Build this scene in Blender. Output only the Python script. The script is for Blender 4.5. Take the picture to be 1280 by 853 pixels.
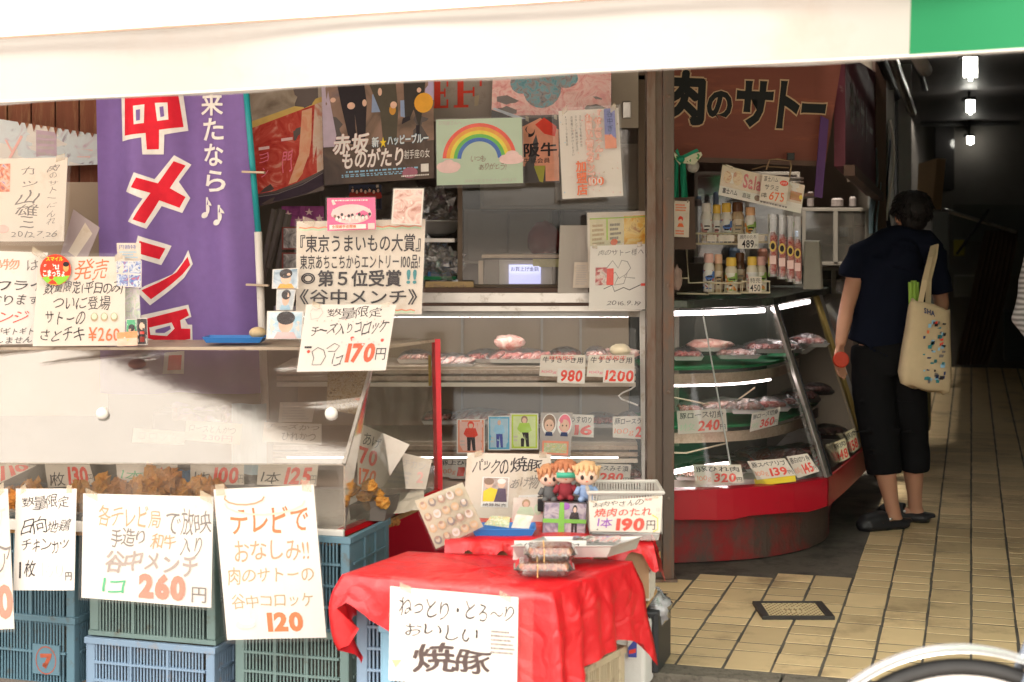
import bpy, bmesh, math, random
from mathutils import Vector, Matrix, noise
random.seed(7)
R = math.radians
for o in list(bpy.data.objects): bpy.data.objects.remove(o)
S = bpy.context.scene
COL = S.collection

# ---------------------------------------------------------------- camera
FPX, EYE, HX, HY = 1900.0, 1.46, 640.0, 295.0
cam = bpy.data.cameras.new('camera'); camo = bpy.data.objects.new('camera', cam); COL.objects.link(camo)
camo.location = (0, 0, EYE); camo.rotation_euler = (R(90), 0, 0)
cam.sensor_width = 36; cam.lens = 36 * FPX / 1280
cam.shift_y = -(426.5 - HY) / 1280
cam.clip_start = .05; cam.clip_end = 500
cam.dof.use_dof = True; cam.dof.focus_distance = 6.3; cam.dof.aperture_fstop = 3.6
S.camera = camo

# ---------------------------------------------------------------- sky, sun, exposure
SUN_ELEV, SUN_AZ = R(70), R(-30)      # az measured at the camera: sun stands behind and to the left
w = bpy.data.worlds.new("World"); S.world = w; w.use_nodes = True
nt = w.node_tree; nt.nodes.clear()
sky = nt.nodes.new('ShaderNodeTexSky'); sky.sky_type = 'NISHITA'; sky.sun_disc = False
sky.sun_elevation = SUN_ELEV; sky.sun_rotation = math.pi - SUN_AZ; sky.dust_density = 4.0; sky.air_density = 1.0
hsv = nt.nodes.new('ShaderNodeHueSaturation'); hsv.inputs['Saturation'].default_value = .12; hsv.inputs['Value'].default_value = 1.25
tnt = nt.nodes.new('ShaderNodeMix'); tnt.data_type = 'RGBA'; tnt.blend_type = 'MULTIPLY'; tnt.inputs['Factor'].default_value = 1
tnt.inputs['B'].default_value = (1.0, .935, .84, 1)
bg = nt.nodes.new('ShaderNodeBackground'); bg.inputs['Strength'].default_value = .15
out = nt.nodes.new('ShaderNodeOutputWorld')
nt.links.new(sky.outputs[0], hsv.inputs['Color']); nt.links.new(hsv.outputs[0], tnt.inputs['A'])
nt.links.new(tnt.outputs['Result'], bg.inputs['Color']); nt.links.new(bg.outputs[0], out.inputs[0])
sl = bpy.data.lights.new('sun', 'SUN'); slo = bpy.data.objects.new('sun', sl); COL.objects.link(slo)
sl.energy = 3.0; sl.angle = R(12); sl.color = (1, .93, .82)
sd = Vector((math.sin(SUN_AZ) * math.cos(SUN_ELEV), -math.cos(SUN_AZ) * math.cos(SUN_ELEV), math.sin(SUN_ELEV)))
slo.rotation_euler = sd.to_track_quat('Z', 'Y').to_euler()
slo.location = sd * 30
vs = S.view_settings; vs.view_transform = 'Standard'; vs.look = 'None'; vs.gamma = 1; vs.exposure = 2.3
S.display_settings.display_device = 'sRGB'
cy = S.cycles; cy.max_bounces = 10; cy.transparent_max_bounces = 24; cy.diffuse_bounces = 5; cy.glossy_bounces = 4
cy.use_denoising = True; cy.sample_clamp_indirect = 4; cy.caustics_reflective = False; cy.caustics_refractive = False

# ---------------------------------------------------------------- helpers
def P(px, py, Y): return Vector(((px - HX) / FPX * Y, Y, EYE - (py - HY) / FPX * Y))
AL = math.atan2(574, FPX)                     # the alley runs off to the right of the view axis
DU = Vector((math.cos(AL), -math.sin(AL), 0)); DV = Vector((math.sin(AL), math.cos(AL), 0))
def UV(u, v, z=0): return DU * u + DV * v + Vector((0, 0, z))

MATS = {}
def mat(name, col, rough=.6, var=.12, sc=6, metal=0, bump=0, bsc=60, dirt=None, spec=.3, trans=0, sub=0, coat=0, stretch=None):
    """procedural surface: base colour with cloudy variation, optional dirt patches and fine relief"""
    if name in MATS: return MATS[name]
    m = bpy.data.materials.new(name); m.use_nodes = True; MATS[name] = m
    n = m.node_tree; b = n.nodes['Principled BSDF']; L = n.links.new
    tc = n.nodes.new('ShaderNodeTexCoord'); src = tc.outputs['Object']
    if stretch:
        mp = n.nodes.new('ShaderNodeMapping'); mp.inputs['Scale'].default_value = stretch; L(src, mp.inputs[0]); src = mp.outputs[0]
    c0 = tuple(max(0, x * (1 - var)) for x in col) + (1,); c1 = tuple(min(1, x * (1 + var)) for x in col) + (1,)
    nz = n.nodes.new('ShaderNodeTexNoise'); nz.inputs['Scale'].default_value = sc; nz.inputs['Detail'].default_value = 5; L(src, nz.inputs[0])
    mx = n.nodes.new('ShaderNodeMix'); mx.data_type = 'RGBA'; mx.inputs['A'].default_value = c0; mx.inputs['B'].default_value = c1
    L(nz.outputs[0], mx.inputs['Factor']); colo = mx.outputs['Result']
    if dirt:
        dc, dam, dsc = dirt
        d = n.nodes.new('ShaderNodeTexNoise'); d.inputs['Scale'].default_value = dsc; d.inputs['Detail'].default_value = 8; d.inputs['Roughness'].default_value = .7; L(src, d.inputs[0])
        rp = n.nodes.new('ShaderNodeValToRGB'); rp.color_ramp.elements[0].position = .62 - dam * .35; rp.color_ramp.elements[1].position = .78 - dam * .3; L(d.outputs[0], rp.inputs[0])
        m2 = n.nodes.new('ShaderNodeMix'); m2.data_type = 'RGBA'; m2.inputs['B'].default_value = tuple(dc) + (1,)
        L(rp.outputs[0], m2.inputs['Factor']); L(colo, m2.inputs['A']); colo = m2.outputs['Result']
    L(colo, b.inputs['Base Color'])
    b.inputs['Roughness'].default_value = rough; b.inputs['Metallic'].default_value = metal
    b.inputs['Specular IOR Level'].default_value = spec; b.inputs['Coat Weight'].default_value = coat
    if sub: b.inputs['Subsurface Weight'].default_value = sub; b.inputs['Subsurface Radius'].default_value = (.02, .008, .004); b.inputs['Subsurface Scale'].default_value = 1
    if bump:
        bn = n.nodes.new('ShaderNodeTexNoise'); bn.inputs['Scale'].default_value = bsc; bn.inputs['Detail'].default_value = 4; L(src, bn.inputs[0])
        bp = n.nodes.new('ShaderNodeBump'); bp.inputs['Strength'].default_value = bump; bp.inputs['Distance'].default_value = .01
        L(bn.outputs[0], bp.inputs['Height']); L(bp.outputs[0], b.inputs['Normal'])
    if trans:                                  # thin cloth / paper lets light through
        o_ = n.nodes['Material Output']; ms = n.nodes.new('ShaderNodeMixShader'); tr = n.nodes.new('ShaderNodeBsdfTranslucent')
        L(colo, tr.inputs[0]); ms.inputs[0].default_value = trans; L(b.outputs[0], ms.inputs[1]); L(tr.outputs[0], ms.inputs[2]); L(ms.outputs[0], o_.inputs[0])
    return m
def ink(name, col): return mat('ink_' + name, col, .6, .18, 30, spec=.15)
def glow(name, col, st):
    if name in MATS: return MATS[name]
    m = bpy.data.materials.new(name); m.use_nodes = True; MATS[name] = m; b = m.node_tree.nodes['Principled BSDF']
    b.inputs['Base Color'].default_value = (.8, .8, .8, 1); b.inputs['Emission Color'].default_value = tuple(col) + (1,); b.inputs['Emission Strength'].default_value = st
    return m
def clear(name, haze=.06, tint=(1, 1, 1), rough=.06, refl=.10, scratch=0, hcol=(.8, .78, .74)):
    """thin clear sheet: see-through, a mirror film on it, and a little milky haze / scratches"""
    if name in MATS: return MATS[name]
    m = bpy.data.materials.new(name); m.use_nodes = True; MATS[name] = m; n = m.node_tree; L = n.links.new
    n.nodes.remove(n.nodes['Principled BSDF']); o_ = n.nodes['Material Output']
    t = n.nodes.new('ShaderNodeBsdfTransparent'); t.inputs[0].default_value = tuple(tint) + (1,)
    d = n.nodes.new('ShaderNodeBsdfDiffuse'); d.inputs[0].default_value = tuple(hcol) + (1,)
    g = n.nodes.new('ShaderNodeBsdfGlossy'); g.inputs['Roughness'].default_value = rough
    tc = n.nodes.new('ShaderNodeTexCoord'); nz = n.nodes.new('ShaderNodeTexNoise'); nz.inputs['Scale'].default_value = 7; nz.inputs['Detail'].default_value = 9; nz.inputs['Roughness'].default_value = .65
    L(tc.outputs['Object'], nz.inputs[0])
    mr = n.nodes.new('ShaderNodeMapRange'); mr.inputs['From Min'].default_value = .35; mr.inputs['From Max'].default_value = .75
    mr.inputs['To Min'].default_value = haze * .5; mr.inputs['To Max'].default_value = haze * (1.5 + scratch); L(nz.outputs[0], mr.inputs[0])
    m1 = n.nodes.new('ShaderNodeMixShader'); L(mr.outputs[0], m1.inputs[0]); L(t.outputs[0], m1.inputs[1]); L(d.outputs[0], m1.inputs[2])
    fr = n.nodes.new('ShaderNodeFresnel'); fr.inputs[0].default_value = 1.5
    ma = n.nodes.new('ShaderNodeMath'); ma.operation = 'MULTIPLY'; ma.inputs[1].default_value = refl / .04; ma.use_clamp = True; L(fr.outputs[0], ma.inputs[0])
    bp = n.nodes.new('ShaderNodeBump'); bp.inputs['Strength'].default_value = .12; bp.inputs['Distance'].default_value = .004; L(nz.outputs[0], bp.inputs['Height']); L(bp.outputs[0], g.inputs['Normal'])
    m2 = n.nodes.new('ShaderNodeMixShader'); L(ma.outputs[0], m2.inputs[0]); L(m1.outputs[0], m2.inputs[1]); L(g.outputs[0], m2.inputs[2]); L(m2.outputs[0], o_.inputs[0])
    return m
def photo(name, cols, sc=8, kind='noise', rough=.5, dist=1.5, stretch=(1, 1, 1)):
    """printed picture: blotches of ink running through a list of colours"""
    if name in MATS: return MATS[name]
    m = bpy.data.materials.new(name); m.use_nodes = True; MATS[name] = m; n = m.node_tree; b = n.nodes['Principled BSDF']; L = n.links.new
    tc = n.nodes.new('ShaderNodeTexCoord'); mp = n.nodes.new('ShaderNodeMapping'); mp.inputs['Scale'].default_value = stretch; L(tc.outputs['Object'], mp.inputs[0])
    if kind == 'noise':
        t = n.nodes.new('ShaderNodeTexNoise'); t.inputs['Scale'].default_value = sc; t.inputs['Detail'].default_value = 6; t.inputs['Distortion'].default_value = dist; L(mp.outputs[0], t.inputs[0]); fac = t.outputs[0]; lo, hi = .3, .7
    else:
        t = n.nodes.new('ShaderNodeTexVoronoi'); t.inputs['Scale'].default_value = sc; L(mp.outputs[0], t.inputs[0])
        s_ = n.nodes.new('ShaderNodeSeparateColor'); L(t.outputs['Color'], s_.inputs[0]); fac = s_.outputs[0]; lo, hi = 0, 1
    rp = n.nodes.new('ShaderNodeValToRGB'); L(fac, rp.inputs[0]); cr = rp.color_ramp
    if kind != 'noise': cr.interpolation = 'CONSTANT'
    while len(cr.elements) < len(cols): cr.elements.new(.5)
    for i, c in enumerate(cols):
        cr.elements[i].position = lo + (hi - lo) * i / max(1, len(cols) - (1 if kind == 'noise' else 0)); cr.elements[i].color = tuple(c) + (1,)
    L(rp.outputs[0], b.inputs['Base Color']); b.inputs['Roughness'].default_value = max(rough, .5); b.inputs['Specular IOR Level'].default_value = .15
    return m

class MB:
    """collects shapes with their materials; build() links them as one mesh object"""
    def __init__(s): s.v = []; s.f = []; s.mi = []; s.mats = []; s.m = None
    def use(s, m):
        if m not in s.mats: s.mats.append(m)
        s.m = s.mats.index(m); return s
    def add(s, vs, fs):
        b = len(s.v); s.v += [Vector(x) for x in vs]; s.f += [tuple(b + i for i in f) for f in fs]; s.mi += [s.m or 0] * len(fs); return s
    def box(s, a, b, M=None):
        x0, y0, z0 = a; x1, y1, z1 = b
        vs = [Vector((x, y, z)) for z in (z0, z1) for y in (y0, y1) for x in (x0, x1)]
        if M: vs = [M @ q for q in vs]
        return s.add(vs, [(0, 2, 3, 1), (4, 5, 7, 6), (0, 1, 5, 4), (2, 6, 7, 3), (0, 4, 6, 2), (1, 3, 7, 5)])
    def hexa(s, q):                            # 8 corners: four of the front face, four of the back face
        return s.add(q, [(0, 1, 2, 3), (7, 6, 5, 4), (0, 4, 5, 1), (1, 5, 6, 2), (2, 6, 7, 3), (3, 7, 4, 0)])
    def slab(s, q, off): return s.hexa([Vector(x) for x in q] + [Vector(x) + Vector(off) for x in q])
    def bar(s, p, q, wx, wy=None, up=(0, 0, 1)):
        p, q = Vector(p), Vector(q); wy = wy or wx; d = (q - p).normalized(); u = Vector(up)
        if abs(d.dot(u)) > .95: u = Vector((0, 1, 0))
        a = d.cross(u).normalized() * wx / 2; b = a.cross(d).normalized() * wy / 2
        return s.hexa([p - a - b, p + a - b, p + a + b, p - a + b, q - a - b, q + a - b, q + a + b, q - a + b])
    def rings(s, rg, cap=True, closed=True):
        n = len(rg[0]); vs = [p for r in rg for p in r]; fs = []
        for i in range(len(rg) - 1):
            for j in range(n if closed else n - 1): fs.append((i * n + j, i * n + (j + 1) % n, (i + 1) * n + (j + 1) % n, (i + 1) * n + j))
        if cap and closed: fs.append(tuple(range(n))[::-1]); fs.append(tuple((len(rg) - 1) * n + j for j in range(n)))
        return s.add(vs, fs)
    def tube(s, pts, r, n=8, flat=1, up=(0, 0, 1)):
        pts = [Vector(p) for p in pts]; rs = r if isinstance(r, (list, tuple)) else [r] * len(pts); rg = []
        for i, p in enumerate(pts):
            d = (pts[min(i + 1, len(pts) - 1)] - pts[max(i - 1, 0)]).normalized(); u = Vector(up)
            if abs(d.dot(u)) > .97: u = Vector((0, 1, 0))
            a = d.cross(u).normalized(); b = a.cross(d).normalized()
            rg.append([p + a * math.cos(2 * math.pi * k / n) * rs[i] + b * math.sin(2 * math.pi * k / n) * rs[i] * flat for k in range(n)])
        return s.rings(rg)
    def lathe(s, prof, c=(0, 0, 0), n=16, M=None):
        rg = []
        for r, z in prof:
            ring = [Vector((math.cos(2 * math.pi * k / n) * r, math.sin(2 * math.pi * k / n) * r, z)) for k in range(n)]
            rg.append([(M @ q if M else q) + Vector(c) for q in ring])
        return s.rings(rg)
    def ball(s, c, r, nu=12, nv=8, M=None, rough=0, fr=3, seed=0):
        r = (r, r, r) if isinstance(r, (int, float)) else r; rg = []
        for i in range(nv + 1):
            t = math.pi * (.02 + .96 * i / nv); ring = []
            for k in range(nu):
                a = 2 * math.pi * k / nu; d = Vector((math.sin(t) * math.cos(a), math.sin(t) * math.sin(a), -math.cos(t)))
                f = 1 + rough * noise.noise(d * fr + Vector((seed * 3.1, seed, 0)))
                q = Vector((d.x * r[0], d.y * r[1], d.z * r[2])) * f; ring.append((M @ q if M else q) + Vector(c))
            rg.append(ring)
        return s.rings(rg)
    def grid(s, fn, nx, ny):
        vs = [fn(i / nx, j / ny) for j in range(ny + 1) for i in range(nx + 1)]
        return s.add(vs, [(j * (nx + 1) + i, j * (nx + 1) + i + 1, (j + 1) * (nx + 1) + i + 1, (j + 1) * (nx + 1) + i) for j in range(ny) for i in range(nx)])
    def build(s, name, m=None, parent=None, org=None, smooth=False, bevel=0, kind=None, solid=0, label=None, remesh=0, subd=0, fix=True, folds=0):
        me = bpy.data.meshes.new(name)
        if parent is not None and org is None: org = parent.location
        if org is None: org = Vector((sum(q.x for q in s.v) / len(s.v), sum(q.y for q in s.v) / len(s.v), min(q.z for q in s.v)))
        org = Vector(org)
        me.from_pydata([q - org for q in s.v], [], s.f); 
        for x in (s.mats or [m]): me.materials.append(x)
        if s.mats: me.polygons.foreach_set('material_index', s.mi)
        if fix:
            bm = bmesh.new(); bm.from_mesh(me); bmesh.ops.recalc_face_normals(bm, faces=bm.faces); bm.to_mesh(me); bm.free()
        if smooth: me.polygons.foreach_set('use_smooth', [True] * len(me.polygons))
        o = bpy.data.objects.new(name, me); COL.objects.link(o)
        if parent is not None: o.parent = parent
        else: o.location = org
        if parent is not None and (org - parent.location).length > 1e-6: o.location = org - parent.location
        if bevel: b = o.modifiers.new('bevel', 'BEVEL'); b.width = bevel; b.segments = 2; b.limit_method = 'ANGLE'; b.angle_limit = R(40)
        if solid: q = o.modifiers.new('solid', 'SOLIDIFY'); q.thickness = solid; q.offset = 0
        if remesh:
            q = o.modifiers.new('remesh', 'REMESH'); q.mode = 'VOXEL'; q.voxel_size = remesh; q.use_smooth_shade = True
            q = o.modifiers.new('smooth', 'SMOOTH'); q.factor = .6; q.iterations = 6
            if folds:
                tx_ = bpy.data.textures.get('folds') or bpy.data.textures.new('folds', 'CLOUDS'); tx_.noise_scale = .16; tx_.noise_depth = 1
                q = o.modifiers.new('folds', 'DISPLACE'); q.texture = tx_; q.strength = folds; q.mid_level = .5; q.texture_coords = 'LOCAL'
        if subd: q = o.modifiers.new('subd', 'SUBSURF'); q.levels = subd; q.render_levels = subd
        if kind: o['kind'] = kind
        if label: o['label'] = label
        return o
def tag(o, label=None, cat=None, group=None, kind=None):
    for k, x in (('label', label), ('category', cat), ('group', group), ('kind', kind)):
        if x: o[k] = x
    return o
def empty(name, loc, label, cat, group=None):
    o = bpy.data.objects.new(name, None); COL.objects.link(o); o.location = loc; o.empty_display_size = .05
    return tag(o, label, cat, group)
def copy_tree(o, parent=None):
    c = o.copy(); COL.objects.link(c); c.parent = parent
    for ch in [x for x in bpy.data.objects if x.parent == o]: copy_tree(ch, c)
    return c

# ---------------------------------------------------------------- lettering
GL = {}; LZ = []
def glyph(ch, off):
    if ord(ch) >= 0x4e00: off = 0                # complex characters are thickened by offset copies instead
    k = (ch, off)
    if k not in GL:
        c = bpy.data.curves.new("glyph", "FONT"); c.body = ch; c.size = 1; c.resolution_u = 3; c.offset = off
        o = bpy.data.objects.new("glyph", c); me = o.to_mesh()
        bm = bmesh.new(); bm.from_mesh(me)
        for _ in range(2):
            lg = [e for e in bm.edges if e.calc_length() > .22]
            if lg: bmesh.ops.subdivide_edges(bm, edges=lg, cuts=1)
        bmesh.ops.triangulate(bm, faces=bm.faces)
        bm.verts.index_update(); V_ = [(q.co.x, q.co.y) for q in bm.verts]; F_ = [tuple(x.index for x in f.verts) for f in bm.faces]
        bm.free(); o.to_mesh_clear(); bpy.data.objects.remove(o); bpy.data.curves.remove(c)
        xs = [q[0] for q in V_] or [0, .3]
        adv = 1.0 if ord(ch) > 0x2000 else (max(xs) + .06 if V_ else .3)
        GL[k] = (V_, F_, adv)
    return GL[k]
def layout(text, off=0, hand=.0, vert=False, seed=0):
    """flat outline of a line of writing"""
    del LZ[:]
    hand *= 1.45; rnd = random.Random(sum(map(ord, text)) + seed); vs = []; fs = []; x = 0; y = 0
    for ch in text:
        V_, F_, adv = glyph(ch, off); ph = rnd.random() * 9
        sx = 1 + hand * rnd.uniform(-1.2, 1.2); sy = 1 + hand * rnd.uniform(-1.5, 1.2); a = hand * rnd.uniform(-.5, .7); dy = hand * rnd.uniform(-.6, .6); sh = hand * rnd.uniform(.2, 1.4)
        cps = [(0, 0)]
        if ord(ch) >= 0x4e00 and off > .004: cps += [(off * math.cos(q * math.pi / 4), off * math.sin(q * math.pi / 4)) for q in range(8)]
        for ci, (ox_, oy_) in enumerate(cps):
          fs += [tuple(len(vs) + i for i in f) for f in F_]; LZ.extend([ci] * len(V_))
          for gx, gy in V_:
            cx, cy = gx + ox_ - adv / 2, gy + oy_ - .38
            if hand:
                cx += hand * .35 * math.sin(cy * 6 + ph); cy += hand * .35 * math.sin(cx * 5 + ph * 2) + hand * .5 * cx
                cx += sh * cy
            X = cx * sx * math.cos(a) - cy * sy * math.sin(a); Y = cx * sx * math.sin(a) + cy * sy * math.cos(a) + dy
            vs.append((x + X + adv / 2, y + Y + .38))
        if vert: y -= 1.02
        else: x += adv * (1 - hand * .4)
    return vs, fs
def rp(n, seed): rnd = random.Random(seed); return [rnd.random() for _ in range(n)]

INK = dict(black=(.03, .025, .03), red=(.75, .07, .045), orange=(.78, .17, .06), grey=(.2, .18, .17), blue=(.07, .09, .35), green=(.08, .4, .2), pink=(.82, .22, .3),
           white=(.8, .78, .75), purple=(.3, .1, .42), brown=(.3, .2, .15), teal=(.05, .25, .28), yellow=(.85, .62, .05), fadeor=(.78, .29, .17), tan=(.46, .33, .2),
           skin=(.75, .5, .38), sky=(.3, .55, .75), faint=(.55, .5, .47), fadepink=(.85, .5, .45), lime=(.4, .6, .1), dkred=(.35, .04, .03), gold=(.7, .5, .15), palegreen=(.55, .7, .5), palepink=(.85,.6,.58), navy=(.03,.05,.14))
def I(c): return c if not isinstance(c, str) else ink(c, INK[c])
def PAPER(k='white'):
    return {'white': lambda: mat('paper_white', (.78, .74, .69), .55, .04, 5, trans=.12, dirt=((.66, .56, .44), .12, 4)),
            'cream': lambda: mat('paper_cream', (.75, .675, .59), .5, .07, 7, trans=.1, dirt=((.62, .5, .38), .22, 5)),
            'old': lambda: mat('paper_old', (.66, .58, .49), .55, .08, 8, dirt=((.5, .38, .24), .3, 6)),
            'yellow': lambda: mat('paper_yellow', (.74, .66, .42), .5, .05, 8, trans=.1)}.get(k, lambda: None)() or MATS[k]

def card(name, label, cat, q, Y, els=(), paper='white', th=.0012, curl=0, group=None, sleeve=None, parent=None, wav=0, nx=8, clearm='clear_sleeve', bz=0, kids='lettering'):
    """a sheet hung or stood at its place; q = (x0,y0,x1,y1) or TL,TR,BR,BL as seen, Y = distance(s)"""
    if len(q) == 4 and not isinstance(q[0], tuple): q = ((q[0], q[1]), (q[2], q[1]), (q[2], q[3]), (q[0], q[3]))
    Ys = [Y] * 4 if isinstance(Y, (int, float)) else Y
    c = [P(a[0], a[1], d) for a, d in zip(q, Ys)]
    N = (c[1] - c[0]).cross(c[3] - c[0]).normalized()
    if N.y > 0: N = -N
    W = (c[1] - c[0]).length; seed = sum(map(ord, label or name))
    def f(u, v, d=0):
        p = c[0].lerp(c[1], u).lerp(c[3].lerp(c[2], u), v)
        k = curl * W * (2 * u - 1) ** 2 + wav * (.6 * noise.noise(Vector((u * 3, v * 2, seed))) + .3 * math.sin(u * 9 + v * 4 + seed)) + bz * v
        return p + N * (d + k)
    cen = f(.5, 1); root = parent
    if parent is None:
        root = empty(name, cen, label, cat, group)
    bm = MB().use(PAPER(paper) if isinstance(paper, str) else paper)
    if th < .003 and not wav and parent is None: wav = .0022
    nx = nx if (curl or wav) else 1; ny = 5 if wav else 1
    fr = [f(i / nx, j / ny, th) for j in range(ny + 1) for i in range(nx + 1)]; bk = [f(i / nx, j / ny) for j in range(ny + 1) for i in range(nx + 1)]
    n = nx + 1; K = len(fr); F_ = []
    for j in range(ny):
        for i in range(nx):
            a = (j * n + i, j * n + i + 1, (j + 1) * n + i + 1, (j + 1) * n + i); F_.append(a); F_.append(tuple(K + x for x in a[::-1]))
    for i in range(nx):
        F_.append((i, K + i, K + i + 1, i + 1)); F_.append((ny * n + i + 1, K + ny * n + i + 1, K + ny * n + i, ny * n + i))
    for j in range(ny):
        F_.append((j * n, (j + 1) * n, K + (j + 1) * n, K + j * n)); F_.append((j * n + nx, K + j * n + nx, K + (j + 1) * n + nx, (j + 1) * n + nx))
    bm.add(fr + bk, F_)
    bm.build('paper' if th < .01 else 'board', parent=root, smooth=False)
    lay = [.0004 + th]; ob = MB()
    def put(vs, fs, m, lz=None):
        if not vs: return
        ob.use(m); ob.add([f(a, b, lay[0] + (lz[i] * .00004 if lz else 0)) for i, (a, b) in enumerate(vs)], fs); lay[0] += .0006 if lz and max(lz) else .0003
    def rect(u0, v0, u1, v1):
        k = 4 if (curl or wav) else 1
        return [(u0 + (u1 - u0) * i / k, v0 + (v1 - v0) * j / k) for j in range(k + 1) for i in range(k + 1)], [(j * (k + 1) + i, j * (k + 1) + i + 1, (j + 1) * (k + 1) + i + 1, (j + 1) * (k + 1) + i) for j in range(k) for i in range(k)]
    for e in els:
        t = e[0]
        if t == 'T':
            _, tx, u0, v0, u1, v1, colr = e[:7]; o_ = e[7] if len(e) > 7 else {}
            for pas in ((1, 0) if o_.get('out') else (0,)):
                off = o_.get('b', 0) + (o_['out'][1] if pas else 0)
                vs, fs = layout(tx, round(off, 3), o_.get('h', 0), o_.get('vert', False), o_.get('s', 0))
                if not vs: continue
                lz = list(LZ)
                v2, _2 = layout(tx, round(o_.get('b', 0), 3), o_.get('h', 0), o_.get('vert', False), o_.get('s', 0)) if pas else (vs, 0)
                x0 = min(a for a, b in v2); x1 = max(a for a, b in v2); y0 = min(b for a, b in v2); y1 = max(b for a, b in v2)
                if not o_.get('vert') and len(set(tx)) == 1 and tx[0] in 'ー~・': y0 -= .3; y1 += .3
                sk = o_.get('skew', 0)
                pts = [(u0 + (u1 - u0) * (a - x0) / max(.01, x1 - x0), v1 - (v1 - v0) * (b - y0) / max(.01, y1 - y0)) for a, b in vs]
                pts = [(a + sk * (v1 - b), b + o_.get('rise', 0) * (a - u0)) for a, b in pts]
                put(pts, fs, I(o_['out'][0]) if pas else I(colr), lz)
        elif t == 'R': put(*rect(*e[1:5]), I(e[5]))
        elif t == 'E':
            _, cu, cv, ru, rv, colr = e[:6]; n_ = 20
            put([(cu, cv)] + [(cu + ru * math.cos(2 * math.pi * k / n_), cv + rv * math.sin(2 * math.pi * k / n_)) for k in range(n_)], [(0, 1 + k, 1 + (k + 1) % n_) for k in range(n_)], I(colr))
        elif t == 'A':                         # ring / arc band: centre, radii in, out, angles
            _, cu, cv, r0, r1, a0, a1, asp, colr = e; n_ = 24; vs = []
            for k in range(n_ + 1):
                a = R(a0 + (a1 - a0) * k / n_)
                for r_ in (r0, r1): vs.append((cu + r_ * math.cos(a), cv - r_ * asp * math.sin(a)))
            put(vs, [(2 * k, 2 * k + 1, 2 * k + 3, 2 * k + 2) for k in range(n_)], I(colr))
        elif t == 'Q': put(list(e[1]), [tuple(range(len(e[1])))], I(e[2]))
        elif t == 'L':                         # polyline of some width
            pts, wd, colr = e[1:4]; vs = []; asp = (c[1] - c[0]).length / (c[3] - c[0]).length
            for i, p in enumerate(pts):
                a = pts[max(0, i - 1)]; b = pts[min(len(pts) - 1, i + 1)]; dx, dy = (b[0] - a[0]), (b[1] - a[1]) / asp; l = math.hypot(dx, dy) or 1
                vs += [(p[0] - dy / l * wd, p[1] + dx / l * wd * asp), (p[0] + dy / l * wd, p[1] - dx / l * wd * asp)]
            put(vs, [(2 * i, 2 * i + 1, 2 * i + 3, 2 * i + 2) for i in range(len(pts) - 1)], I(colr))
        elif t == 'S':                         # a block of tiny print: rows of short dashes
            _, u0, v0, u1, v1, rows, colr = e; rnd = random.Random(seed + rows); vs = []; fs = []
            for r_ in range(rows):
                u = u0; va = v0 + (v1 - v0) * (r_ + .15) / rows; vb = v0 + (v1 - v0) * (r_ + .7) / rows; end = u0 + (u1 - u0) * rnd.uniform(.7, 1)
                while u < end:
                    l = (u1 - u0) * rnd.uniform(.02, .07); b = len(vs); vs += [(u, va), (u + l, va), (u + l, vb), (u, vb)]; fs.append((b, b + 1, b + 2, b + 3)); u += l + (u1 - u0) * .02
            put(vs, fs, I(colr))
        elif t == 'F':                         # simple printed figure: head, hair, torso, legs
            _, cu, cv, hh, asp, hair, top, leg = e
            k = hh * asp
            put([(cu - k * .16, cv + hh * .5), (cu + k * .02, cv + hh * .5), (cu - k * .02, cv + hh), (cu - k * .14, cv + hh)], [(0, 1, 2, 3)], I(leg))
            put([(cu + k * .0, cv + hh * .5), (cu + k * .17, cv + hh * .5), (cu + k * .2, cv + hh), (cu + k * .08, cv + hh)], [(0, 1, 2, 3)], I(leg))
            put([(cu - k * .2, cv + hh * .2), (cu + k * .2, cv + hh * .2), (cu + k * .3, cv + hh * .45), (cu + k * .17, cv + hh * .52), (cu - k * .17, cv + hh * .52), (cu - k * .3, cv + hh * .4)], [(0, 1, 2, 3, 4, 5)], I(top))
            for rr, cc, dv in ((.14, hair, -.012), (.095, 'skin', .015)):
                put([(cu + k * rr * math.cos(a * .5236), cv + hh * (.1 + dv) + hh * rr * math.sin(a * .5236)) for a in range(12)], [tuple(range(12))], I(cc))
    if ob.v: ob.build(kids, parent=root, fix=False)
    if cat in ('price sign', 'notice', 'autograph', 'sign') and th < .01:      # strips of yellowed tape on the upper corners
        rt = random.Random(seed)
        for u in (.05, .86):
            tb_ = MB(); u += rt.uniform(-.03, .04); a_ = rt.uniform(-.03, .03)
            tb_.add([f(u, -.035 + a_, lay[0] + .0015), f(u + .09, -.035 - a_, lay[0] + .0015), f(u + .09, .04 - a_, lay[0] + .001), f(u, .04 + a_, lay[0] + .001)], [(0, 1, 2, 3)]); tb_.build('tape', clear('old_tape', .45, refl=.06, rough=.3, hcol=(.6, .5, .34)), root, fix=False)
    if sleeve is not None:                     # clear plastic sleeve round the sheet
        s = sleeve if isinstance(sleeve, tuple) else (sleeve,) * 4
        cl = MATS[clearm] if clearm == 'clear_sleeve' else MATS[clearm]
        sm = MB().use(cl)
        d = .004 + lay[0]
        def g(u, v): return f(-s[0] + u * (1 + s[0] + s[2]), -s[1] + v * (1 + s[1] + s[3]), d + .0015 * noise.noise(Vector((u * 5, v * 7, seed))))
        sm.grid(g, 8, 8); sm.build('plastic_sleeve', parent=root, fix=False)
    return root
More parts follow.
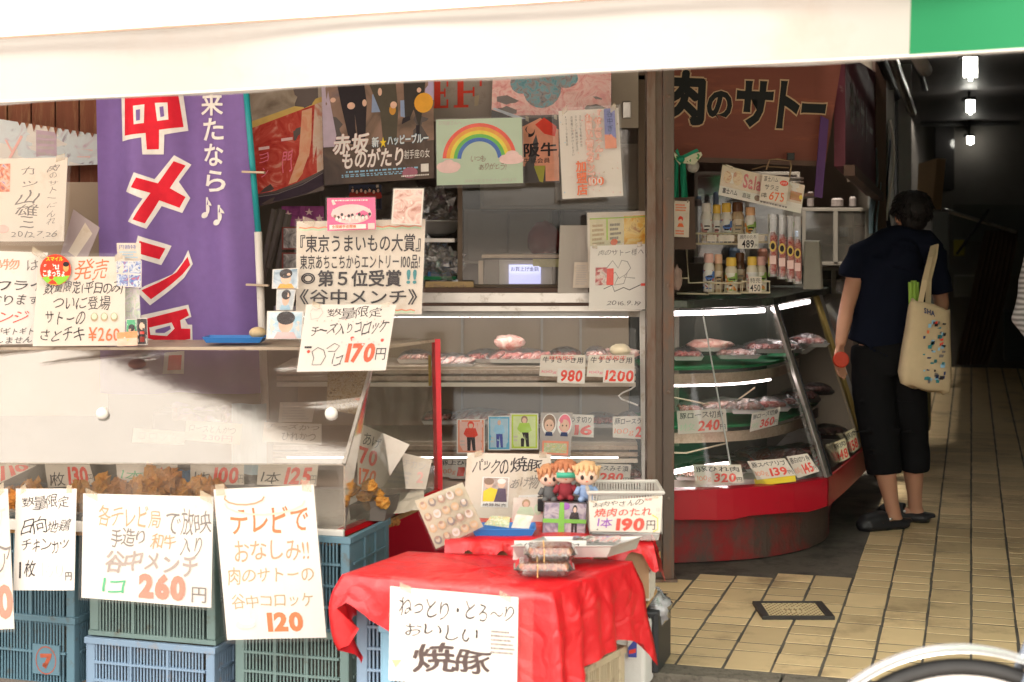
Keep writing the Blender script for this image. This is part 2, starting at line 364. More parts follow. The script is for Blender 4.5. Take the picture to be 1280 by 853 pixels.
# ================================================================ the setting
def struct(name, mb, m=None, **k): return mb.build(name, m, kind='structure', **k)
M_wood = mat('dark_wood', (.09, .05, .035), .55, .3, 5, bump=.15, stretch=(1, 1, .2))
M_brown = mat('brown_board', (.16, .045, .028), .6, .2, 3, dirt=((.3, .09, .04), .22, 3.5), bump=.08, stretch=(.5, 1, 3))
M_steel = mat('old_steel', (.16, .12, .095), .5, .25, 8, metal=.35, dirt=((.12, .05, .03), .35, 9), stretch=(1, 1, .25), bump=.2)
M_alu = mat('aluminium', (.5, .48, .45), .3, .1, 20, metal=.9, dirt=((.2, .17, .13), .2, 14))
M_white = mat('white_enamel', (.7, .67, .62), .3, .05, 8, dirt=((.45, .36, .25), .2, 10))
M_red = mat('red_enamel', (.40, .007, .02), .28, .12, 3, dirt=((.16, .02, .02), .12, 5), coat=.3)
M_redworn = mat('worn_red_paint', (.24, .014, .014), .5, .25, 4, dirt=((.075, .05, .04), .7, 4.2), bump=.2, stretch=(1, 1, .7))
M_black = mat('black_rubber', (.02, .02, .022), .45, .2, 20)
M_conc = mat('stained_concrete', (.12, .107, .09), .75, .3, 3, dirt=((.05, .045, .04), .45, 5), bump=.3, bsc=40)
M_dark = mat('plain_dark', (.11, .10, .09), .7, .4, 3)  # plain dark tone with cloudy variation
M_rust = mat('rusty_sheet', (.25, .09, .05), .7, .3, 4, metal=.2, dirt=((.38, .2, .1), .35, 6), bump=.3, stretch=(5, 1, .6))
M_glass = None
M_acry = clear('acrylic_panel', .022, refl=.38, rough=.07, scratch=1.0, tint=(.97, .95, .92), hcol=(.85, .8, .74))
clear('clear_sleeve', .02, refl=.04, rough=.2)

st = MB(); st.grid(lambda u, v: Vector((-120 + 240 * u, -120 + 240 * v, -.12)), 2, 2)
struct('street', st, mat('asphalt', (.17, .14, .12), .8, .3, 4, bump=.4, bsc=120))
kb = MB()
for i in range(-8, 10):
    a, b = i * .6 + .004, i * .6 + .596; q = [UV(a, 5.0), UV(b, 5.0), UV(b, 5.115), UV(a, 5.115)]
    kb.hexa([p + Vector((0, 0, -.2)) for p in q] + [p + Vector((0, 0, .001)) for p in q])
struct('kerb', kb, mat('kerb_stone', (.17, .15, .12), .85, .3, 14, bump=.6, bsc=90, dirt=((.07, .06, .05), .35, 30)), bevel=.006)
fl = MB(); q = [UV(-5, 5.118, -.0016), UV(5, 5.118, -.0016), UV(5, 22, -.0016), UV(-5, 22, -.0016)]
fl.hexa([p + Vector((0, 0, -.2)) for p in q] + q)
floor = struct('tiled_floor', fl, M_conc, org=(0, 0, 0))

# tiles: same-size pieces share mesh data; three hundred nearest are parts, the rest one part
TM = mat('floor_tile_glaze', (.64, .485, .275), .6, .1, 8, bump=.05, bsc=30, dirt=((.3, .21, .12), .24, 2.2))
n = TM.node_tree; bs = n.nodes['Principled BSDF']; oi = n.nodes.new('ShaderNodeObjectInfo'); hs = n.nodes.new('ShaderNodeHueSaturation')
mr = n.nodes.new('ShaderNodeMapRange'); mr.inputs['To Min'].default_value = .84; mr.inputs['To Max'].default_value = 1.12
ln = bs.inputs['Base Color'].links[0].from_socket; n.links.new(oi.outputs['Random'], mr.inputs[0]); n.links.new(mr.outputs[0], hs.inputs['Value']); n.links.new(ln, hs.inputs['Color']); n.links.new(hs.outputs[0], bs.inputs['Base Color'])
for nd in n.nodes:
    if nd.type == 'TEX_COORD':
        gp = n.nodes.new('ShaderNodeNewGeometry')
        for l_ in list(nd.outputs['Object'].links): n.links.new(gp.outputs['Position'], l_.to_socket)
        break
TW = .161; tmesh = {}
def tile_mesh(l):
    if l not in tmesh:
        b = MB(); g = .0062; a, c = TW / 2 - .0048, l / 2 - g
        lo = [(-a, -c, 0), (a, -c, 0), (a, c, 0), (-a, c, 0)]; e = .0015
        b.rings([[Vector(p) for p in lo], [Vector((x, y, .0045)) for x, y, z in lo], [Vector((x * (1 - e / a), y * (1 - e / c), .006)) for x, y, z in lo]])
        me = bpy.data.meshes.new('tile'); me.from_pydata(b.v, [], b.f[:-2] + [b.f[-1]]); me.materials.append(TM); tmesh[l] = me
    return tmesh[l]
rnd = random.Random(3); spots = []
for k in range(-10, 7):
    v = 5.118
    while v < 17.6:
        l = rnd.choice((.11, .13, .13, .15, .24)) if v < 9 else .17
        u = (k + .5) * TW; vm = v + l / 2
        c = UV(u, vm); px = HX + c.x / c.y * FPX
        if 760 < px < 1330 and not (k < -3 and vm > 6.45 + (u + 1.2) * .3) and not (abs(c.x - .5) < .0):
            cc = c - P(991, 765, 5.9)
            if not (abs(cc.x) < .06 and abs(cc.y) < .04): spots.append((vm, u, l))
        v += l
spots.sort(); far = MB()
for i, (vm, u, l) in enumerate(spots):
    c = UV(u + rnd.uniform(-.0016, .0016), vm, -.0066 + rnd.uniform(0, .0008))
    if i < 300:
        o = bpy.data.objects.new('tile', tile_mesh(l)); COL.objects.link(o); o.parent = floor; o.location = c; o.rotation_euler = (rnd.uniform(-.008, .008), rnd.uniform(-.004, .004), -AL + rnd.uniform(-.008, .008))
    else:
        a, d = TW / 2 - .006, l / 2 - .0035
        far.rings([[c + DU * x + DV * y + Vector((0, 0, z)) for x, y in ((-a, -d), (a, -d), (a, d), (-a, d))] for z in (0, .006)])
far.build('tile', TM, parent=floor, kind='stuff')
# tiles cut short around the drain
dc = P(991, 765, 5.9); dc.z = .009
D = empty('drain_cover', dc, 'square drain cover with black frame and patterned cream lid in the tiles', 'drain cover')
fr = MB(); a, b = .138, .122
for x0, y0, x1, y1 in ((-a, -b, a, -b + .014), (-a, b - .014, a, b), (-a, -b + .014, -a + .03, b - .014), (a - .03, -b + .014, a, b - .014)):
    fr.box((x0 + dc.x, y0 + dc.y, -.006), (x1 + dc.x, y1 + dc.y, .014))
fr.build('frame', mat('drain_iron', (.03, .028, .026), .5, .3, 20), D, bevel=.002)
ld = MB(); ld.box((dc.x - a + .032, dc.y - b + .016, -.006), (dc.x + a - .032, dc.y + b - .016, .009)); ld.build('lid', mat('drain_lid', (.66, .54, .32), .6, .15, 12), D)
dt = MB()
for i in range(20):
    for j in range(13):
        if (i + j) % 2 and not (6 <= i <= 13 and 4 <= j <= 8):
            x = dc.x - .098 + i * .0103; y = dc.y - .094 + j * .0157; dt.box((x - .0032, y - .0045, .009), (x + .0032, y + .0045, .0105))
for x, l in ((-.03, .03), (-.012, .03), (.008, .03), (.03, .03)):
    dt.box((dc.x + x - .002, dc.y - l, .009), (dc.x + x + .002, dc.y + l * .6, .0105)); dt.box((dc.x + x - .008, dc.y - l * .2, .009), (dc.x + x + .008, dc.y - l * .05, .0107))
dt.build('tread_pattern', mat('drain_dots', (.26, .18, .09), .6, .2, 12), D)

# enclosure ------------------------------------------------------------
cw = MB(); q = [UV(-.62, 6.6, 2.72), UV(1.25, 6.6, 2.72), UV(1.25, 22, 2.72), UV(-.62, 22, 2.72)]
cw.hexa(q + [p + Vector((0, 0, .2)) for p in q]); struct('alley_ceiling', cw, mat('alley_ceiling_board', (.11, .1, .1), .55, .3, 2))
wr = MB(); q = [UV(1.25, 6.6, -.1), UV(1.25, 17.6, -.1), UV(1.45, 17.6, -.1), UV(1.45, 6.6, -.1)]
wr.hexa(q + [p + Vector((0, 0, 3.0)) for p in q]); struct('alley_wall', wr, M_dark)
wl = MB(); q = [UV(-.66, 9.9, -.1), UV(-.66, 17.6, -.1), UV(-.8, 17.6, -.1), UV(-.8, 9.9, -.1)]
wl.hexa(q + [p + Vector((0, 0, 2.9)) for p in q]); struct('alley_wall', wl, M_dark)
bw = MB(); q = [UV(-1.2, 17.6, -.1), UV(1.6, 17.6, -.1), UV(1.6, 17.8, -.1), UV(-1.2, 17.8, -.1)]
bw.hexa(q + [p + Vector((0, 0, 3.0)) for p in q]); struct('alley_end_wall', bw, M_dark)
up = MB(); up.box((-5, 6.75, 2.55), (1.35, 7.0, 5.6)); q = [UV(-.62, 6.5, 2.93), UV(3.5, 6.5, 2.93), UV(3.5, 6.7, 2.93), UV(-.62, 6.7, 2.93)]
up.hexa(q + [p + Vector((0, 0, 2.6)) for p in q]); struct('unseen_light_block_wall', up, mat('facade_render', (.35, .3, .25), .8, .2, 3))  # unseen wall above the awning, put in to block light
rw = MB(); q = [UV(1.25, 5.2, -.1), UV(3.6, 5.2, -.1), UV(3.6, 6.5, -.1), UV(1.25, 6.5, -.1)]
rw.hexa(q + [p + Vector((0, 0, 5.6)) for p in q]); struct('neighbour_wall', rw, mat('neighbour_render', (.3, .26, .22), .8, .2, 3))
# shop room: back wall, left wall, ceiling
rm = MB(); rm.box((-5, 9.6, -.1), (2.35, 9.75, 2.7)); struct('shop_back_wall', rm, mat('shop_wall', (.13, .105, .08), .6, .3, 2.5, dirt=((.16, .13, .1), .3, 3)))
rm = MB(); rm.box((-5, 7.05, 2.45), (1.3, 9.6, 2.55)); rm.hexa([UV(-4, 9.0, 2.45), UV(-.67, 9.0, 2.45), UV(-.67, 9.9, 2.45), UV(-4, 9.9, 2.45)] + [UV(-4, 9.0, 2.52), UV(-.67, 9.0, 2.52), UV(-.67, 9.9, 2.52), UV(-4, 9.9, 2.52)]); struct('shop_ceiling', rm, M_dark)
rm = MB(); rm.box((-5, 5.6, -.1), (-4.9, 9.6, 5.0)); struct('shop_side_wall', rm, M_dark)

# awning ---------------------------------------------------------------
AW = empty('awning', P(600, 100, 3.4), 'white shop awning with a green end hanging across the top of the view', 'awning')
def awp(t, z): return Vector((-3.2 + 6.4 * t, 4.45 - 1.83 * t, z))      # front edge runs nearer to the right
def sag(t): return .014 * math.sin(t * 23) + .008 * math.sin(t * 51 + 1)
ZB0, ZB1 = 1.818, 1.817
def zb(t):
    p = awp(t, 0); px = HX + p.x / p.y * FPX; y = 130 - (px / 1280) * 65
    return EYE + (HY - y) / FPX * p.y
tg = None
for i in range(2000):
    p = awp(i / 2000, 0)
    if HX + p.x / p.y * FPX > 1138: tg = i / 2000; break
M_aw = mat('awning_white', (.44, .415, .39), .75, .05, 2.5, trans=.5, bump=.15, bsc=400, dirt=((.42, .37, .33), .14, 2.2)); M_ag = mat('awning_green', (.008, .16, .06), .6, .06, 3, trans=.4)
def EV(x): return Vector((x, 5.04 - .302 * x, 2.46))
for (a, b, m) in ((0, tg, M_aw), (tg, 1, M_ag)):
    g = MB().use(m)
    def vf(u, v): t = a + (b - a) * u; p = awp(t, zb(t) + .17 * v); return p + Vector((0, sag(t) * (1 - v), .004 * math.sin(t * 60) * (1 - v)))
    g.grid(vf, 60, 3); g.build('valance', parent=AW, fix=False, smooth=True)
    g = MB().use(m)
    def cf(u, v): t = a + (b - a) * u; p = awp(t, zb(t) + .172); e = EV(p.x * .99); return p.lerp(e, v)
    g.grid(cf, 20, 8); g.build('canopy', parent=AW, fix=False, smooth=True)
tb = MB(); tb.tube([awp(t / 10, zb(t / 10) + .172) + Vector((0, .012, 0)) for t in range(11)], .012); tb.build('front_bar', M_alu, AW)
sm = MB(); sm.bar(awp(0, zb(0) + .168) - Vector((0, .012, 0)), awp(1, zb(1) + .168) - Vector((0, .012, 0)), .006, .006); sm.build('seam', mat('seam_brown', (.2, .13, .09), .7), AW)
hm = MB(); hm.tube([awp(t / 40, zb(t / 40) + .004) + Vector((0, sag(t / 40), 0)) for t in range(41)], .0045, 5); hm.build('hem', M_aw, AW)
for t in (.02, .5, .97):
    b = MB(); p = awp(t, zb(t) + .165); b.tube([p + Vector((0, .02, 0)), EV(p.x * .99) - Vector((0, .02, .02))], .011, 6); b.build('arm', M_alu, AW)

# steel post -------------------------------------------------------------
po = P(825, 725, 6.45); po.z = 0
PO = empty('steel_post', po, 'rusty brown steel post between the two glass showcases', 'post')
xa, xb = (808 - 640) / FPX * 6.45, (842 - 640) / FPX * 6.45
b = MB(); b.box((xa, 6.42, .0), (xa + .038, 6.52, 2.9)); b.build('flange', M_steel, PO, bevel=.003)
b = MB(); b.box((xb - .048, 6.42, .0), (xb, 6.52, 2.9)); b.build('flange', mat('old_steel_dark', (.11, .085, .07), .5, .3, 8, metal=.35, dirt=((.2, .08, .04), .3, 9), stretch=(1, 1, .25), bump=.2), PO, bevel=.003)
b = MB(); b.box((xa + .038, 6.45, .0), (xb - .048, 6.48, 2.9)); b.build('web', M_steel, PO)
b = MB(); b.box((xa - .02, 6.40, 0), (xb + .012, 6.54, .012)); b.build('base_plate', M_steel, PO)
for z in (.35, .8, 1.25, 1.7, 2.05):
    b = MB(); b.lathe([(.0, -.004), (.008, -.004), (.008, .004), (0, .006)], (xb - .024, 6.417, z), 8, Matrix.Rotation(R(90), 3, 'X')); b.build('bolt', M_steel, PO)

ev = MB(); q = [EV(-4.5) + Vector((0, .0, -.02)), EV(2.6) + Vector((0, 0, -.02)), Vector((2.6, 6.74, 2.56)), Vector((-4.5, 6.74, 2.56))]
ev.hexa(q + [p + Vector((0, 0, .16)) for p in q]); struct('unseen_added_eave', ev, mat('added_eave_brown', (.32, .26, .2), .7, .2, 3))  # unseen eave, added so the upper slanted panel mirrors something dark
# ================================================================ glass showcases
M_green = mat('green_mat', (.012, .2, .07), .6, .3, 40, bump=.3, bsc=200)
M_rail = mat('pale_rail', (.42, .32, .24), .4, .3, 90, dirt=((.3, .2, .14), .3, 25))
M_meat = photo('raw_meat', [(.36, .05, .045), (.56, .14, .12), (.68, .32, .27), (.78, .6, .54)], 24, rough=.25, dist=2.5)
M_pork = photo('pale_pork', [(.5, .2, .17), (.66, .36, .3), (.74, .56, .48), (.78, .68, .6)], 12, rough=.3, dist=2)
M_film = clear('cling_film', .05, refl=.035, rough=.25)
M_tray = mat('white_tray', (.7, .68, .66), .4, .04, 10)
M_steelt = mat('tray_steel', (.5, .49, .47), .35, .08, 20, metal=.55)
M_tube = glow('tube_light', (1, .86, .84), 3)
def bandmesh(b, pts, z0, z1, th):
    """upright band following a plan outline"""
    n = len(pts); o = []
    for i, p in enumerate(pts):
        d = (Vector(pts[min(i + 1, n - 1)]) - Vector(pts[max(i - 1, 0)])); l = d.length; nx, ny = -d.y / l, d.x / l
        o.append((p[0] + nx * th, p[1] + ny * th))
    rg = [[Vector((p[0], p[1], z0)), Vector((p[0], p[1], z1)), Vector((q[0], q[1], z1)), Vector((q[0], q[1], z0))] for p, q in zip(pts, o)]
    return b.rings(rg)
def arc(pts, n=4):                             # Catmull-Rom through plan points
    r = []; m = len(pts)
    for i in range(m - 1):
        p = [Vector(pts[max(0, min(m - 1, i + k))]) for k in (-1, 0, 1, 2)]
        for j in range(n):
            t = j / n; r.append(tuple(.5 * ((2 * p[1]) + (p[2] - p[0]) * t + (2 * p[0] - 5 * p[1] + 4 * p[2] - p[3]) * t * t + (3 * p[1] - p[0] - 3 * p[2] + p[3]) * t ** 3)))
    return r + [tuple(pts[-1])]
# --- right-hand case: curved front, then runs into the alley
RC = empty('curved_showcase', (1.1, 7.3, 0), 'curved glass meat showcase with a red band and worn red base beside the alley', 'showcase')
base = arc([(.60, 6.74), (.9, 6.79), (1.15, 6.88), (1.38, 7.08), (1.53, 7.36), (1.62, 7.8), (1.86, 8.7)])
b = MB(); bandmesh(b, base, .006, .26, .12); b.build('base', M_redworn, RC)
bf = arc([(.60, 6.63), (.9, 6.68), (1.2, 6.80), (1.45, 6.98)])
b = MB(); rg = [];
def bandf(pts, ripple=0):
    b = MB(); n = len(pts); rg = []
    for i, p in enumerate(pts):
        z0 = .214 + ripple * (.006 * math.sin(i * 1.1) + .003 * math.sin(i * 2.3)); rg.append([Vector((p[0], p[1], z0)), Vector((p[0], p[1], .346)), Vector((p[0] + .004, p[1] + .05, .352)), Vector((p[0] - .01, p[1] + .12, z0))])
    return b.rings(rg)
bandf(bf, 1).build('red_band', M_red, RC, smooth=False, bevel=.003)
b2 = arc([(1.455, 6.99), (1.65, 7.47), (1.84, 7.96), (2.12, 8.7)]); bandf(b2, 0).build('red_band', M_red, RC, bevel=.003, label='red band on the alley side of the case')
bot = [(.60, 6.66), (.9, 6.71), (1.2, 6.83), (1.45, 7.0)]; top = [(.60, 6.93), (.8, 6.96), (1.04, 7.08), (1.25, 7.27)]
bot2 = [(1.455, 7.01), (1.65, 7.49), (1.84, 7.97)]; top2 = [(1.255, 7.28), (1.45, 7.78), (1.66, 8.3)]
bot3 = [(1.845, 7.98), (2.1, 8.7)]; top3 = [(1.665, 8.31), (1.93, 9.0)]
ZT, ZB = 1.13, .35
for bo, to in ((arc(bot), arc(top)), (bot2, top2), (bot3, top3)):
    b = MB(); n = len(bo)
    b.grid(lambda u, v: Vector((bo[round(u * (n - 1))][0] * (1 - v) + to[round(u * (n - 1))][0] * v, bo[round(u * (n - 1))][1] * (1 - v) + to[round(u * (n - 1))][1] * v, ZB * (1 - v) + ZT * v)), n - 1, 1)
    b.build('glass_pane', clear('case_glass', .016, refl=.05, rough=.025, hcol=(.6, .55, .5)), RC, fix=False, smooth=True)
for i, (p, q, m) in enumerate((((1.45, 6.985), (1.25, 7.255), M_alu), ((1.475, 7.03), (1.272, 7.31), M_black), ((1.85, 7.965), (1.66, 8.29), mat('brass_trim', (.5, .36, .12), .3, .1, 10, metal=.8)), ((1.885, 8.05), (1.695, 8.38), M_alu))):
    b = MB(); b.bar((p[0], p[1], ZB), (q[0], q[1], ZT), .026 if i != 1 else .006, .02); b.build('mullion', m, RC, bevel=.002)
b = MB(); tt = arc([(.58, 6.93), (.8, 6.94), (1.04, 7.06), (1.25, 7.25), (1.45, 7.76), (1.66, 8.28), (1.93, 8.98)]); bandmesh(b, tt, 1.128, 1.168, .6); b.build('top_slab', mat('case_top', (.05, .055, .05), .18, .3, 6, metal=.3, dirt=((.12, .16, .12), .2, 5)), RC, bevel=.006)
b = MB(); b.box((.6, 6.98, .30), (1.42, 7.75, .34)); b.build('deck', M_white, RC)
b = MB(); b.hexa([Vector(p) for p in ((1.2, 7.1, .31), (1.46, 7.12, .31), (2.1, 8.7, .31), (1.5, 8.9, .31))] + [Vector(p) for p in ((1.2, 7.1, .34), (1.46, 7.12, .34), (2.1, 8.7, .34), (1.5, 8.9, .34))]); b.build('deck', M_white, RC)
b = MB(); b.box((.6, 7.75, .26), (1.3, 7.78, 1.13)); b.hexa([Vector(p) for p in ((1.3, 7.75, .26), (1.65, 8.9, .26), (1.6, 8.92, .26), (1.26, 7.78, .26))] + [Vector(p) for p in ((1.3, 7.75, 1.13), (1.65, 8.9, 1.13), (1.6, 8.92, 1.13), (1.26, 7.78, 1.13))]); b.build('back_panel', mat('case_back', (.05, .06, .05), .3, .3, 3), RC)
def shelf(par, z, pts, dep, rail=True, tube=True, m=M_green):
    b = MB(); bandmesh(b, pts, z - .012, z, dep); b.build('shelf', m, par)
    if rail:
        b = MB(); bandmesh(b, [(p[0], p[1] - .012) for p in pts], z - .075, z - .028, .012); b.build('price_rail', M_rail, par)
        if not tube: return
        b = MB(); b.tube([(p[0], p[1] + .012, z - .084) for p in pts[1:-5]], .0055, 6); b.build('tube_lamp', M_tube, par)
s1 = arc([(.62, 7.02), (.85, 7.04), (1.08, 7.14), (1.3, 7.42), (1.5, 7.95)]); shelf(RC, .85, s1, .5)
s2 = arc([(.62, 6.93), (.85, 6.95), (1.12, 7.06), (1.36, 7.36), (1.6, 7.95)]); shelf(RC, .59, s2, .55, tube=False)
b = MB(); b.tube([(.63, 6.99, 1.10), (.98, 7.06, 1.105), (1.2, 7.25, 1.105)], .012, 6); b.tube([(1.27, 7.4, 1.105), (1.6, 8.2, 1.105)], .012, 6); b.build('tube_lamp', M_tube, RC)
b = MB(); b.tube([(.62, 6.84, .375), (.8, 6.85, .41), (.98, 6.90, .425)], .011, 6); b.build('tube_lamp', M_tube, RC)  # glowing tube drawn in place of a tube's reflection low in the case
b = MB()
for i in range(14): b.tube([(.68 + i * .012, 7.68 + .012 * math.sin(i * 1.9), .4), (.68 + i * .012, 7.68 + .012 * math.sin(i * 1.9), 1.1)], .009, 5)
b.build('pale_curtain', mat('curtain_plastic', (.45, .42, .35), .4, .1, 6), RC, smooth=True)

b = MB(); b.bar((.985, 6.745, .36), (.875, 7.0, 1.125), .005, .006); b.build('reflection_line', mat('reflection_pale', (.7, .72, .68), .15, .05, 9), RC)  # thin pale bar standing in for a bright reflection line on the glass
b = MB(); b.tube([(.63, 7.0, .74), (.8, 7.05, .70), (1.0, 7.1, .655), (1.15, 7.2, .74)], .004, 5); b.tube([(.63, 6.95, .47), (.8, 6.97, .465), (1.0, 7.05, .50)], .004, 5); b.build('cable', mat('cable_cream', (.5, .42, .3), .5), RC)
# --- long case left of the post
LC = empty('flat_showcase', (-.1, 7.0, .2), 'long flat-fronted glass meat showcase left of the steel post', 'showcase')
xl, xr = -1.05, .572
b = MB(); b.box((xl, 6.56, -.006), (xr, 7.5, .34)); b.build('base', M_red, LC, bevel=.004)
b = MB(); b.box((xl, 6.54, .34), (xr, 6.60, .37)); b.build('bottom_rail', M_alu, LC)
b = MB(); b.slab([(xr - .012, 6.55, .37), (xr + .010, 6.55, .37), (xr + .014, 6.70, 1.13), (xr - .008, 6.70, 1.13)], (0, .03, 0)); b.build('end_frame', M_white, LC)
b = MB(); b.grid(lambda u, v: Vector((xl + (xr - .01 - xl) * u, 6.56 + .16 * v - .03 * math.sin(v * 3.14), .37 + .76 * v)), 4, 10); b.build('glass_pane', clear('case_glass_reflection_haze', .014, refl=.035, rough=.03, hcol=(.6, .5, .38)), LC, fix=False, smooth=True)  # warm haze mixed into the glass stands in for hazy reflections
b = MB(); b.box((xl, 6.70, 1.128), (xr, 7.45, 1.15)); b.build('top_slab', M_alu, LC)
b = MB(); b.box((xl, 7.45, .34), (xr, 7.48, 1.128)); b.build('back_panel', mat('case_back_taupe', (.27, .205, .135), .3, .15, 2.5), LC)
for x in (-.25, .14, .33): 
    b = MB(); b.box((x, 7.435, .36), (x + .012, 7.447, 1.12)); b.build('back_strip', MATS['shelf_dim'] if 'shelf_dim' in MATS else mat('shelf_dim', (.3, .27, .22), .5), LC)
b = MB(); b.box((xl, 6.62, .345), (xr - .02, 7.4, .362)); b.build('deck', mat('deck_grey', (.33, .28, .22), .35, .1, 6), LC)
for z, y0 in ((.875, 6.80), (.55, 6.70)):
    b = MB(); b.box((xl, y0, z - .012), (xr - .02, 7.3, z)); b.build('shelf', mat('shelf_grey', (.36, .3, .23), .35, .1, 8), LC)
    for k, dz in enumerate((0, .03, .058)):
        b = MB(); b.box((xl, y0 - .02, z - .03 - dz), (xr - .02, y0 - .002, z - .012 - dz)); b.build('rail_strip', M_rail if k != 2 else mat('rail_bright', (.7, .62, .52), .35, .05, 9), LC)
b = MB(); b.tube([(xl + .05, 6.80, 1.108), (xr - .05, 6.80, 1.108)], .013, 6); b.build('tube_lamp', glow('tube_bright', (1, .93, .9), 5), LC)
b = MB(); b.box((xl, 6.74, 1.10), (xr, 6.78, 1.127)); b.build('lamp_shade', M_white, LC)
b = MB(); b.tube([(xl + .05, 6.76, .47), (xr - .1, 6.76, .47)], .008, 6); b.build('tube_lamp', glow('tube_dim', (1, .8, .75), 1.5), LC)
b = MB(); b.tube([P(780 + 12 * math.sin(t * .9) + t, 475 + 4 * t, 6.75) for t in range(9)], .004, 5); b.build('cable', M_white, LC)
# sill and rails above it
RL = empty('counter_sill', P(660, 385, 6.75), 'stained aluminium sill above the long showcase under the window', 'sill')
for y0, y1, yy, m in ((360, 366, 6.74, M_wood), (366, 379, 6.73, M_alu), (379, 384, 6.72, M_wood)):
    a, c = P(524, y1, yy), P(806, y0, yy); b = MB(); b.box((a.x, yy, a.z), (c.x, yy + .06, c.z)); b.build('rail', m, RL, bevel=.002)

# ================================================================ things inside the cases
def meat_tray(px, py, Y, wd, dp, kind, label, film=True, n=3, seed=0, tray=True, rz=0):
    """tray with slices or a lump of meat under film"""
    c = P(px, py, Y); T = empty('meat_tray', c, label, 'meat tray'); T.rotation_euler.z = rz; rn = random.Random(seed)
    m = M_meat if kind == 'red' else M_pork
    def L(b, *a, **k): o = b.build(*a, org=(0, 0, 0), **k); o.parent = T; o.location = (0, 0, 0); return o
    if tray:
        b = MB(); h = .02; b.rings([[Vector((x * wd / 2 * f, y * dp / 2 * f, z)) for x, y in ((-1, -1), (1, -1), (1, 1), (-1, 1))] for f, z in ((.86, 0), (1, h), (1.03, h), (.98, h - .003), (.84, .004))]); L(b, 'tray', M_tray)
    n = n * 2 if n > 1 else 1
    for i in range(n):
        b = MB(); x = (i + .5) / n * wd * .84 - wd * .42; b.ball((x, rn.uniform(-.01, .01), .024), (wd / n * .8, dp * rn.uniform(.32, .42), rn.uniform(.008, .018) if n > 1 else .03), 10, 6, M=Matrix.Rotation(rn.uniform(-.6, -.2) if n > 1 else 0, 3, 'Y'), rough=.35, fr=2.5, seed=seed * 7 + i); L(b, 'meat', m, smooth=True)
    if film:
        b = MB(); b.grid(lambda u, v: Vector(((u - .5) * wd * 1.05, (v - .5) * dp * 1.05, .02 + .042 * math.sin(u * 3.14) ** .5 * math.sin(v * 3.14) ** .5 + .006 * noise.noise(Vector((u * 9, v * 9, seed))))), 12, 8); L(b, 'film', M_film, fix=False)
    return T
tr = [(650, 452, 6.95, .30, .22, 'red', 'long slab of red beef under film on the top shelf left of the price cards', True, 3, 1), (566, 458, 6.9, .2, .2, 'pale', 'tray wrapped in white film at the left end of the top shelf', True, 2, 2),
      (772, 449, 7.05, .13, .14, 'pale', 'pale wrapped packet on the top shelf above the dearer beef card', True, 1, 3), (600, 527, 6.95, .28, .26, 'pale', 'pale pork joint in film at the left of the middle shelf', True, 2, 4),
      (700, 532, 6.95, .22, .22, 'red', 'low tray of meat at the middle of the second shelf', True, 3, 5), (600, 595, 6.9, .3, .2, 'red', 'meat tray in the bottom of the long case at its left end', True, 3, 8),
      (735, 600, 6.85, .2, .2, 'red', 'meat tray in the bottom of the long case beside the miso pork card', True, 3, 9)]
for t in tr: meat_tray(*t[:7], film=t[7], n=t[8], seed=t[9])
b = MB(); b.ball(P(636, 428, 6.98), (.075, .06, .035), 12, 8, rough=.3, seed=4); tag(b.build('pork_lump', M_pork, smooth=True), 'pink pork lump standing on the long slab of beef', 'meat')
b = MB(); b.ball(P(775, 438, 7.0), (.05, .05, .03), 12, 8, rough=.2, seed=9); tag(b.build('cheese_block', mat('fat_cream', (.62, .52, .33), .4, .2, 20), smooth=True), 'cream coloured packet beside the window post end of the top shelf', 'packet')
tr = [(920, 447, 7.25, .2, .22, 'pale', 'flat tray of thin pork in the middle of the upper green shelf', True, 3, 11), (958, 440, 7.3, .22, .2, 'red', 'heaped sliced beef on the upper green shelf of the curved case', True, 3, 12),
      (885, 438, 7.3, .14, .2, 'pale', 'empty looking white tray at the left of the upper green shelf', False, 1, 13), (905, 513, 7.15, .24, .24, 'pale', 'bagged pale meat at the left of the lower green shelf', True, 2, 14),
      (958, 512, 7.25, .2, .2, 'red', 'pile of sausages and red meat in the middle of the lower green shelf', True, 5, 15), (1000, 500, 7.7, .16, .3, 'red', 'meat tray towards the alley end of the lower green shelf', True, 3, 16),
      (1010, 432, 7.9, .16, .3, 'red', 'dim tray of meat at the alley end of the upper green shelf', True, 3, 17), (893, 590, 7.15, .26, .26, 'red', 'wrapped meat on the deck behind the 320 card', True, 2, 18),
      (975, 575, 7.2, .28, .3, 'red', 'large wrapped joint on the deck behind the yellow block', True, 2, 19), (1035, 545, 7.9, .2, .3, 'pale', 'pale meat tray on the deck at the alley side of the case', True, 3, 20)]
for t in tr: meat_tray(*t[:7], film=t[7], n=t[8], seed=t[9])
rn = random.Random(21)
for i, (px, py, Y, wd, kd) in enumerate(((520, 453, 7.0, .16, 'pale'), (606, 452, 7.05, .18, 'red'), (706, 450, 7.1, .16, 'red'), (745, 449, 6.95, .1, 'pale'), (655, 530, 7.1, .2, 'pale'), (750, 532, 7.0, .18, 'red'), (785, 531, 6.9, .1, 'pale'), (550, 528, 6.95, .16, 'red'), (660, 597, 7.0, .2, 'pale'), (785, 598, 7.0, .12, 'pale'), (700, 602, 6.75, .14, 'red'))):
    meat_tray(px, py, Y, wd, .2, kd, ('white wrapped tray far left on the top shelf', 'tray under the left part of the pork lump', 'red tray right under the pork lump end', 'narrow pale tray between the two beef cards', 'pale tray behind the green card', 'red tray behind the two cartoon heads', 'small pale tray by the coiled cable', 'red tray near the red taped edge on the second shelf', 'pale tray on the floor of the long case behind the pork sign', 'small pale tray at the right corner of the long case floor', 'red tray in front on the long case floor behind the dolls')[i], n=3 + i % 2, seed=40 + i)
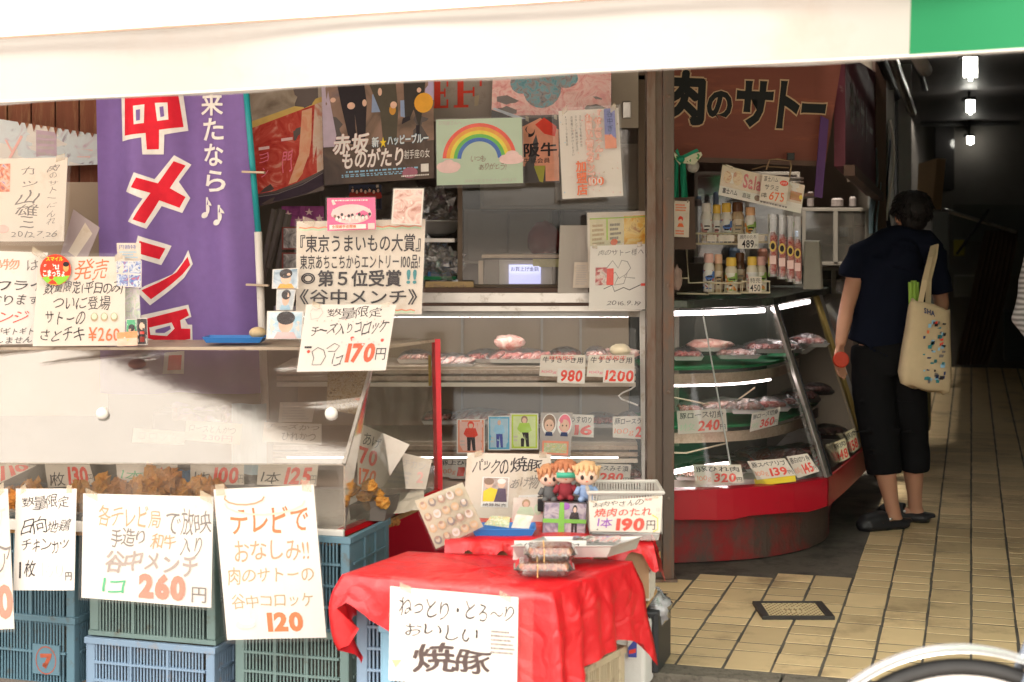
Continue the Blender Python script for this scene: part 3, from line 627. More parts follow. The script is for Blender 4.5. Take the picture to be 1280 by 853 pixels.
for i, (px, py, Y, wd, kd) in enumerate(((858, 449, 7.2, .14, 'red'), (980, 440, 7.6, .16, 'pale'), (863, 517, 7.1, .12, 'red'), (932, 515, 7.1, .16, 'pale'), (978, 508, 7.5, .14, 'red'), (858, 597, 7.0, .12, 'pale'), (925, 588, 7.25, .2, 'red'), (1000, 570, 7.45, .2, 'red'), (945, 575, 7.5, .2, 'pale'), (1020, 492, 8.1, .16, 'pale'))):
    meat_tray(px, py, Y, wd, .2, kd, ('red tray at the left end of the upper green shelf', 'pale tray round the corner on the upper green shelf', 'red tray at the left end of the lower green shelf', 'pale tray before the sausages', 'red tray at the bend of the lower green shelf', 'pale tray at the left of the curved case floor', 'red tray right of the 320 card', 'red tray behind the 145 card', 'pale tray deep in the curved case floor', 'pale tray farthest along the lower green shelf')[i], n=3 + i % 3, seed=60 + i)
# two-step price cards
def price(q, Y, name_, num, label, sub='100g', numc='red', paper='cream', u0=.35, namec='black', extra=(), sl=.02, right='円', v0=.45, subc='fadeor', cat='price card', h=.05, nb=.035):
    els = [('T', name_, .05, .08, .95, .38, namec, dict(h=.05, b=.01))] if name_ else []
    if sub: els.append(('T', sub, .04, v0 + .1, u0 - .04, .88, subc, dict(h=.04)))
    els.append(('T', num, u0, v0, .84 if right else .95, .93, numc, dict(b=nb, h=.02, skew=.06)))
    if right: els.append(('T', right, .86, .68, .97, .9, 'black', dict(b=.005)))
    return card('price_card', label, cat, q, Y, tuple(els) + tuple(extra), paper, sleeve=sl)
price(((676, 444), (732, 444), (731, 472), (674, 470)), 6.54, '牛すきやき用', '980', 'left of the two beef sukiyaki price cards, reading 980, taped high on the glass', sub='100g', numc='red', v0=.62, u0=.42, right='', subc='pink', extra=(('T', '銘柄和牛', .18, .02, .75, .24, 'red', dict(h=.06)), ('R', .40, .62, 1, 1.28, PAPER('white')), ('T', '980', .45, .68, .93, 1.22, 'red', dict(b=.035, skew=.05))))
price(((736, 444), (793, 444), (793, 472), (733, 471)), 6.54, '牛すきやき用', '1200', 'dearer beef sukiyaki price card reading 1200, nearest the steel post', sub='100g', numc='red', v0=.62, u0=.38, right='', subc='pink', extra=(('T', '銘柄和牛', .22, .02, .82, .24, 'red', dict(h=.06)), ('R', .35, .62, 1.0, 1.25, PAPER('white')), ('T', '1200', .38, .68, .97, 1.2, 'red', dict(b=.035, skew=.05))))
price(((690, 517), (742, 519), (742, 547), (690, 544)), 6.62, 'ロースうす切り', '16', 'price card reading 16 half hidden by two cartoon heads', sub='', u0=.52, right='')
price(((766, 521), (803, 520), (803, 549), (766, 547)), 6.6, '豚ロースう', '2', 'pork loin price card cut off by the case end at the number 2', sub='100g', u0=.75, right='')
price(((550, 573), (582, 574), (582, 597), (550, 596)), 6.6, '豚上ひ', '1', 'pork fillet price card beside the red taped case edge', sub='100g', u0=.66, right='', numc='red')
price(((727, 579), (789, 581), (787, 605), (727, 603)), 6.6, '豚ロースみそ漬', '280', 'miso marinated pork price card reading 280', sub='1枚', u0=.36)
price(((846, 514), (907, 511), (909, 539), (848, 543)), 6.88, '豚ロース切身', '240', 'larger flat pork loin card reading 240 close to the steel post', sub='1枚', u0=.4, numc='red', subc='palegreen')
price(((940, 517), (975, 509), (972, 531), (937, 540)), 7.0, '豚ロース切身', '360', 'slanted pork loin card reading 360 in the middle of the curved case', sub='1枚', u0=.34, subc='palegreen')
price(((866, 581), (926, 581), (930, 604), (870, 606)), 6.74, '豚ひれ肉', '320', 'pork fillet price card reading 320', sub='100g', u0=.38)
price(((934, 577), (981, 573), (995, 594), (946, 600)), 6.8, '豚スペアリブ', '139', 'spare rib price card reading 139 on a yellow block', sub='100g', u0=.4)
price(((983, 571), (1009, 567), (1024, 589), (997, 598)), 6.88, '豚白切り身', '145', 'pork price card reading 145 by the case corner', sub='100g', u0=.4)
b = MB(); q = [P(944, 600, 6.8), P(994, 594, 6.8), P(995, 602, 6.8), (P(945, 608, 6.8))]; b.slab(q, (0, .03, 0)); tag(b.build('yellow_block', mat('yellow_plastic', (.72, .55, .03), .35, .05, 9)), 'yellow plastic block under the spare rib price card', 'card holder')
for i, (x0, y0, x1, y1, Y) in enumerate(((1040, 548, 1056, 572, 7.4), (1056, 535, 1068, 560, 7.7), (1012, 560 - 5, 1030, 590 - 12, 7.3))):
    price(((x0, y0 + 6), (x1, y0), (x1 + 6, y1), (x0 + 8, y1 + 8)), Y, '豚肉', ('148', '158', '98')[i], ('dim yellowish card just right of the tall mullion', 'farthest dim yellowish card beside the brass mullion', 'dim yellowish card low behind the case corner')[i], sub='', u0=.1, right='', paper='yellow')
# ================================================================ window, posters and shop room
WB = mat('window_frame_brown', (.13, .09, .06), .5, .2, 8, stretch=(1, 1, .3))
W = empty('sliding_window', P(690, 385, 6.95), 'brown framed sliding shop window above the long showcase', 'window')
def bx(par, name, x0, y0, x1, y1, Y, th, m, **k):
    a, c = P(x0, y1, Y), P(x1, y0, Y); b = MB(); b.box((a.x, Y, a.z), (c.x, Y + th, c.z)); return b.build(name, m, par, **k)
bx(W, 'frame_post', 572, 100, 578, 360, 6.95, .03, WB); bx(W, 'frame_post', 798, 100, 806, 362, 6.95, .04, WB); bx(W, 'frame_rail', 380, 356, 806, 361, 6.93, .05, WB)
bx(W, 'frame_rail', 300, 84, 806, 94, 6.93, .05, WB)
a, c = P(578, 360, 6.965), P(798, 94, 6.965); b = MB(); b.grid(lambda u, v: Vector((a.x + (c.x - a.x) * u, 6.965, a.z + (c.z - a.z) * v)), 3, 3); b.build('glass_pane', clear('window_glass', .03, refl=.08, rough=.04, hcol=(.5, .43, .36)), W, fix=False)
bx(W, 'upper_panel', 765, 88, 798, 160, 6.9, .02, mat('beige_door_panel', (.4, .35, .28), .45, .1, 6)); bx(W, 'latch', 778, 127, 789, 148, 6.885, .015, M_alu, bevel=.004)
# --- posters on the window line
card('beef_poster', 'poster with a photo of marbled red beef on a dark dish beside the purple banner', 'poster', ((312, 112), (402, 108), (405, 238), (317, 260)), 6.55, (
    ('Q', [(0, 0), (1, 0), (1, .14), (0, .33)], photo('beef_bg', [(.2, .16, .12), (.4, .34, .26), (.55, .48, .4)], 6)),
    ('Q', [(.02, .27), (1, .10), (1, .155), (.02, .33)], 'gold'),
    ('Q', [(.0, .33), (1, .15), (1, .80), (.62, .87), (.3, .9), (.03, .89)], photo('beef_photo', [(.38, .03, .02), (.5, .05, .035), (.58, .09, .06), (.7, .3, .22)], 9, dist=3)),
    ('Q', [(.72, .22), (.86, .2), (.84, .5), (.78, .74), (.62, .86), (.5, .87), (.66, .62)], photo('beef_fat', [(.72, .33, .15), (.78, .45, .28), (.75, .3, .18)], 12)),
    ('Q', [(.9, .17), (1, .15), (1, .8), (.85, .83), (.86, .5)], photo('beef_fat2', [(.7, .45, .3), (.75, .6, .48), (.6, .2, .12)], 14)),
    ('Q', [(.03, .91), (.4, .92), (.75, .88), (1, .82), (1, .95), (.75, .99), (0, 1)], ink('platedark', (.05, .035, .05))),
    ('L', [(.03, .915), (.35, .93), (.7, .90), (1, .83)], .006, 'grey'), ('T', 'ヨシ', .1, .55, .24, .76, 'pink', dict(h=.1, vert=True)), ('T', '門', .42, .56, .58, .76, 'pink', dict(h=.1)), ('R', .1, .5, .25, .525, 'palepink'), ('R', .42, .45, .58, .475, 'palepink')),
    mat('poster_dark', (.1, .07, .06), .3, .2, 6), wav=.004)
card('drama_poster', 'dark film poster showing the legs of people in black suits over a pavement', 'poster', ((402, 108), (542, 98), (543, 223), (406, 232)), 6.5, (
    ('R', 0, 0, 1, .62, photo('street_blur', [(.12, .09, .07), (.24, .16, .12), (.3, .2, .16), (.17, .14, .16)], 5)),
    ('Q', [(.0, .0), (.05, 0), (.12, .5), (.1, .62), (0, .66)], ink('pale_lilac', (.5, .42, .52))), ('Q', [(.93, 0), (1, 0), (1, .22), (.92, .2)], ink('lilac', (.45, .4, .6))),
    ('Q', [(.45, .12), (.5, .12), (.52, .3), (.44, .3)], ink('skyb', (.25, .33, .5))), ('Q', [(.7, .2), (.74, .2), (.77, .38), (.7, .36)], ink('skyb', (.25, .33, .5))),
    ('Q', [(.14, 0), (.38, 0), (.4, .2), (.38, .55), (.32, .6), (.29, .3), (.3, .62), (.24, .6), (.17, .2)], 'black'), ('Q', [(.42, 0), (.66, 0), (.68, .3), (.66, .62), (.54, .62), (.52, .3)], ink('suit2', (.09, .08, .06))),
    ('Q', [(.73, 0), (.93, 0), (.9, .3), (.87, .5), (.82, .3), (.78, .4), (.74, .38)], ink('suit3', (.05, .045, .04))), ('Q', [(.72, .38), (.78, .36), (.79, .4), (.71, .44)], 'black'), ('Q', [(.84, .46), (.87, .46), (.87, .56), (.84, .54)], 'black'),
    ('E', .91, .24, .085, .1, ink('lantern', (.75, .38, .05))), ('E', .63, .29, .03, .05, ink('lantern2', (.6, .3, .06))),
    ('E', .26, .22, .035, .035, 'skin'), ('E', .38, .2, .02, .035, 'skin'), ('E', .64, .24, .03, .035, 'skin'), ('E', .52, .1, .018, .04, 'skin'), ('E', .1, .15, .025, .025, 'skin'), ('E', .87, .11, .02, .025, 'skin'),
    ('R', .0, .62, 1, 1, photo('poster_ground', [(.07, .05, .045), (.12, .09, .075), (.05, .04, .045)], 4)),
    ('T', '赤坂', .08, .5, .40, .7, 'white', dict(b=.015, skew=.12, out=('palepink', .02))), ('T', 'ものがたり', .16, .66, .71, .85, 'white', dict(b=.015, skew=.1, out=('palepink', .015))),
    ('T', '新', .44, .55, .5, .65, 'white', dict(b=.01, out=('sky', .03))), ('T', '★', .51, .55, .57, .66, 'yellow', dict(b=.01)), ('T', 'ハッピーブルー', .58, .545, .95, .64, 'white', dict(b=.01, out=('sky', .035))),
    ('T', '射手座の女', .73, .7, .96, .79, 'white', dict(b=0)), ('S', .2, .87, .85, .90, 1, 'sky'), ('S', .16, .905, .85, .94, 2, 'sky'), ('E', .78, .93, .07, .055, ink('mauve', (.4, .16, .22))), ('R', .88, .85, .95, .93, 'white'), ('S', .7, .95, .95, .975, 1, 'white')),
    mat('poster_black', (.07, .055, .05), .3, .2, 5), wav=.004, curl=.01)
card('beef_sign', 'weathered grey board with red serif letters E and F behind the rainbow drawing', 'sign', ((540, 99), (616, 96), (616, 150), (540, 152)), 6.8, (
    *[('R', u0, v0, u1, v1, 'red') for u0, v0, u1, v1 in ((.04, .0, .14, .70), (-.02, .0, .27, .06), (-.02, .64, .27, .70), (.14, .31, .21, .37), (.24, .0, .27, .2), (.24, .5, .27, .7), (.20, .24, .225, .44), (.42, .0, .52, .70), (.36, .0, .82, .06), (.36, .64, .60, .70), (.52, .31, .68, .37), (.785, .0, .82, .22), (.67, .23, .70, .45))],
    ('Q', [(.7, .45), (.78, .42), (.76, .66), (.7, .68)], ink('tape', (.5, .42, .3)))), mat('grey_board', (.4, .35, .31), .6, .1, 6, dirt=((.25, .2, .16), .3, 6)), th=.012)
arcs = []
for i, cn in enumerate(((.8, .08, .04), (.8, .35, .02), (.8, .68, .03), (.12, .5, .06), (.03, .13, .5))):
    arcs.append(('A', .50, .62, .43 - .043 * i - .045, .43 - .043 * i, 3, 177, 1.28, ink('rainbow%d' % i, cn)))
card('rainbow_drawing', 'childlike rainbow drawing with two clouds on pale green paper', 'drawing', ((545, 150), (652, 147), (654, 229), (546, 232)), 6.5, tuple(arcs) + tuple(('E', u, v, a, b_, 'palepink') for u, v, a, b_ in ((.08, .72, .08, .07), (.14, .68, .07, .07), (.2, .72, .08, .07), (.14, .76, .12, .06), (.8, .62, .07, .06), (.88, .57, .08, .07), (.94, .62, .06, .06), (.87, .65, .14, .06))) + (
    ('T', 'いつも', .40, .56, .57, .66, 'brown', dict(h=.1)), ('T', 'ありがとう!', .49, .68, .81, .79, 'brown', dict(h=.1)), ('T', 'お肉屋さんへ', .03, .02, .30, .09, 'faint', dict(h=.08)), ('T', '2024.11.23 たかださん はなより', .32, .92, .92, .97, 'faint', dict(h=.05))),
    mat('mint_paper', (.5, .66, .5), .5, .04, 8, trans=.1), sleeve=(.01, .015, .02, .05))
card('beef_member_card', 'orange notice with black brush characters for Osaka beef half hidden by clear film', 'notice', ((653, 149), (698, 146), (699, 228), (654, 229)), 6.62, (
    ('Q', [(0, .12), (.5, 0), (1, .2), (1, .74), (0, .74)], ink('salmon', (.8, .38, .26))), ('E', .2, .2, .14, .09, 'black'), ('E', .22, .17, .11, .07, ink('salmon', (.8, .38, .26))), ('Q', [(.35, .1), (.6, 0), (.95, .15), (.9, .3), (.6, .25)], 'red'),
    ('T', '阪牛', .02, .38, .95, .60, 'black', dict(b=.025)), ('T', '牛協会員', .02, .62, .75, .70, 'black', dict()), ('Q', [(.3, .74), (.62, .74), (.55, 1), (.45, .98)], ink('olive', (.4, .4, .08))), ('R', .62, .74, 1, .98, ink('salmon', (.8, .38, .26)))), mat('poster_dark2', (.05, .04, .04), .3, .2, 6))
card('meat_photo', 'large photo of pink sliced meat with blue green flowers at the top of the window', 'poster', ((616, 93), (764, 88), (764, 147), (614, 150)), 6.66, (
    ('R', 0, 0, 1, .92, photo('slices', [(.62, .2, .2), (.78, .36, .34), (.84, .55, .52), (.7, .28, .27)], 14, dist=3)), ('Q', [(0, .78), (.25, 1), (0, 1)], 'black'), ('Q', [(0, .76), (.03, .74), (.3, 1), (.22, 1)], ink('dish', (.5, .55, .65))),
    ('E', .42, .35, .16, .42, photo('flower', [(.05, .2, .26), (.12, .32, .38), (.25, .2, .2), (.05, .1, .14)], 40, dist=1)), ('E', .25, .2, .1, .25, photo('flower', [])), ('E', .62, .15, .1, .2, photo('flower', []))), mat('poster_dark', (.1, .07, .06)), sleeve=.0, wav=.003)
els = [('T', '「せんちゃん」', .58, .02, .70, .57, 'white', dict(vert=True, b=.01, out=('orange', .065))), ('T', 'お買い物スタンプ', .43, .06, .55, .80, 'white', dict(vert=True, b=.01, out=('orange', .065))), ('T', '100', .45, .78, .66, .86, 'white', dict(b=.01, out=('orange', .065))),
       ('T', '加盟店', .24, .58, .42, .97, 'orange', dict(vert=True, b=.035)), ('Q', [(.75, .01), (.93, .0), (.93, .46), (.74, .46)], ink('campaign_blue', (.2, .22, .5))), ('Q', [(.74, .3), (.93, .3), (.93, .46), (.74, .46)], ink('campaign_or', (.75, .3, .2))), ('T', '谷中ぎんざ', .79, .03, .89, .43, 'navy', dict(vert=True)),
       ('T', 'スタンプをお集めの方', .33, .07, .37, .42, 'black', dict(vert=True)), ('T', 'スタンプに興味がある方', .26, .07, .30, .47, 'black', dict(vert=True)), ('T', 'お気軽にお声がけください', .19, .07, .23, .52, 'black', dict(vert=True)), ('T', '※スタンプ対象商品', .1, .07, .13, .4, 'black', dict(vert=True))]
rn = random.Random(5)
for i in range(60):
    u, v = rn.uniform(.02, .97), rn.uniform(.02, .97); du, dv = rn.uniform(-.02, .02), rn.uniform(-.008, .008); els.insert(0, ('Q', [(u, v), (u + .012, v + .004), (u + .012 + du, v + .01 + dv), (u + du, v + .008 + dv)], rn.choice(['fadepink', 'sky', 'fadeor', 'red', 'tan', 'pink'])))
card('stamp_notice', 'white stamp campaign notice with orange lettering and confetti in a clear sleeve', 'notice', ((698, 139), (773, 135), (779, 245), (703, 249)), 6.42, els, 'white', sleeve=(.12, .03, .03, .02))
card('magazine_page', 'laminated magazine spread with yellow and orange food photos', 'magazine page', ((734, 266), (808, 264), (808, 326), (735, 340)), 6.64, (
    ('R', .04, .12, .98, .95, ink('mag', (.68, .62, .42))), ('R', .62, .08, .98, .9, photo('food_or', [(.6, .2, .03), (.75, .42, .06), (.8, .6, .2), (.4, .15, .04)], 16)), ('S', .08, .2, .3, .9, 9, 'tan'), ('S', .38, .2, .56, .85, 8, 'grey'), ('E', .45, .55, .06, .06, 'orange'), ('R', .32, .1, .345, .5, 'lime'), ('R', .62, .82, .75, .9, 'red'), ('R', .04, .1, .98, .12, 'lime')), 'cream', sleeve=.02)
card('autograph_board', 'white autograph square with loose signature dated 2016.9.19 at the window corner', 'autograph', ((738, 308), (808, 305), (808, 387), (736, 387)), 6.56, (
    ('T', '肉のサトー様へ', .14, .06, .95, .17, 'grey', dict(h=.08)), ('L', [(.3, .35), (.4, .24), (.5, .36), (.56, .24), (.66, .26), (.72, .36), (.6, .5), (.8, .52)], .006, 'grey'), ('L', [(.32, .5), (.45, .42), (.52, .52), (.66, .44), (.6, .6), (.44, .62), (.5, .5)], .006, 'grey'), ('L', [(.25, .68), (.4, .62), (.44, .72), (.6, .66), (.7, .7), (.9, .62)], .007, 'black'),
    ('T', '2016.9.19', .3, .86, .9, .94, 'grey', dict(h=.08)), ('R', .1, .34, .3, .62, photo('crowd', [(.1, .05, .05), (.5, .1, .1), (.7, .6, .55), (.4, .3, .28)], 30)), ('R', .3, .36, .42, .62, 'red'), ('R', .9, .6, 1, .64, 'red')), 'white', th=.003, sleeve=.02)
card('blank_sheet', 'blank hazy plastic sheet stuck on the window left of the magazine page', 'plastic sheet', ((700, 282), (735, 282), (735, 366), (697, 367)), 6.72, (), mat('hazy_plastic', (.42, .38, .34), .4, .05, 3), th=.001)
card('small_note', 'small faded white note behind the blank plastic sheet', 'note', ((718, 328), (738, 328), (737, 360), (716, 360)), 6.69, (('S', .15, .1, .85, .9, 9, 'faint'),), 'old')
card('pink_group_photo', 'bright pink card with a group photo on top of the award board', 'photo card', ((409, 248), (469, 247), (470, 287), (409, 289)), 5.72, (
    ('R', 0, 0, 1, 1, ink('hotpink', (.8, .14, .32))), ('E', .5, .5, .42, .3, ink('lightpink', (.85, .6, .6))), *[('E', .16 + .072 * i, .56 + .05 * math.sin(i * 2.4), .03, .05, 'black' if i % 3 else 'brown') for i in range(11)], *[('E', .2 + .068 * i, .64 + .04 * math.sin(i * 2), .03, .06, 'white') for i in range(10)],
    ('R', .05, .82, .8, .96, 'white'), ('T', '全国握手会開催', .1, .83, .6, .93, 'orange', dict(b=.02)), ('S', .1, .05, .9, .12, 1, 'white'), ('R', .84, .8, .98, .98, 'palepink')), 'white', sleeve=.03)
card('blossom_photo', 'clear sleeved photo of pale pink blossoms at the top right of the award board', 'photo card', ((492, 236), (530, 236), (527, 282), (489, 280)), 5.74, (('R', .05, .04, .95, .96, photo('blossom', [(.45, .2, .16), (.7, .45, .4), (.8, .68, .62), (.6, .35, .38)], 22)),), 'white', sleeve=.04)
# --- award board and cheese croquette sign over the fry case
card('award_board', 'large cream board praising a fifth place food award above the fry case', 'sign', ((371, 277), (532, 274), (527, 393), (370, 392)), 5.78, (
    ('L', [(.02 + .05 * i, .07 + .012 * (i % 2)) for i in range(20)], .008, 'fadeor'), ('L', [(.02 + .05 * i, .085 + .012 * (i % 2)) for i in range(20)], .008, 'palegreen'), ('L', [(.35 + .035 * i, .955 + .012 * (i % 2)) for i in range(18)], .008, 'fadeor'), ('L', [(.35 + .035 * i, .97 + .01 * (i % 2)) for i in range(18)], .008, 'palegreen'),
    ('T', '『東京うまいもの大賞』', .03, .15, .97, .34, 'black', dict(b=.012)), ('T', '東京あちこちからエントリー100品!', .03, .365, .97, .52, 'black', dict(b=.01)), ('T', '◎', .04, .56, .15, .68, 'black', dict(b=.01)), ('T', '第５位受賞', .17, .53, .83, .71, 'black', dict(b=.025)), ('T', '!!', .87, .53, .95, .68, 'teal', dict(b=.03)),
    ('T', '《谷中メンチ》', .03, .735, .96, .90, 'black', dict(b=.012))), 'cream', th=.004, sleeve=.012)
card('cheese_croquette_sign', 'white handwritten cheese croquette sign priced 170 with red dots hanging on the fry case edge', 'price sign', ((383, 381), (495, 381), (482, 463), (371, 465)), 5.45, (
    ('T', '数量限定', .24, .02, .86, .22, 'black', dict(h=.12)), ('T', 'チーズ入りコロッケ', .10, .28, .96, .50, 'black', dict(h=.1, b=.005, rise=-.06)), ('T', '170', .52, .58, .84, .88, ink('brightred', (.85, .1, .04)), dict(b=.05, skew=.05)), ('T', '円', .86, .66, .97, .84, 'black'), ('T', '1コ', .38, .72, .50, .92, 'black', dict(h=.1)),
    ('E', .91, .54, .018, .025, 'red'), ('E', .10, .70, .018, .025, 'red'), ('E', .57, .50, .02, .022, 'red'), ('Q', [(.55, .505), (.59, .505), (.565, .55)], 'red'), ('L', [(.17, .8), (.14, .7), (.2, .64), (.27, .68), (.3, .78), (.26, .9), (.16, .9), (.17, .8)], .004, 'black'), ('L', [(.3, .66), (.38, .58), (.44, .62), (.4, .7), (.32, .7)], .004, 'black'), ('L', [(.06, .1), (.08, .06), (.12, .08), (.17, .05), (.2, .12), (.16, .2), (.08, .22), (.06, .12)], .004, 'faint'), ('R', .05, .62, .13, .65, 'black'), *[('E', .15 + .08 * i, .24 + .02 * math.sin(i * 3), .008, .01, 'fadepink') for i in range(10)], *[('E', .46 + .06 * i, .56 + .05 * math.sin(i * 2.1), .012, .014, 'palepink') for i in range(8)]), 'white', sleeve=.01, wav=.002)
def idol(q, Y, label, bgc, hair='black'):
    return card('photo_card', label, 'photo card', q, Y, (('R', .04, .04, .96, .96, photo('idol_' + bgc[0], bgc[1], 18)), ('E', .52, .45, .2, .34, 'skin'), ('E', .52, .25, .25, .24, hair), ('Q', [(.2, .98), (.3, .75), (.74, .75), (.85, .98)], ink('top_' + bgc[0], bgc[2]))), 'white', sleeve=.02)
idol(((341, 337), (373, 335), (373, 361), (340, 361)), 5.7, 'photo card of a dark haired young person with orange strip beside the award board', ('a', [(.2, .3, .4), (.5, .6, .7), (.7, .7, .7)], (.85, .4, .08)))
idol(((346, 362), (370, 362), (366, 388), (345, 388)), 5.7, 'small photo card of a person in pale blue between two larger photo cards', ('b', [(.5, .55, .6), (.7, .75, .78)], (.4, .6, .75)))
idol(((334, 389), (380, 389), (378, 424), (333, 424)), 5.6, 'photo card with light blue background nearest the fry case edge', ('c', [(.3, .55, .72), (.6, .72, .8), (.75, .8, .82)], (.7, .5, .5)))
# --- things behind
card('star_poster', 'small purple poster with white stars behind the award board', 'poster', (352, 258, 405, 283), 6.9, (('R', 0, 0, 1, 1, photo('purp', [(.15, .03, .12), (.35, .08, .25), (.2, .05, .2)], 12)), *[('T', '★', u, v, u + .2, v + .35, 'palepink') for u, v in ((.05, .2), (.3, .5), (.55, .1), (.8, .4))]), 'old')
card('dark_group_poster', 'dark poster with a row of people in red behind the drama poster', 'poster', (436, 231, 477, 262), 7.2, (('R', 0, 0, 1, 1, ink('nightblue', (.05, .06, .1))), *[('F', .12 + .13 * i, .15 + .05 * (i % 2), .8, .5, 'black', 'dkred', 'black') for i in range(7)]), 'old')
for i, (y0, y1) in enumerate(((284, 312), (316, 345))):
    card('framed_photo', ('upper', 'lower')[i] + ' dark photo in a red wooden frame beside the white pole', 'framed photo', (353, y0, 373, y1), 6.6, (('R', .1, .06, .9, .94, photo('bwp', [(.06, .06, .06), (.3, .28, .27), (.6, .56, .52)], 20)),), mat('red_wood', (.2, .04, .03), .5, .2, 9), th=.015)
card('wood_notice', 'thin wooden board with handwritten characters left of the register', 'board', (532, 352, 592, 371), 6.88, (('T', 'う御座います', .05, .15, .85, .85, 'brown', dict(h=.1)),), mat('pale_wood', (.45, .3, .14), .5, .2, 9, stretch=(1, 1, 5)), th=.012)
K = empty('register', P(660, 365, 7.15), 'metal shop scale with a lit blue screen behind the window', 'scale')
bx(K, 'body', 604, 324, 734, 362, 7.15, .25, mat('scale_body', (.2, .17, .14), .4, .2, 9), bevel=.006); bx(K, 'top_rim', 602, 318, 736, 323, 7.12, .3, mat('scale_rim', (.55, .42, .3), .4, .1, 9), bevel=.004)
bx(K, 'bottom_rim', 600, 358, 736, 364, 7.11, .3, MATS['scale_rim'], bevel=.003); bx(K, 'side_rim', 598, 326, 604, 360, 7.11, .05, MATS['scale_rim']); bx(K, 'panel', 624, 325, 690, 358, 7.14, .02, mat('scale_panel', (.45, .42, .38), .35, .1, 9), bevel=.002)
bx(K, 'screen', 636, 331, 676, 355, 7.128, .01, glow('screen_blue', (.25, .28, .55), .32)); c_ = card('screen_text', '', '', (638, 333, 674, 340), 7.122, (('T', 'お買上げ金額', .02, .1, .98, .9, 'navy'),), glow('screen_blue2', (.3, .33, .6), .35), parent=K); bx(K, 'keypad', 666, 324, 712, 334, 7.125, .012, mat('yellow_keys', (.5, .45, .2), .5, .2, 80))
b = MB(); b.lathe([(.03, 0), (.09, .02), (.125, .075), (.13, .078), (.12, .07), (.08, .022), (.0, .006)], P(545, 296, 7.3), 20); tag(b.build('steel_bowl', M_steelt, smooth=True), 'shiny steel mixing bowl on a shelf behind the window post', 'bowl')
b = MB(); b.box(tuple(P(525, 303, 7.15)), tuple(P(572, 298, 7.55))); tag(b.build('wall_shelf', M_alu), 'metal shelf carrying the steel bowl', 'shelf')
for i, (x, y, s, Y) in enumerate(((548, 262, .09, 7.5), (545, 325, .08, 7.2), (562, 330, .06, 7.1), (555, 345, .07, 7.1))):
    b = MB(); b.ball(P(x, y, Y), (s, s * .8, s * 1.1), 12, 9, rough=.8, fr=3, seed=i); tag(b.build('plastic_bag', clear('bag_film', .2, refl=.15, rough=.15), fix=False), ('clear bag hanging above the steel bowl', 'large clear bag under the steel bowl', 'small clear bag beside the window post', 'lowest clear bag behind the award board')[i], 'plastic bag')
b = MB(); a, c = P(520, 350, 7.05), P(570, 346, 7.05); b.box((a.x, 7.05, a.z), (c.x, 7.3, c.z)); tag(b.build('cutting_board', M_green), 'green cutting board behind the wooden notice board', 'cutting board')
b = MB(); a, c = P(535, 346, 7.1), P(566, 340, 7.1); b.box((a.x, 7.1, a.z), (c.x, 7.25, c.z)); tag(b.build('blue_dish', mat('blue_plastic', (.03, .16, .45), .35, .08, 10)), 'blue dish on the green cutting board', 'dish')
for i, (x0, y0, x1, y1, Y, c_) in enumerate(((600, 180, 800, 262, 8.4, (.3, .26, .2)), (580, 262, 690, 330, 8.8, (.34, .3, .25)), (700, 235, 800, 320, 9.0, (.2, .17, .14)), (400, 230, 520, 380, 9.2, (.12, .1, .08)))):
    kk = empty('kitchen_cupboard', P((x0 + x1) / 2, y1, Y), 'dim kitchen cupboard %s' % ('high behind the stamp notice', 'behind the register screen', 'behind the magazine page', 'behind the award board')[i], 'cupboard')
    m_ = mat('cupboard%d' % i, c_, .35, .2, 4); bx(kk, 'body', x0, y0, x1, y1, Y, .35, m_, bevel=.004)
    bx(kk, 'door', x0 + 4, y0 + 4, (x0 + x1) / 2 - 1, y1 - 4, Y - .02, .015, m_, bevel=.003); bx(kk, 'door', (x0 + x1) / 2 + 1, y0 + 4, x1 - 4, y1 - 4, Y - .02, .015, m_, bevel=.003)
b = MB(); b.ball(P(680, 300, 8.2), (.09, .08, .1), 12, 8, rough=.2); tag(b.build('red_bag', mat('red_bag', (.25, .03, .03), .5, .2, 8), smooth=True), 'dim red bag on a counter behind the window glass', 'bag')
b = MB(); b.ball(P(500, 255, 8.2), (.3, .1, .12), 12, 8, rough=.5); b.ball(P(470, 320, 8.0), (.1, .1, .12), 12, 8, rough=.5); tag(b.build('shelf_clutter', mat('clutter', (.14, .12, .1), .6, .5, 30)), 'dark heap of kitchen things behind the posters', 'clutter', kind='stuff')
for i, (x, y0, y1) in enumerate(((336, 262, 370), (345, 262, 335), (352, 268, 350))):
    b = MB(); b.tube([P(x - 12 + i * 3, y1, 6.7), P(x + 8, y0, 6.7)], .018, 7); tag(b.build('rolled_umbrella', mat('umbrella_grey', (.12, .1, .085), .6, .3, 20)), ('longest rolled grey umbrella behind the white pole', 'middle rolled umbrella behind the white pole', 'short rolled umbrella next to the framed photos')[i], 'umbrella')
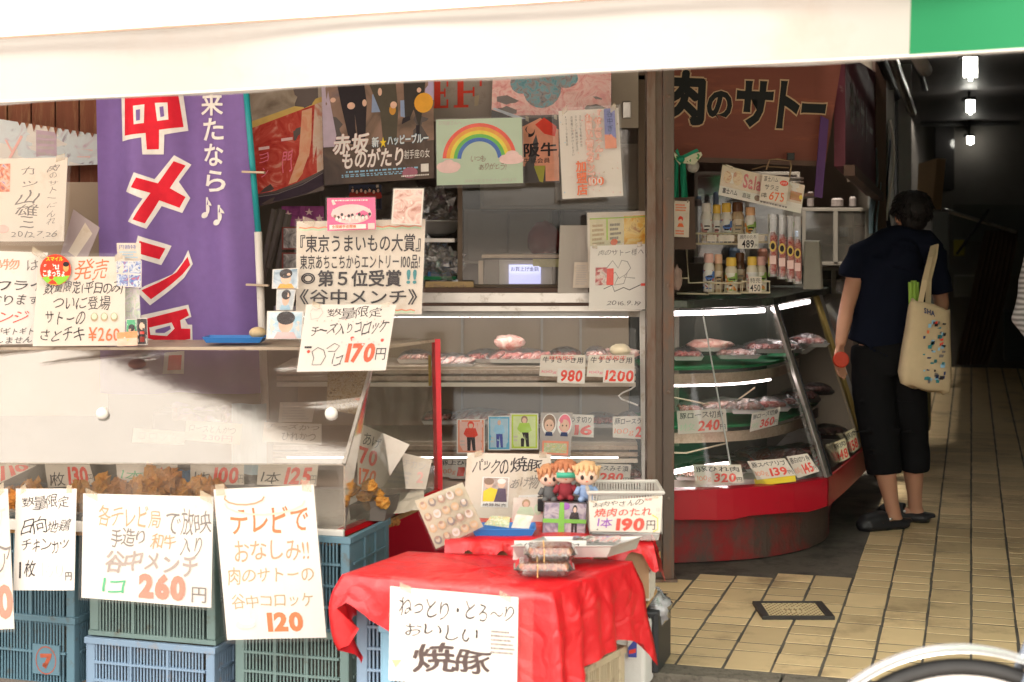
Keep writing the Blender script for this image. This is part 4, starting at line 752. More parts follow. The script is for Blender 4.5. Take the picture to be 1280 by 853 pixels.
# --- top-left wall: rusty sheet, pale torn strip, perforated screen
RW = empty('rusty_wall', P(60, 240, 6.75), 'rusty corrugated sheet wall behind the autographs at the far left', 'wall')
for i in range(14):
    x0 = -260 + i * 30; bx(RW, 'corrugated_panel', x0, 60, x0 + 28, 430, 6.75 + .008 * (i % 2), .02, M_rust)
bx(RW, 'cross_batten', -260, 228, 125, 238, 6.70, .04, mat('brown_batten', (.2, .09, .05), .6, .3, 9))
PS = photo('torn_print', [(.55, .42, .5), (.6, .64, .66), (.62, .68, .7), (.6, .66, .68), (.35, .32, .38)], 9, dist=2)
card('torn_strip', 'pale blue weathered paper strip torn along its top edge', 'paper strip', ((-60, 140), (122, 168), (122, 206), (-60, 212)), 6.6, (('R', 0, 0, 1, 1, PS), ('R', .58, .12, .72, .95, ink('lilacp', (.55, .42, .5))), ('S', .59, .2, .71, .9, 5, 'faint'), ('L', [(.35, .3), (.42, .7), (.48, .3), (.4, .8)], .01, 'fadepink'), ('S', .86, .5, .97, .8, 3, 'fadepink')) + tuple(('Q', [(.3 + .05 * i, -.01), (.33 + .05 * i, -.01), (.315 + .05 * i, .08 + .05 * (i % 3))], M_rust) for i in range(14)), 'white', wav=.01)
pf = bpy.data.materials.new('perforated_metal'); pf.use_nodes = True; n = pf.node_tree; b_ = n.nodes['Principled BSDF']; v = n.nodes.new('ShaderNodeTexVoronoi'); v.inputs['Scale'].default_value = 85; v.inputs['Randomness'].default_value = 0
tc = n.nodes.new('ShaderNodeTexCoord'); cr = n.nodes.new('ShaderNodeValToRGB'); cr.color_ramp.elements[0].position = .36; cr.color_ramp.elements[0].color = (.03, .02, .015, 1); cr.color_ramp.elements[1].position = .42; cr.color_ramp.elements[1].color = (.3, .23, .165, 1)
n.links.new(tc.outputs['Object'], v.inputs[0]); n.links.new(v.outputs['Distance'], cr.inputs[0]); n.links.new(cr.outputs[0], b_.inputs['Base Color']); b_.inputs['Roughness'].default_value = .45; b_.inputs['Metallic'].default_value = .3
b = MB(); a, c = P(-80, 520, 6.4), P(135, 228, 6.4); b.box((a.x, 6.4, a.z), (c.x, 6.41, c.z)); tag(b.build('perforated_screen', pf), 'perforated metal screen between the autographs and the purple banner', 'screen')
# ================================================================ crates, fry case, hanging signs at the front left
def crate(name, loc, W_, D_, H_, m, label, rz=-AL, group=None, nz=3, nxs=3, handle=False, emblem=None, solid_side=False):
    """stackable plastic crate: rim, corner posts, ribs, slats; local origin at the left front bottom corner"""
    T = empty(name, loc, label, 'crate', group); T.rotation_euler.z = rz
    def L(b, nm, mm=m, **k): o = b.build(nm, mm, org=(0, 0, 0), **k); o.parent = T; o.location = (0, 0, 0); return o
    t = .012
    b = MB(); b.box((-.006, -.006, H_ - .022), (W_ + .006, t, H_)); b.box((-.006, D_ - t, H_ - .022), (W_ + .006, D_ + .006, H_)); b.box((-.006, t, H_ - .022), (t, D_ - t, H_)); b.box((W_ - t, t, H_ - .022), (W_ + .006, D_ - t, H_)); L(b, 'rim', bevel=.002)
    b = MB(); b.box((-.004, -.004, 0), (W_ + .004, D_ + .004, .016)); L(b, 'bottom')
    for x in (0, W_ - .034):
        for y in (0, D_ - .034):
            b = MB(); b.box((x, y, .016), (x + .034, y + .034, H_ - .022)); L(b, 'corner_post', bevel=.004)
    for i in range(1, nz):
        z = .016 + (H_ - .038) * i / nz; b = MB(); b.box((.034, -.005, z - .004), (W_ - .034, .008, z + .004)); L(b, 'rib'); b = MB(); b.box((W_ - .008, .034, z - .004), (W_ + .005, D_ - .034, z + .004)); L(b, 'rib')
    for i in range(1, nxs):
        x = .034 + (W_ - .068) * i / nxs; b = MB(); b.box((x - .004, -.0052, .016), (x + .004, .008, H_ - .022)); L(b, 'rib')
        y = .034 + (D_ - .068) * i / nxs; b = MB(); b.box((W_ - .008, y - .004, .016), (W_ + .0052, y + .004, H_ - .022)); L(b, 'rib')
    b = MB(); n_ = int((W_ - .07) / .0125)
    for i in range(n_):
        x = .037 + i * (W_ - .074) / n_; b.box((x, .001, .016), (x + .0055, .006, H_ - .022))
    if solid_side: b.box((W_ - .006, .034, .016), (W_ - .002, D_ - .034, H_ - .022))
    else:
        n_ = int((D_ - .07) / .0125)
        for i in range(n_):
            y = .037 + i * (D_ - .074) / n_; b.box((W_ - .006, y, .016), (W_ - .001, y + .0055, H_ - .022))
    L(b, 'slat', kind='stuff')
    b = MB(); b.box((.0, D_ - .006, .016), (W_, D_, H_ - .022)); b.box((0, .0, .016), (.005, D_, H_ - .022)); L(b, 'back_wall')
    if handle:
        b = MB(); x0, x1 = W_ * .36, W_ * .64; b.box((x0, -.014, H_ - .085), (x1, -.002, H_ - .073)); b.box((x0, -.014, H_ - .135), (x1, -.002, H_ - .125)); b.box((x0, -.014, H_ - .125), (x0 + .01, -.002, H_ - .085)); b.box((x1 - .01, -.014, H_ - .125), (x1, -.002, H_ - .085)); L(b, 'handle', bevel=.002)
    if emblem:
        b = MB(); x = W_ * emblem[0]; z = H_ * emblem[1]; r = .042
        b.use(m); b.box((x - .055, -.008, z - .05), (x + .055, .0, z + .055))
        b.use(ink('brick', (.35, .09, .05)))
        for k in range(16):
            a0, a1 = 2 * math.pi * k / 16, 2 * math.pi * (k + 1) / 16
            b.add([(x + r * q * math.cos(a), -.0086, z + r * q * 1.2 * math.sin(a)) for a in (a0, a1) for q in (.92, 1)], [(0, 1, 3, 2)])
        for q in (((-.024, .022), (.024, .026), (.022, .012), (-.022, .008)), ((.006, .014), (.022, .012), (.0, -.03), (-.012, -.022)), ((-.012, -.01), (.008, -.012), (.0, -.026), (-.014, -.022))):
            b.add([(x + p[0], -.009, z + p[1]) for p in q], [(0, 1, 2, 3)])
        L(b, 'emblem_plate', fix=False)
    return T
DS = ((.1, .09, .07), .18, 14)
C_green = mat('crate_grey_green', (.15, .22, .21), .5, .15, 6, dirt=DS); C_blue = mat('crate_pale_blue', (.2, .29, .4), .45, .12, 6, dirt=((.3, .22, .15), .12, 10)); C_teal = mat('crate_teal', (.10, .185, .235), .5, .15, 6, dirt=DS)
C_navy = mat('crate_deep_blue', (.05, .14, .24), .45, .15, 6, dirt=DS); C_lb = mat('crate_sky_blue', (.2, .38, .52), .4, .1, 6); C_cream = mat('crate_cream', (.5, .42, .28), .5, .15, 7, dirt=((.2, .15, .1), .25, 14))
def corner(px, y_rim, Y, W_, H_):              # place by the front right corner at rim height
    p = P(px, y_rim, Y); return p - DU * W_ - Vector((0, 0, H_))
crate('crate', corner(93, 773, 5.35, .5, .25), .5, .36, .25, C_teal, 'lower teal crate with a red emblem at the bottom left corner of the view', emblem=(.78, .38), nz=2)
crate('crate', corner(93, 645, 5.36, .49, .39), .49, .36, .39, C_teal, 'upper teal crate behind the narrow chicken cutlet sign', nz=3)
crate('crate', corner(268, 799, 5.2, .50, .32), .50, .38, .29, C_blue, 'pale blue crate at the bottom of the middle stack', nz=4)
crate('crate', corner(269, 650, 5.215, .49, .43), .49, .37, .43, C_green, 'grey green crate on the pale blue one behind the mince cutlet sign', nz=3)
crate('crate', corner(436, 793, 5.1, .42, .3), .42, .36, .30, C_green, 'grey green crate at the bottom right under the croquette sign', nz=4)
crate('crate', corner(437, 672, 5.11, .42, .33), .42, .36, .33, C_teal, 'teal crate carrying the right end of the fry case', nz=4, solid_side=True)
crate('crate', P(446, 870, 4.62) , .52, .34, .30, C_blue, 'blue crate under the left end of the red table', nz=4, handle=False, rz=-.2)
crate('crate', P(476, 885, 4.55), .5, .34, .25, C_lb, 'sky blue crate with double handle bars hidden behind the roast pork sign', nz=4, handle=True, rz=-.2)
cc = crate('crate', P(697, 852, 4.35) - Vector((math.cos(R(30)), -math.sin(R(30)), 0)) * .40 - Vector((0, 0, .30)), .40, .44, .30, C_cream, 'dirty cream crate under the right side of the red table', nz=2, nxs=5, rz=-R(30))

# --- fry case ----------------------------------------------------------
FC = empty('fry_case', P(300, 640, 5.4), 'slanted clear acrylic case of fried food edged with red tape', 'display case')
def line(p, q, t): return p.lerp(q, t)
A0, A1 = P(-260, 640, 5.55), P(431, 664, 5.2)            # bottom front left / right
B0, B1 = P(-260, 578, 5.50), P(430, 581, 5.2)            # fold
C0, C1 = P(-260, 438, 5.85), P(470, 438, 5.62)           # top front edge
D1 = P(545, 428, 5.95); E1 = P(548, 612, 5.9)            # back top / back bottom right
D0 = P(-260, 430, 6.2)
def sheet(name, q, m, par, nx=6, ny=4, wob=.002):
    b = MB(); q = [Vector(x) for x in q]; N = (q[1] - q[0]).cross(q[3] - q[0]).normalized()
    b.grid(lambda u, v: q[0].lerp(q[1], u).lerp(q[3].lerp(q[2], u), v) + N * wob * noise.noise(Vector((u * 3, v * 3, len(name)))), nx, ny); return b.build(name, m, par, fix=False, smooth=True)
M_acry2 = clear('acrylic_side', .06, refl=.06, rough=.1, scratch=1.6, tint=(.93, .9, .85), hcol=(.7, .62, .52))
sheet('front_panel', (A0, A1, B1, B0), M_acry2, FC, 20); sheet('slanted_panel', (B0, B1, C1, C0), M_acry, FC, 30, 10)
sheet('side_panel', (A1, E1, D1, C1), M_acry2, FC, 8, 8); b = MB(); b.add([A1, B1, C1], [(0, 1, 2)]); b.build('side_panel', M_acry2, FC, fix=False)
b = MB(); b.hexa([C0, C1, D1, D0] + [x + Vector((0, 0, .012)) for x in (C0, C1, D1, D0)]); b.build('top_board', mat('worn_board', (.42, .34, .26), .5, .15, 9, dirt=((.2, .14, .1), .3, 12)), FC, bevel=.002)
for p, q, wd, m in ((B0, B1, .006, M_acry2), (B1, C1, .012, M_alu), (A1, B1, .007, M_acry2)): b = MB(); b.bar(p, q, wd); b.build('edge_strip', m, FC)
M_tape = mat('red_tape', (.68, .012, .02), .3, .1, 12, bump=.1)
b = MB(); b.bar(A1 + Vector((-.02, 0, -.008)), E1 + Vector((0, 0, -.012)), .012, .03); b.build('red_tape', M_tape, FC)
b = MB(); b.bar(E1 + Vector((.0, 0, -.02)), D1 + Vector((0, 0, .012)), .034, .012); b.build('red_tape', M_tape, FC)
b = MB(); b.bar(D1 + Vector((-.024, -.012, -.05)), D1 + Vector((-.022, -.012, -.17)), .012, .004); b.build('yellow_tape', mat('yellow_tape', (.7, .45, .05), .4, .2, 20), FC)
b = MB(); b.bar(A0 + Vector((0, -.02, -.015)), A1 + Vector((0, -.02, -.01)), .02, .036); b.build('front_rail', M_white, FC, bevel=.003)
b = MB(); q = [A0 + Vector((0, 0, -.03)), A1 + Vector((0, 0, -.03)), E1 + Vector((0, 0, -.03)), P(-260, 625, 6.2)]; b.hexa([x + Vector((0, 0, -.018)) for x in q] + q); b.build('bottom_board', mat('osb_board', (.42, .24, .1), .75, .3, 20, bump=.4, dirt=((.2, .1, .04), .3, 20)), FC)
b = MB(); rn = random.Random(2)
for i in range(40):
    t = rn.random(); p = line(A1 + Vector((-.06, 0, -.05)), line(A1, E1, .55) + Vector((0, 0, -.05)), t); b.ball(p, (.014, .01, rn.uniform(.004, .016)), 5, 4, rough=.5, seed=i)
b.build('rust_crumbs', mat('rust_edge', (.4, .17, .05), .9, .3, 30), FC, kind='stuff')
for px in (128, 414):
    b = MB(); p = line(C0, B0, .46); 
    c_ = P(px, 517, 5.485 if px < 200 else 5.385); b.ball(c_, (.023, .018, .023), 14, 10); b.build('knob', mat('knob_white', (.8, .76, .7), .3, .03, 9), FC, smooth=True)
b = MB(); b.hexa([A0 + Vector((0, .03, .0)), A1 + Vector((-.02, .03, .0)), E1 + Vector((-.03, -.02, .0)), P(-260, 625, 6.1)] + [x + Vector((0, 0, .012)) for x in (A0 + Vector((0, .03, .0)), A1 + Vector((-.02, .03, .0)), E1 + Vector((-.03, -.02, .0)), P(-260, 625, 6.1))]); b.build('floor_tray', M_white, FC)
# cards in the fry case
fc = [(((-4, 580), (30, 580), (46, 582), (-4, 606)), 5.50, '', '110', 'half seen card reading 110 at the far left inside the fry case', 'cream', .1), (((56, 580), (112, 580), (119, 606), (60, 610)), 5.48, '1枚', '130', 'card reading 130 behind the narrow chicken cutlet sign', 'cream', .45),
      (((145, 580), (222, 581), (220, 607), (147, 601)), 5.5, '1本', '260', 'card reading 260 above the browned cutlets', 'cream', .5), (((238, 581), (305, 581), (305, 606), (238, 606)), 5.5, '1本', '100', 'card reading 100 between the blue cloth and the croquette sign', 'cream', .42), (((323, 581), (398, 581), (395, 608), (321, 606)), 5.45, '1本', '125', 'card reading 125 above the croquette sign', 'cream', .45)]
for q, Y, s_, nmb, lb, pp, u0 in fc:
    card('price_card', lb, 'price card', q, Y, (('T', s_ or '1', .06, .35, u0 - .06, .95, 'green' if nmb == '260' else 'black', dict(h=.06)), ('T', nmb, u0, .12, .88, .95, 'red', dict(b=.04, skew=.05)), ('T', '円', .89, .5, .99, .9, 'grey')), pp, sleeve=.01)
up_ = [(((233, 526), (303, 530), (300, 556), (231, 550)), 5.8, (('T', 'ロースとんかつ', .06, .15, .9, .55, 'grey', dict(h=.06)), ('T', '230円', .3, .62, .85, .92, 'pink')), 'white rounded card for pork cutlet in the slanted part of the case'),
       (((167, 535), (232, 540), (230, 556), (165, 553)), 5.75, (('T', 'コロッケ', .1, .2, .9, .8, 'faint', dict(h=.06)),), 'faint card almost lost in the glare left of the pork cutlet card'),
       (((330, 528), (402, 530), (402, 556), (328, 552)), 5.7, (('T', 'チーズかつ', .04, .05, .96, .35, 'grey', dict(h=.06)), ('T', 'ひれかつ', .32, .45, .9, .9, 'grey', dict(h=.08))), 'pale fillet cutlet card behind the round knob on the right'),
       (((350, 503), (395, 503), (390, 528), (348, 528)), 5.85, (('S', .1, .1, .9, .9, 6, 'faint'),), 'small grey printed card leaning behind the fillet cutlet card'),
       (((447, 528), (512, 556), (478, 610), (447, 610)), 5.55, (('T', 'あげ', .12, .1, .5, .3, 'black', dict(h=.06)), ('T', '70', .05, .34, .5, .62, 'red', dict(b=.03)), ('T', '170', .05, .68, .6, .95, 'orange', dict(b=.03))), 'cream cards reading 70 and 170 seen through the right side panel'),
       (((478, 560), (540, 575), (532, 612), (480, 610)), 5.65, (('T', 'メンチカツ', .1, .15, .9, .4, 'faint', dict(h=.06)), ('T', '2', .75, .45, .9, .8, 'fadepink', dict(b=.03)), ('S', .1, .5, .7, .9, 3, 'faint')), 'brown dim card behind the side panel near the red tape')]
for q, Y, e, lb in up_: card('price_card', lb, 'price card', q, Y, e, 'old' if 'brown' in lb else 'cream', sleeve=.01)
b = MB(); q = [P(410, 458, 5.75), P(462, 462, 5.72), P(455, 520, 5.7), P(408, 512, 5.72)]; b.slab(q, (0, .06, 0)); tag(b.build('spice_packet', photo('spice', [(.1, .06, .04), (.45, .3, .12), (.6, .5, .35), (.2, .12, .08)], 70)), 'clear packet of brown spice behind the slanted panel', 'packet')
# fried food
M_fry = mat('fried_crumb', (.62, .27, .05), .8, .35, 60, bump=.9, bsc=160, dirt=((.62, .36, .1), .3, 50))
M_fryd = mat('fried_dark', (.5, .19, .035), .8, .35, 60, bump=.9, bsc=160)
rn = random.Random(11); NM = ('browned cutlet', 'golden croquette', 'crumbed fried ball')
fr_ = [(60, 636, .035), (100, 632, .05), (128, 626, .045), (150, 629, .05), (172, 624, .042), (190, 612, .045), (212, 611, .05), (228, 627, .045), (250, 622, .04), (268, 630, .045), (196, 632, .05), (40, 628, .05), (18, 634, .05)]
FD = [n_ + ' ' + w_ for n_, w_ in (('crumbed cutlet lying', 'at the left behind the narrow chicken cutlet sign'), ('rough golden cutlet', 'just right of the narrow sign'), ('small browned piece', 'behind the top left corner of the mince cutlet sign'), ('flat browned cutlet', 'third from the narrow sign'), ('pale crumbed piece', 'below the card reading 260'), ('tall peaked cutlet', 'left of the two highest'), ('tall peaked cutlet', 'right of the two highest beside blue cloth'), ('browned lump', 'in front of the blue cloth'), ('low golden lump', 'below the card reading 100'), ('round fried lump', 'touching the croquette sign edge'), ('broad cutlet', 'under the two highest ones'), ('orange crumbed piece', 'at the far left edge of the case'), ('lowest golden piece', 'at the far left corner of the case'))]
for i, (px, py, r_) in enumerate(fr_):
    b = MB(); b.ball(P(px, py - 12, 5.41 + .02 * (i % 3)), (r_ * .85, r_ * .8, r_ * rn.uniform(.7, 1.25)), 14, 10, rough=.75, fr=4, seed=i + 20); tag(b.build('fried_cutlet', M_fry if i % 3 else M_fryd, smooth=False), FD[i], 'fried cutlet')
for i, (px, py) in enumerate(((455, 622), (470, 618), (462, 608), (440, 612), (478, 628))):
    b = MB(); b.ball(P(px, py, 5.42 + .05 * (i % 2)), (.028, .03, .022), 12, 8, rough=.5, fr=4, seed=i + 50); tag(b.build('fried_nugget', M_fry), 'fried nugget in the grey box, ' + ('front left', 'front middle', 'topmost', 'leftmost', 'rightmost')[i], 'fried nugget')
b = MB(); q = [P(438, 650, 5.32), P(480, 652, 5.4), P(487, 624, 5.45), P(436, 632, 5.32)]; b.slab(q, (.03, .12, 0)); tag(b.build('food_box', mat('grey_box', (.12, .1, .09), .5, .1, 9)), 'grey plastic box of nuggets behind the side panel', 'box')
b = MB(); b.grid(lambda u, v: P(452 + 78 * u, 648 - 34 * v - 12 * u, 5.5 + .25 * v) + Vector((0, 0, .012 * noise.noise(Vector((u * 4, v * 5, 1))))), 10, 6); tag(b.build('wrapping_paper', mat('wrap_paper', (.62, .55, .45), .6, .06, 9), fix=False, solid=.002), 'stack of cream wrapping paper at the right of the fry case', 'paper')
b = MB(); b.grid(lambda u, v: P(224 + 20 * u, 632 - 44 * v, 5.78) + Vector((0, .02 * math.sin(u * 9 + v), 0)), 10, 8); tag(b.build('blue_cloth', mat('blue_cloth', (.06, .18, .36), .8, .2, 20), fix=False, solid=.003), 'blue cloth hanging inside the fry case behind the cutlets', 'cloth')
b = MB(); b.grid(lambda u, v: P(290 + 42 * u, 505 + 88 * v, 5.95) + Vector((0, .02 * math.sin(u * 7), 0)), 8, 8); tag(b.build('pale_blue_towel', mat('paleblue_towel', (.42, .58, .68), .8, .1, 12), fix=False, solid=.004), 'pale blue towel hanging behind the slanted panel', 'towel')
b = MB(); b.box(tuple(P(190, 545, 5.98)), tuple(P(290, 508, 6.2))); tag(b.build('grey_machine', mat('machine_grey', (.16, .15, .17), .5, .15, 6), bevel=.01), 'dark grey machine behind the slanted panel', 'machine')
b = MB(); b.grid(lambda u, v: P(215 + 75 * u, 525 - 22 * v + 8 * u, 5.9 + .2 * v) + Vector((0, 0, .03 * noise.noise(Vector((u * 4, v * 5, 6))))), 12, 6); tag(b.build('foil_sheet', mat('foil', (.6, .58, .58), .25, .1, 9, metal=.8), fix=False, solid=.002), 'crumpled foil on the grey machine', 'foil')

# --- signs hanging on the front of the fry case
card('croquette_sign', 'tall sleeved sign in orange and brown for the 120 croquette', 'price sign', ((267, 612), (392, 606), (408, 797), (284, 800)), 5.06, (
    ('T', 'テレビで', .14, .13, .92, .31, 'orange', dict(h=.05, b=.012)), ('T', 'おなしみ!!', .15, .345, .9, .49, 'fadeor', dict(h=.05, b=.006)), ('T', '肉のサトーの', .06, .52, .93, .64, 'tan', dict(h=.06, b=.008)), ('T', '谷中コロッケ', .08, .695, .9, .80, 'tan', dict(h=.05, b=.004)), ('T', '120', .42, .825, .78, .955, 'orange', dict(b=.05)), ('E', .2, .9, .1, .03, 'palepink'), ('E', .22, .88, .08, .02, 'white'),
    ('L', [(.5 + .4 * math.cos(a * .4), .1 + .08 * math.sin(a * .4)) for a in range(9)], .008, 'palegreen'), ('L', [(.3 + .2 * math.cos(a * .5), .06 + .05 * math.sin(a * .5)) for a in range(8)], .008, 'fadeor')), 'white', sleeve=(.02, .03, .02, .02), wav=.004)
card('mince_cutlet_sign', 'wide sleeved white sign for the 260 mince cutlet in orange, grey and green', 'price sign', ((104, 617), (267, 621), (264, 760), (102, 747)), 5.09, (
    ('T', '各テレビ局', .12, .10, .60, .31, 'fadeor', dict(h=.08, b=.006)), ('T', 'で放映', .64, .11, .99, .36, 'grey', dict(h=.1)), ('T', '手造り', .22, .31, .48, .50, 'grey', dict(h=.1, b=.006)), ('T', '和牛', .52, .35, .72, .50, 'fadeor', dict(h=.08, b=.006)), ('T', '入り', .75, .37, .92, .55, 'grey', dict(h=.1)), ('T', '谷中メンチ', .18, .52, .89, .74, ink('marker_taupe', (.36, .3, .27)), dict(h=.08, b=.02)),
    ('T', '1コ', .16, .79, .34, .93, 'green', dict(h=.05, b=.008)), ('T', '260', .44, .72, .80, .96, ink('softred', (.85, .22, .16)), dict(b=.06)), ('T', '円', .85, .82, .96, .96, 'grey', dict(b=-.005))), 'white', sleeve=(.02, .0, .02, .02), wav=.003)
card('chicken_sign', 'narrow white sign for the chicken cutlet with a faded price', 'price sign', ((20, 611), (96, 611), (93, 738), (17, 738)), 5.16, (
    ('T', '数量限定', .1, .05, .88, .21, 'black', dict(h=.12)), ('T', '日向地鶏', .1, .27, .93, .46, 'black', dict(h=.12)), ('T', 'チキンカツ', .12, .49, .9, .64, 'black', dict(h=.12)), ('T', '1', .09, .72, .12, .88, 'black', dict(b=.02)), ('T', '枚', .17, .70, .36, .87, 'black', dict(h=.1)), ('T', '160', .42, .71, .8, .87, 'palepink', dict(b=.03)), ('T', '円', .85, .82, .95, .9, 'black')), 'white', wav=.003)
card('edge_sign', 'sleeved sign cut off by the left edge of the view with a red number', 'price sign', ((-70, 611), (10, 611), (18, 786), (-60, 790)), 5.12, (('T', 'コロッケ', .2, .1, .95, .3, 'faint', dict(h=.08)), ('T', 'ア', .8, .4, 1, .6, 'grey', dict(h=.1)), ('T', '100', .35, .68, 1.0, .93, ink('softred', (.85, .22, .16)), dict(b=.05))), 'cream', sleeve=.02, wav=.003)

# --- cards standing on the case, left ---------------------------------
card('autograph_board', 'cream autograph board in cling film with signature dated 2012 at the far left', 'autograph', ((-40, 200), (85, 197), (80, 302), (-40, 302)), 5.95, (
    ('T', 'カッ山雄三', .48, .10, .74, .84, 'grey', dict(vert=True, h=.14, b=-.008)), ('T', '肉のサトーにんれ', .80, .08, .93, .80, 'grey', dict(vert=True, h=.12, b=-.01)), ('T', '2012.7.26', .45, .87, .93, .96, 'grey', dict(h=.1, b=-.01)), ('R', .22, .06, .43, .40, photo('stickerphoto', [(.1, .1, .25), (.6, .2, .12), (.8, .5, .4), (.3, .3, .5)], 26)), ('E', .36, .85, .07, .05, 'fadepink')), 'cream', th=.006, sleeve=(.02, .02, .04, .05))
card('fry_notice', 'cream handwritten notice at the far left partly behind the new release sign', 'notice', ((-60, 312), (60, 316), (42, 430), (-60, 432)), 5.75, (
    ('T', '揚物', .33, .08, .72, .2, 'fadeor', dict(h=.08, b=.01)), ('T', 'は', .80, .08, .93, .2, 'grey', dict(h=.1)), ('T', '温', .35, .29, .5, .42, 'orange', dict(h=.08, b=.01)), ('T', 'フライ', .52, .29, .98, .42, 'black', dict(h=.08, b=.01)), ('T', 'おります', .42, .46, .99, .58, 'black', dict(h=.08)), ('T', 'ンジ', .55, .64, .9, .77, 'red', dict(h=.08)), ('T', '油がギトギト', .42, .82, .98, .9, 'black', dict(h=.05)), ('T', 'しません', .55, .92, .98, .99, 'black', dict(h=.05))), 'white', sleeve=.02)
nr = card('new_release_sign', 'cream handwritten new release sign with a round red sticker and price 260', 'price sign', ((48, 321), (156, 321), (157, 432), (41, 433)), 5.7, (
    ('T', '発売', .42, .02, .82, .27, 'orange', dict(h=.08)), ('T', '数量限定(平日のみ)', .08, .27, .98, .43, 'black', dict(h=.1, b=.006)), ('T', 'ついに登場', .2, .44, .84, .60, 'black', dict(h=.08)), ('T', 'サトーの', .12, .61, .56, .76, 'black', dict(h=.08)), ('T', 'さとチキ', .08, .78, .56, .95, 'black', dict(h=.1)), ('T', '¥260', .60, .79, .94, .95, 'orange', dict(h=.05, b=.01)), *[('E', .66 + .11 * i, .68, .04, .05, 'tan') for i in range(3)], *[('E', .66 + .11 * i, .67, .03, .035, 'palegreen') for i in range(3)]), 'cream', sleeve=(.02, .04, .06, .0))
card('round_sticker', 'round red and green cartoon sticker on the new release sign', 'sticker', ((50, 318), (89, 318), (89, 357), (50, 357)), 5.688, (('E', .5, .5, .5, .5, ink('stk_red', (.78, .06, .03))), ('Q', [(.07, .75), (.3, .7), (.6, .72), (.95, .68), (.85, .85), (.65, .97), (.4, .98), (.2, .9)], ink('stk_green', (.25, .55, .06))), ('T', '走れ!', .12, .3, .62, .5, 'white', dict(b=.04)), ('T', 'こまっちょ', .1, .5, .8, .72, 'white', dict(b=.04)), ('T', 'スマイル', .2, .08, .75, .22, 'yellow', dict(b=.03)), ('E', .84, .42, .09, .14, ink('fc', (.75, .4, .15))), ('E', .84, .32, .1, .08, 'black')), clear('sticker_film', .01, refl=.03))
def pc(q, Y, label, els, pp='white', cat='photo card'): return card('photo_card', label, cat, q, Y, els, pp, sleeve=.01)
pc(((146, 304), (176, 304), (176, 326), (147, 326)), 5.72, 'pale printed card above the blue photo strip by the banner', (('T', '円額特', .1, .1, .8, .35, 'blue', dict()), ('S', .1, .45, .9, .9, 3, 'sky')), 'old')
pc(((145, 326), (177, 326), (177, 360), (145, 358)), 5.70, 'small blue and red four picture card beside the banner', (('R', .03, .03, .48, .48, photo('mini', [(.6, .08, .06), (.08, .2, .55), (.7, .72, .75), (.1, .15, .3)], 40)), ('R', .52, .03, .97, .48, photo('mini', [])), ('R', .03, .53, .48, .97, photo('mini', [])), ('R', .52, .53, .97, .97, photo('mini', []))))
pc(((156, 360), (174, 360), (176, 400), (157, 402)), 5.74, 'pale lilac strip of stickers under the blue photo card', (('R', 0, 0, 1, 1, photo('lilac_mix', [(.5, .45, .6), (.6, .7, .55), (.75, .7, .75), (.45, .55, .5)], 30)),))
pc(((158, 399), (171, 399), (172, 430), (158, 430)), 5.69, 'dark green portrait card standing left of the pair', (('R', .03, .03, .97, .6, 'green'), ('E', .5, .45, .3, .2, 'skin'), ('E', .5, .35, .3, .14, 'black'), ('R', 0, .65, 1, 1, 'skin')), 'white')
pc(((171, 398), (184, 398), (185, 431), (171, 431)), 5.68, 'black portrait card with red figure standing right of the pair', (('R', .03, .02, .97, .98, 'black'), ('E', .5, .3, .25, .14, 'skin'), ('R', .3, .5, .7, .6, 'red'), ('R', .3, .7, .7, .9, 'dkred')), 'white')
b = MB(); b.ball(P(160, 425, 5.66), (.035, .02, .024), 12, 8); tag(b.build('orange_wig_charm', mat('orange_hair', (.62, .27, .1), .6, .25, 40, bump=.3)), 'small orange plush head lying before the new release sign', 'charm')
pc(((146, 416), (172, 414), (172, 432), (147, 433)), 5.64, 'card with a pale face under orange hair lying low by the sign', (('R', 0, 0, 1, .45, ink('orhair', (.65, .3, .12))), ('R', 0, .45, 1, 1, 'skin'), ('E', .6, .6, .1, .1, 'lime')), 'white')
card('grey_folder', 'mauve grey folder with a cream slip tilted before the perforated screen', 'folder', ((92, 262), (125, 285), (108, 326), (76, 318)), 6.05, (('Q', [(.5, .1), (.85, .25), (.6, .98), (.25, .9)], PAPER('old')),), mat('mauve_folder', (.4, .33, .34), .5, .1, 6), th=.004)
def trough(px0, py, px1, Y, m, label, nm='blue_tray', cat='tray', dp=.13, h=.02, sk=0):
    c = (P(px0, py, Y) + P(px1, py, Y)) / 2; w_ = (P(px1, py, Y) - P(px0, py, Y)).x; b = MB()
    b.rings([[c + Vector((x * w_ / 2 * f + (y + 1) * sk, y * dp / 2 * f, z)) for x, y in ((-1, -1), (1, -1), (1, 1), (-1, 1))] for f, z in ((.86, -h), (.97, 0), (1.0, 0), (.98, .002), (.95, -.002), (.84, -h + .003))]); return tag(b.build(nm, m), label, cat)
trough(256, 421, 333, 5.78, mat('blue_plastic', (.03, .16, .45)), 'flat blue tray standing on the fry case beside the banner')
b = MB(); b.ball(P(322, 416, 5.8), (.033, .03, .022), 12, 8); tag(b.build('bread_roll', mat('bread', (.6, .45, .26), .7, .1, 20), smooth=True), 'pale round croquette sitting in the blue tray', 'croquette')

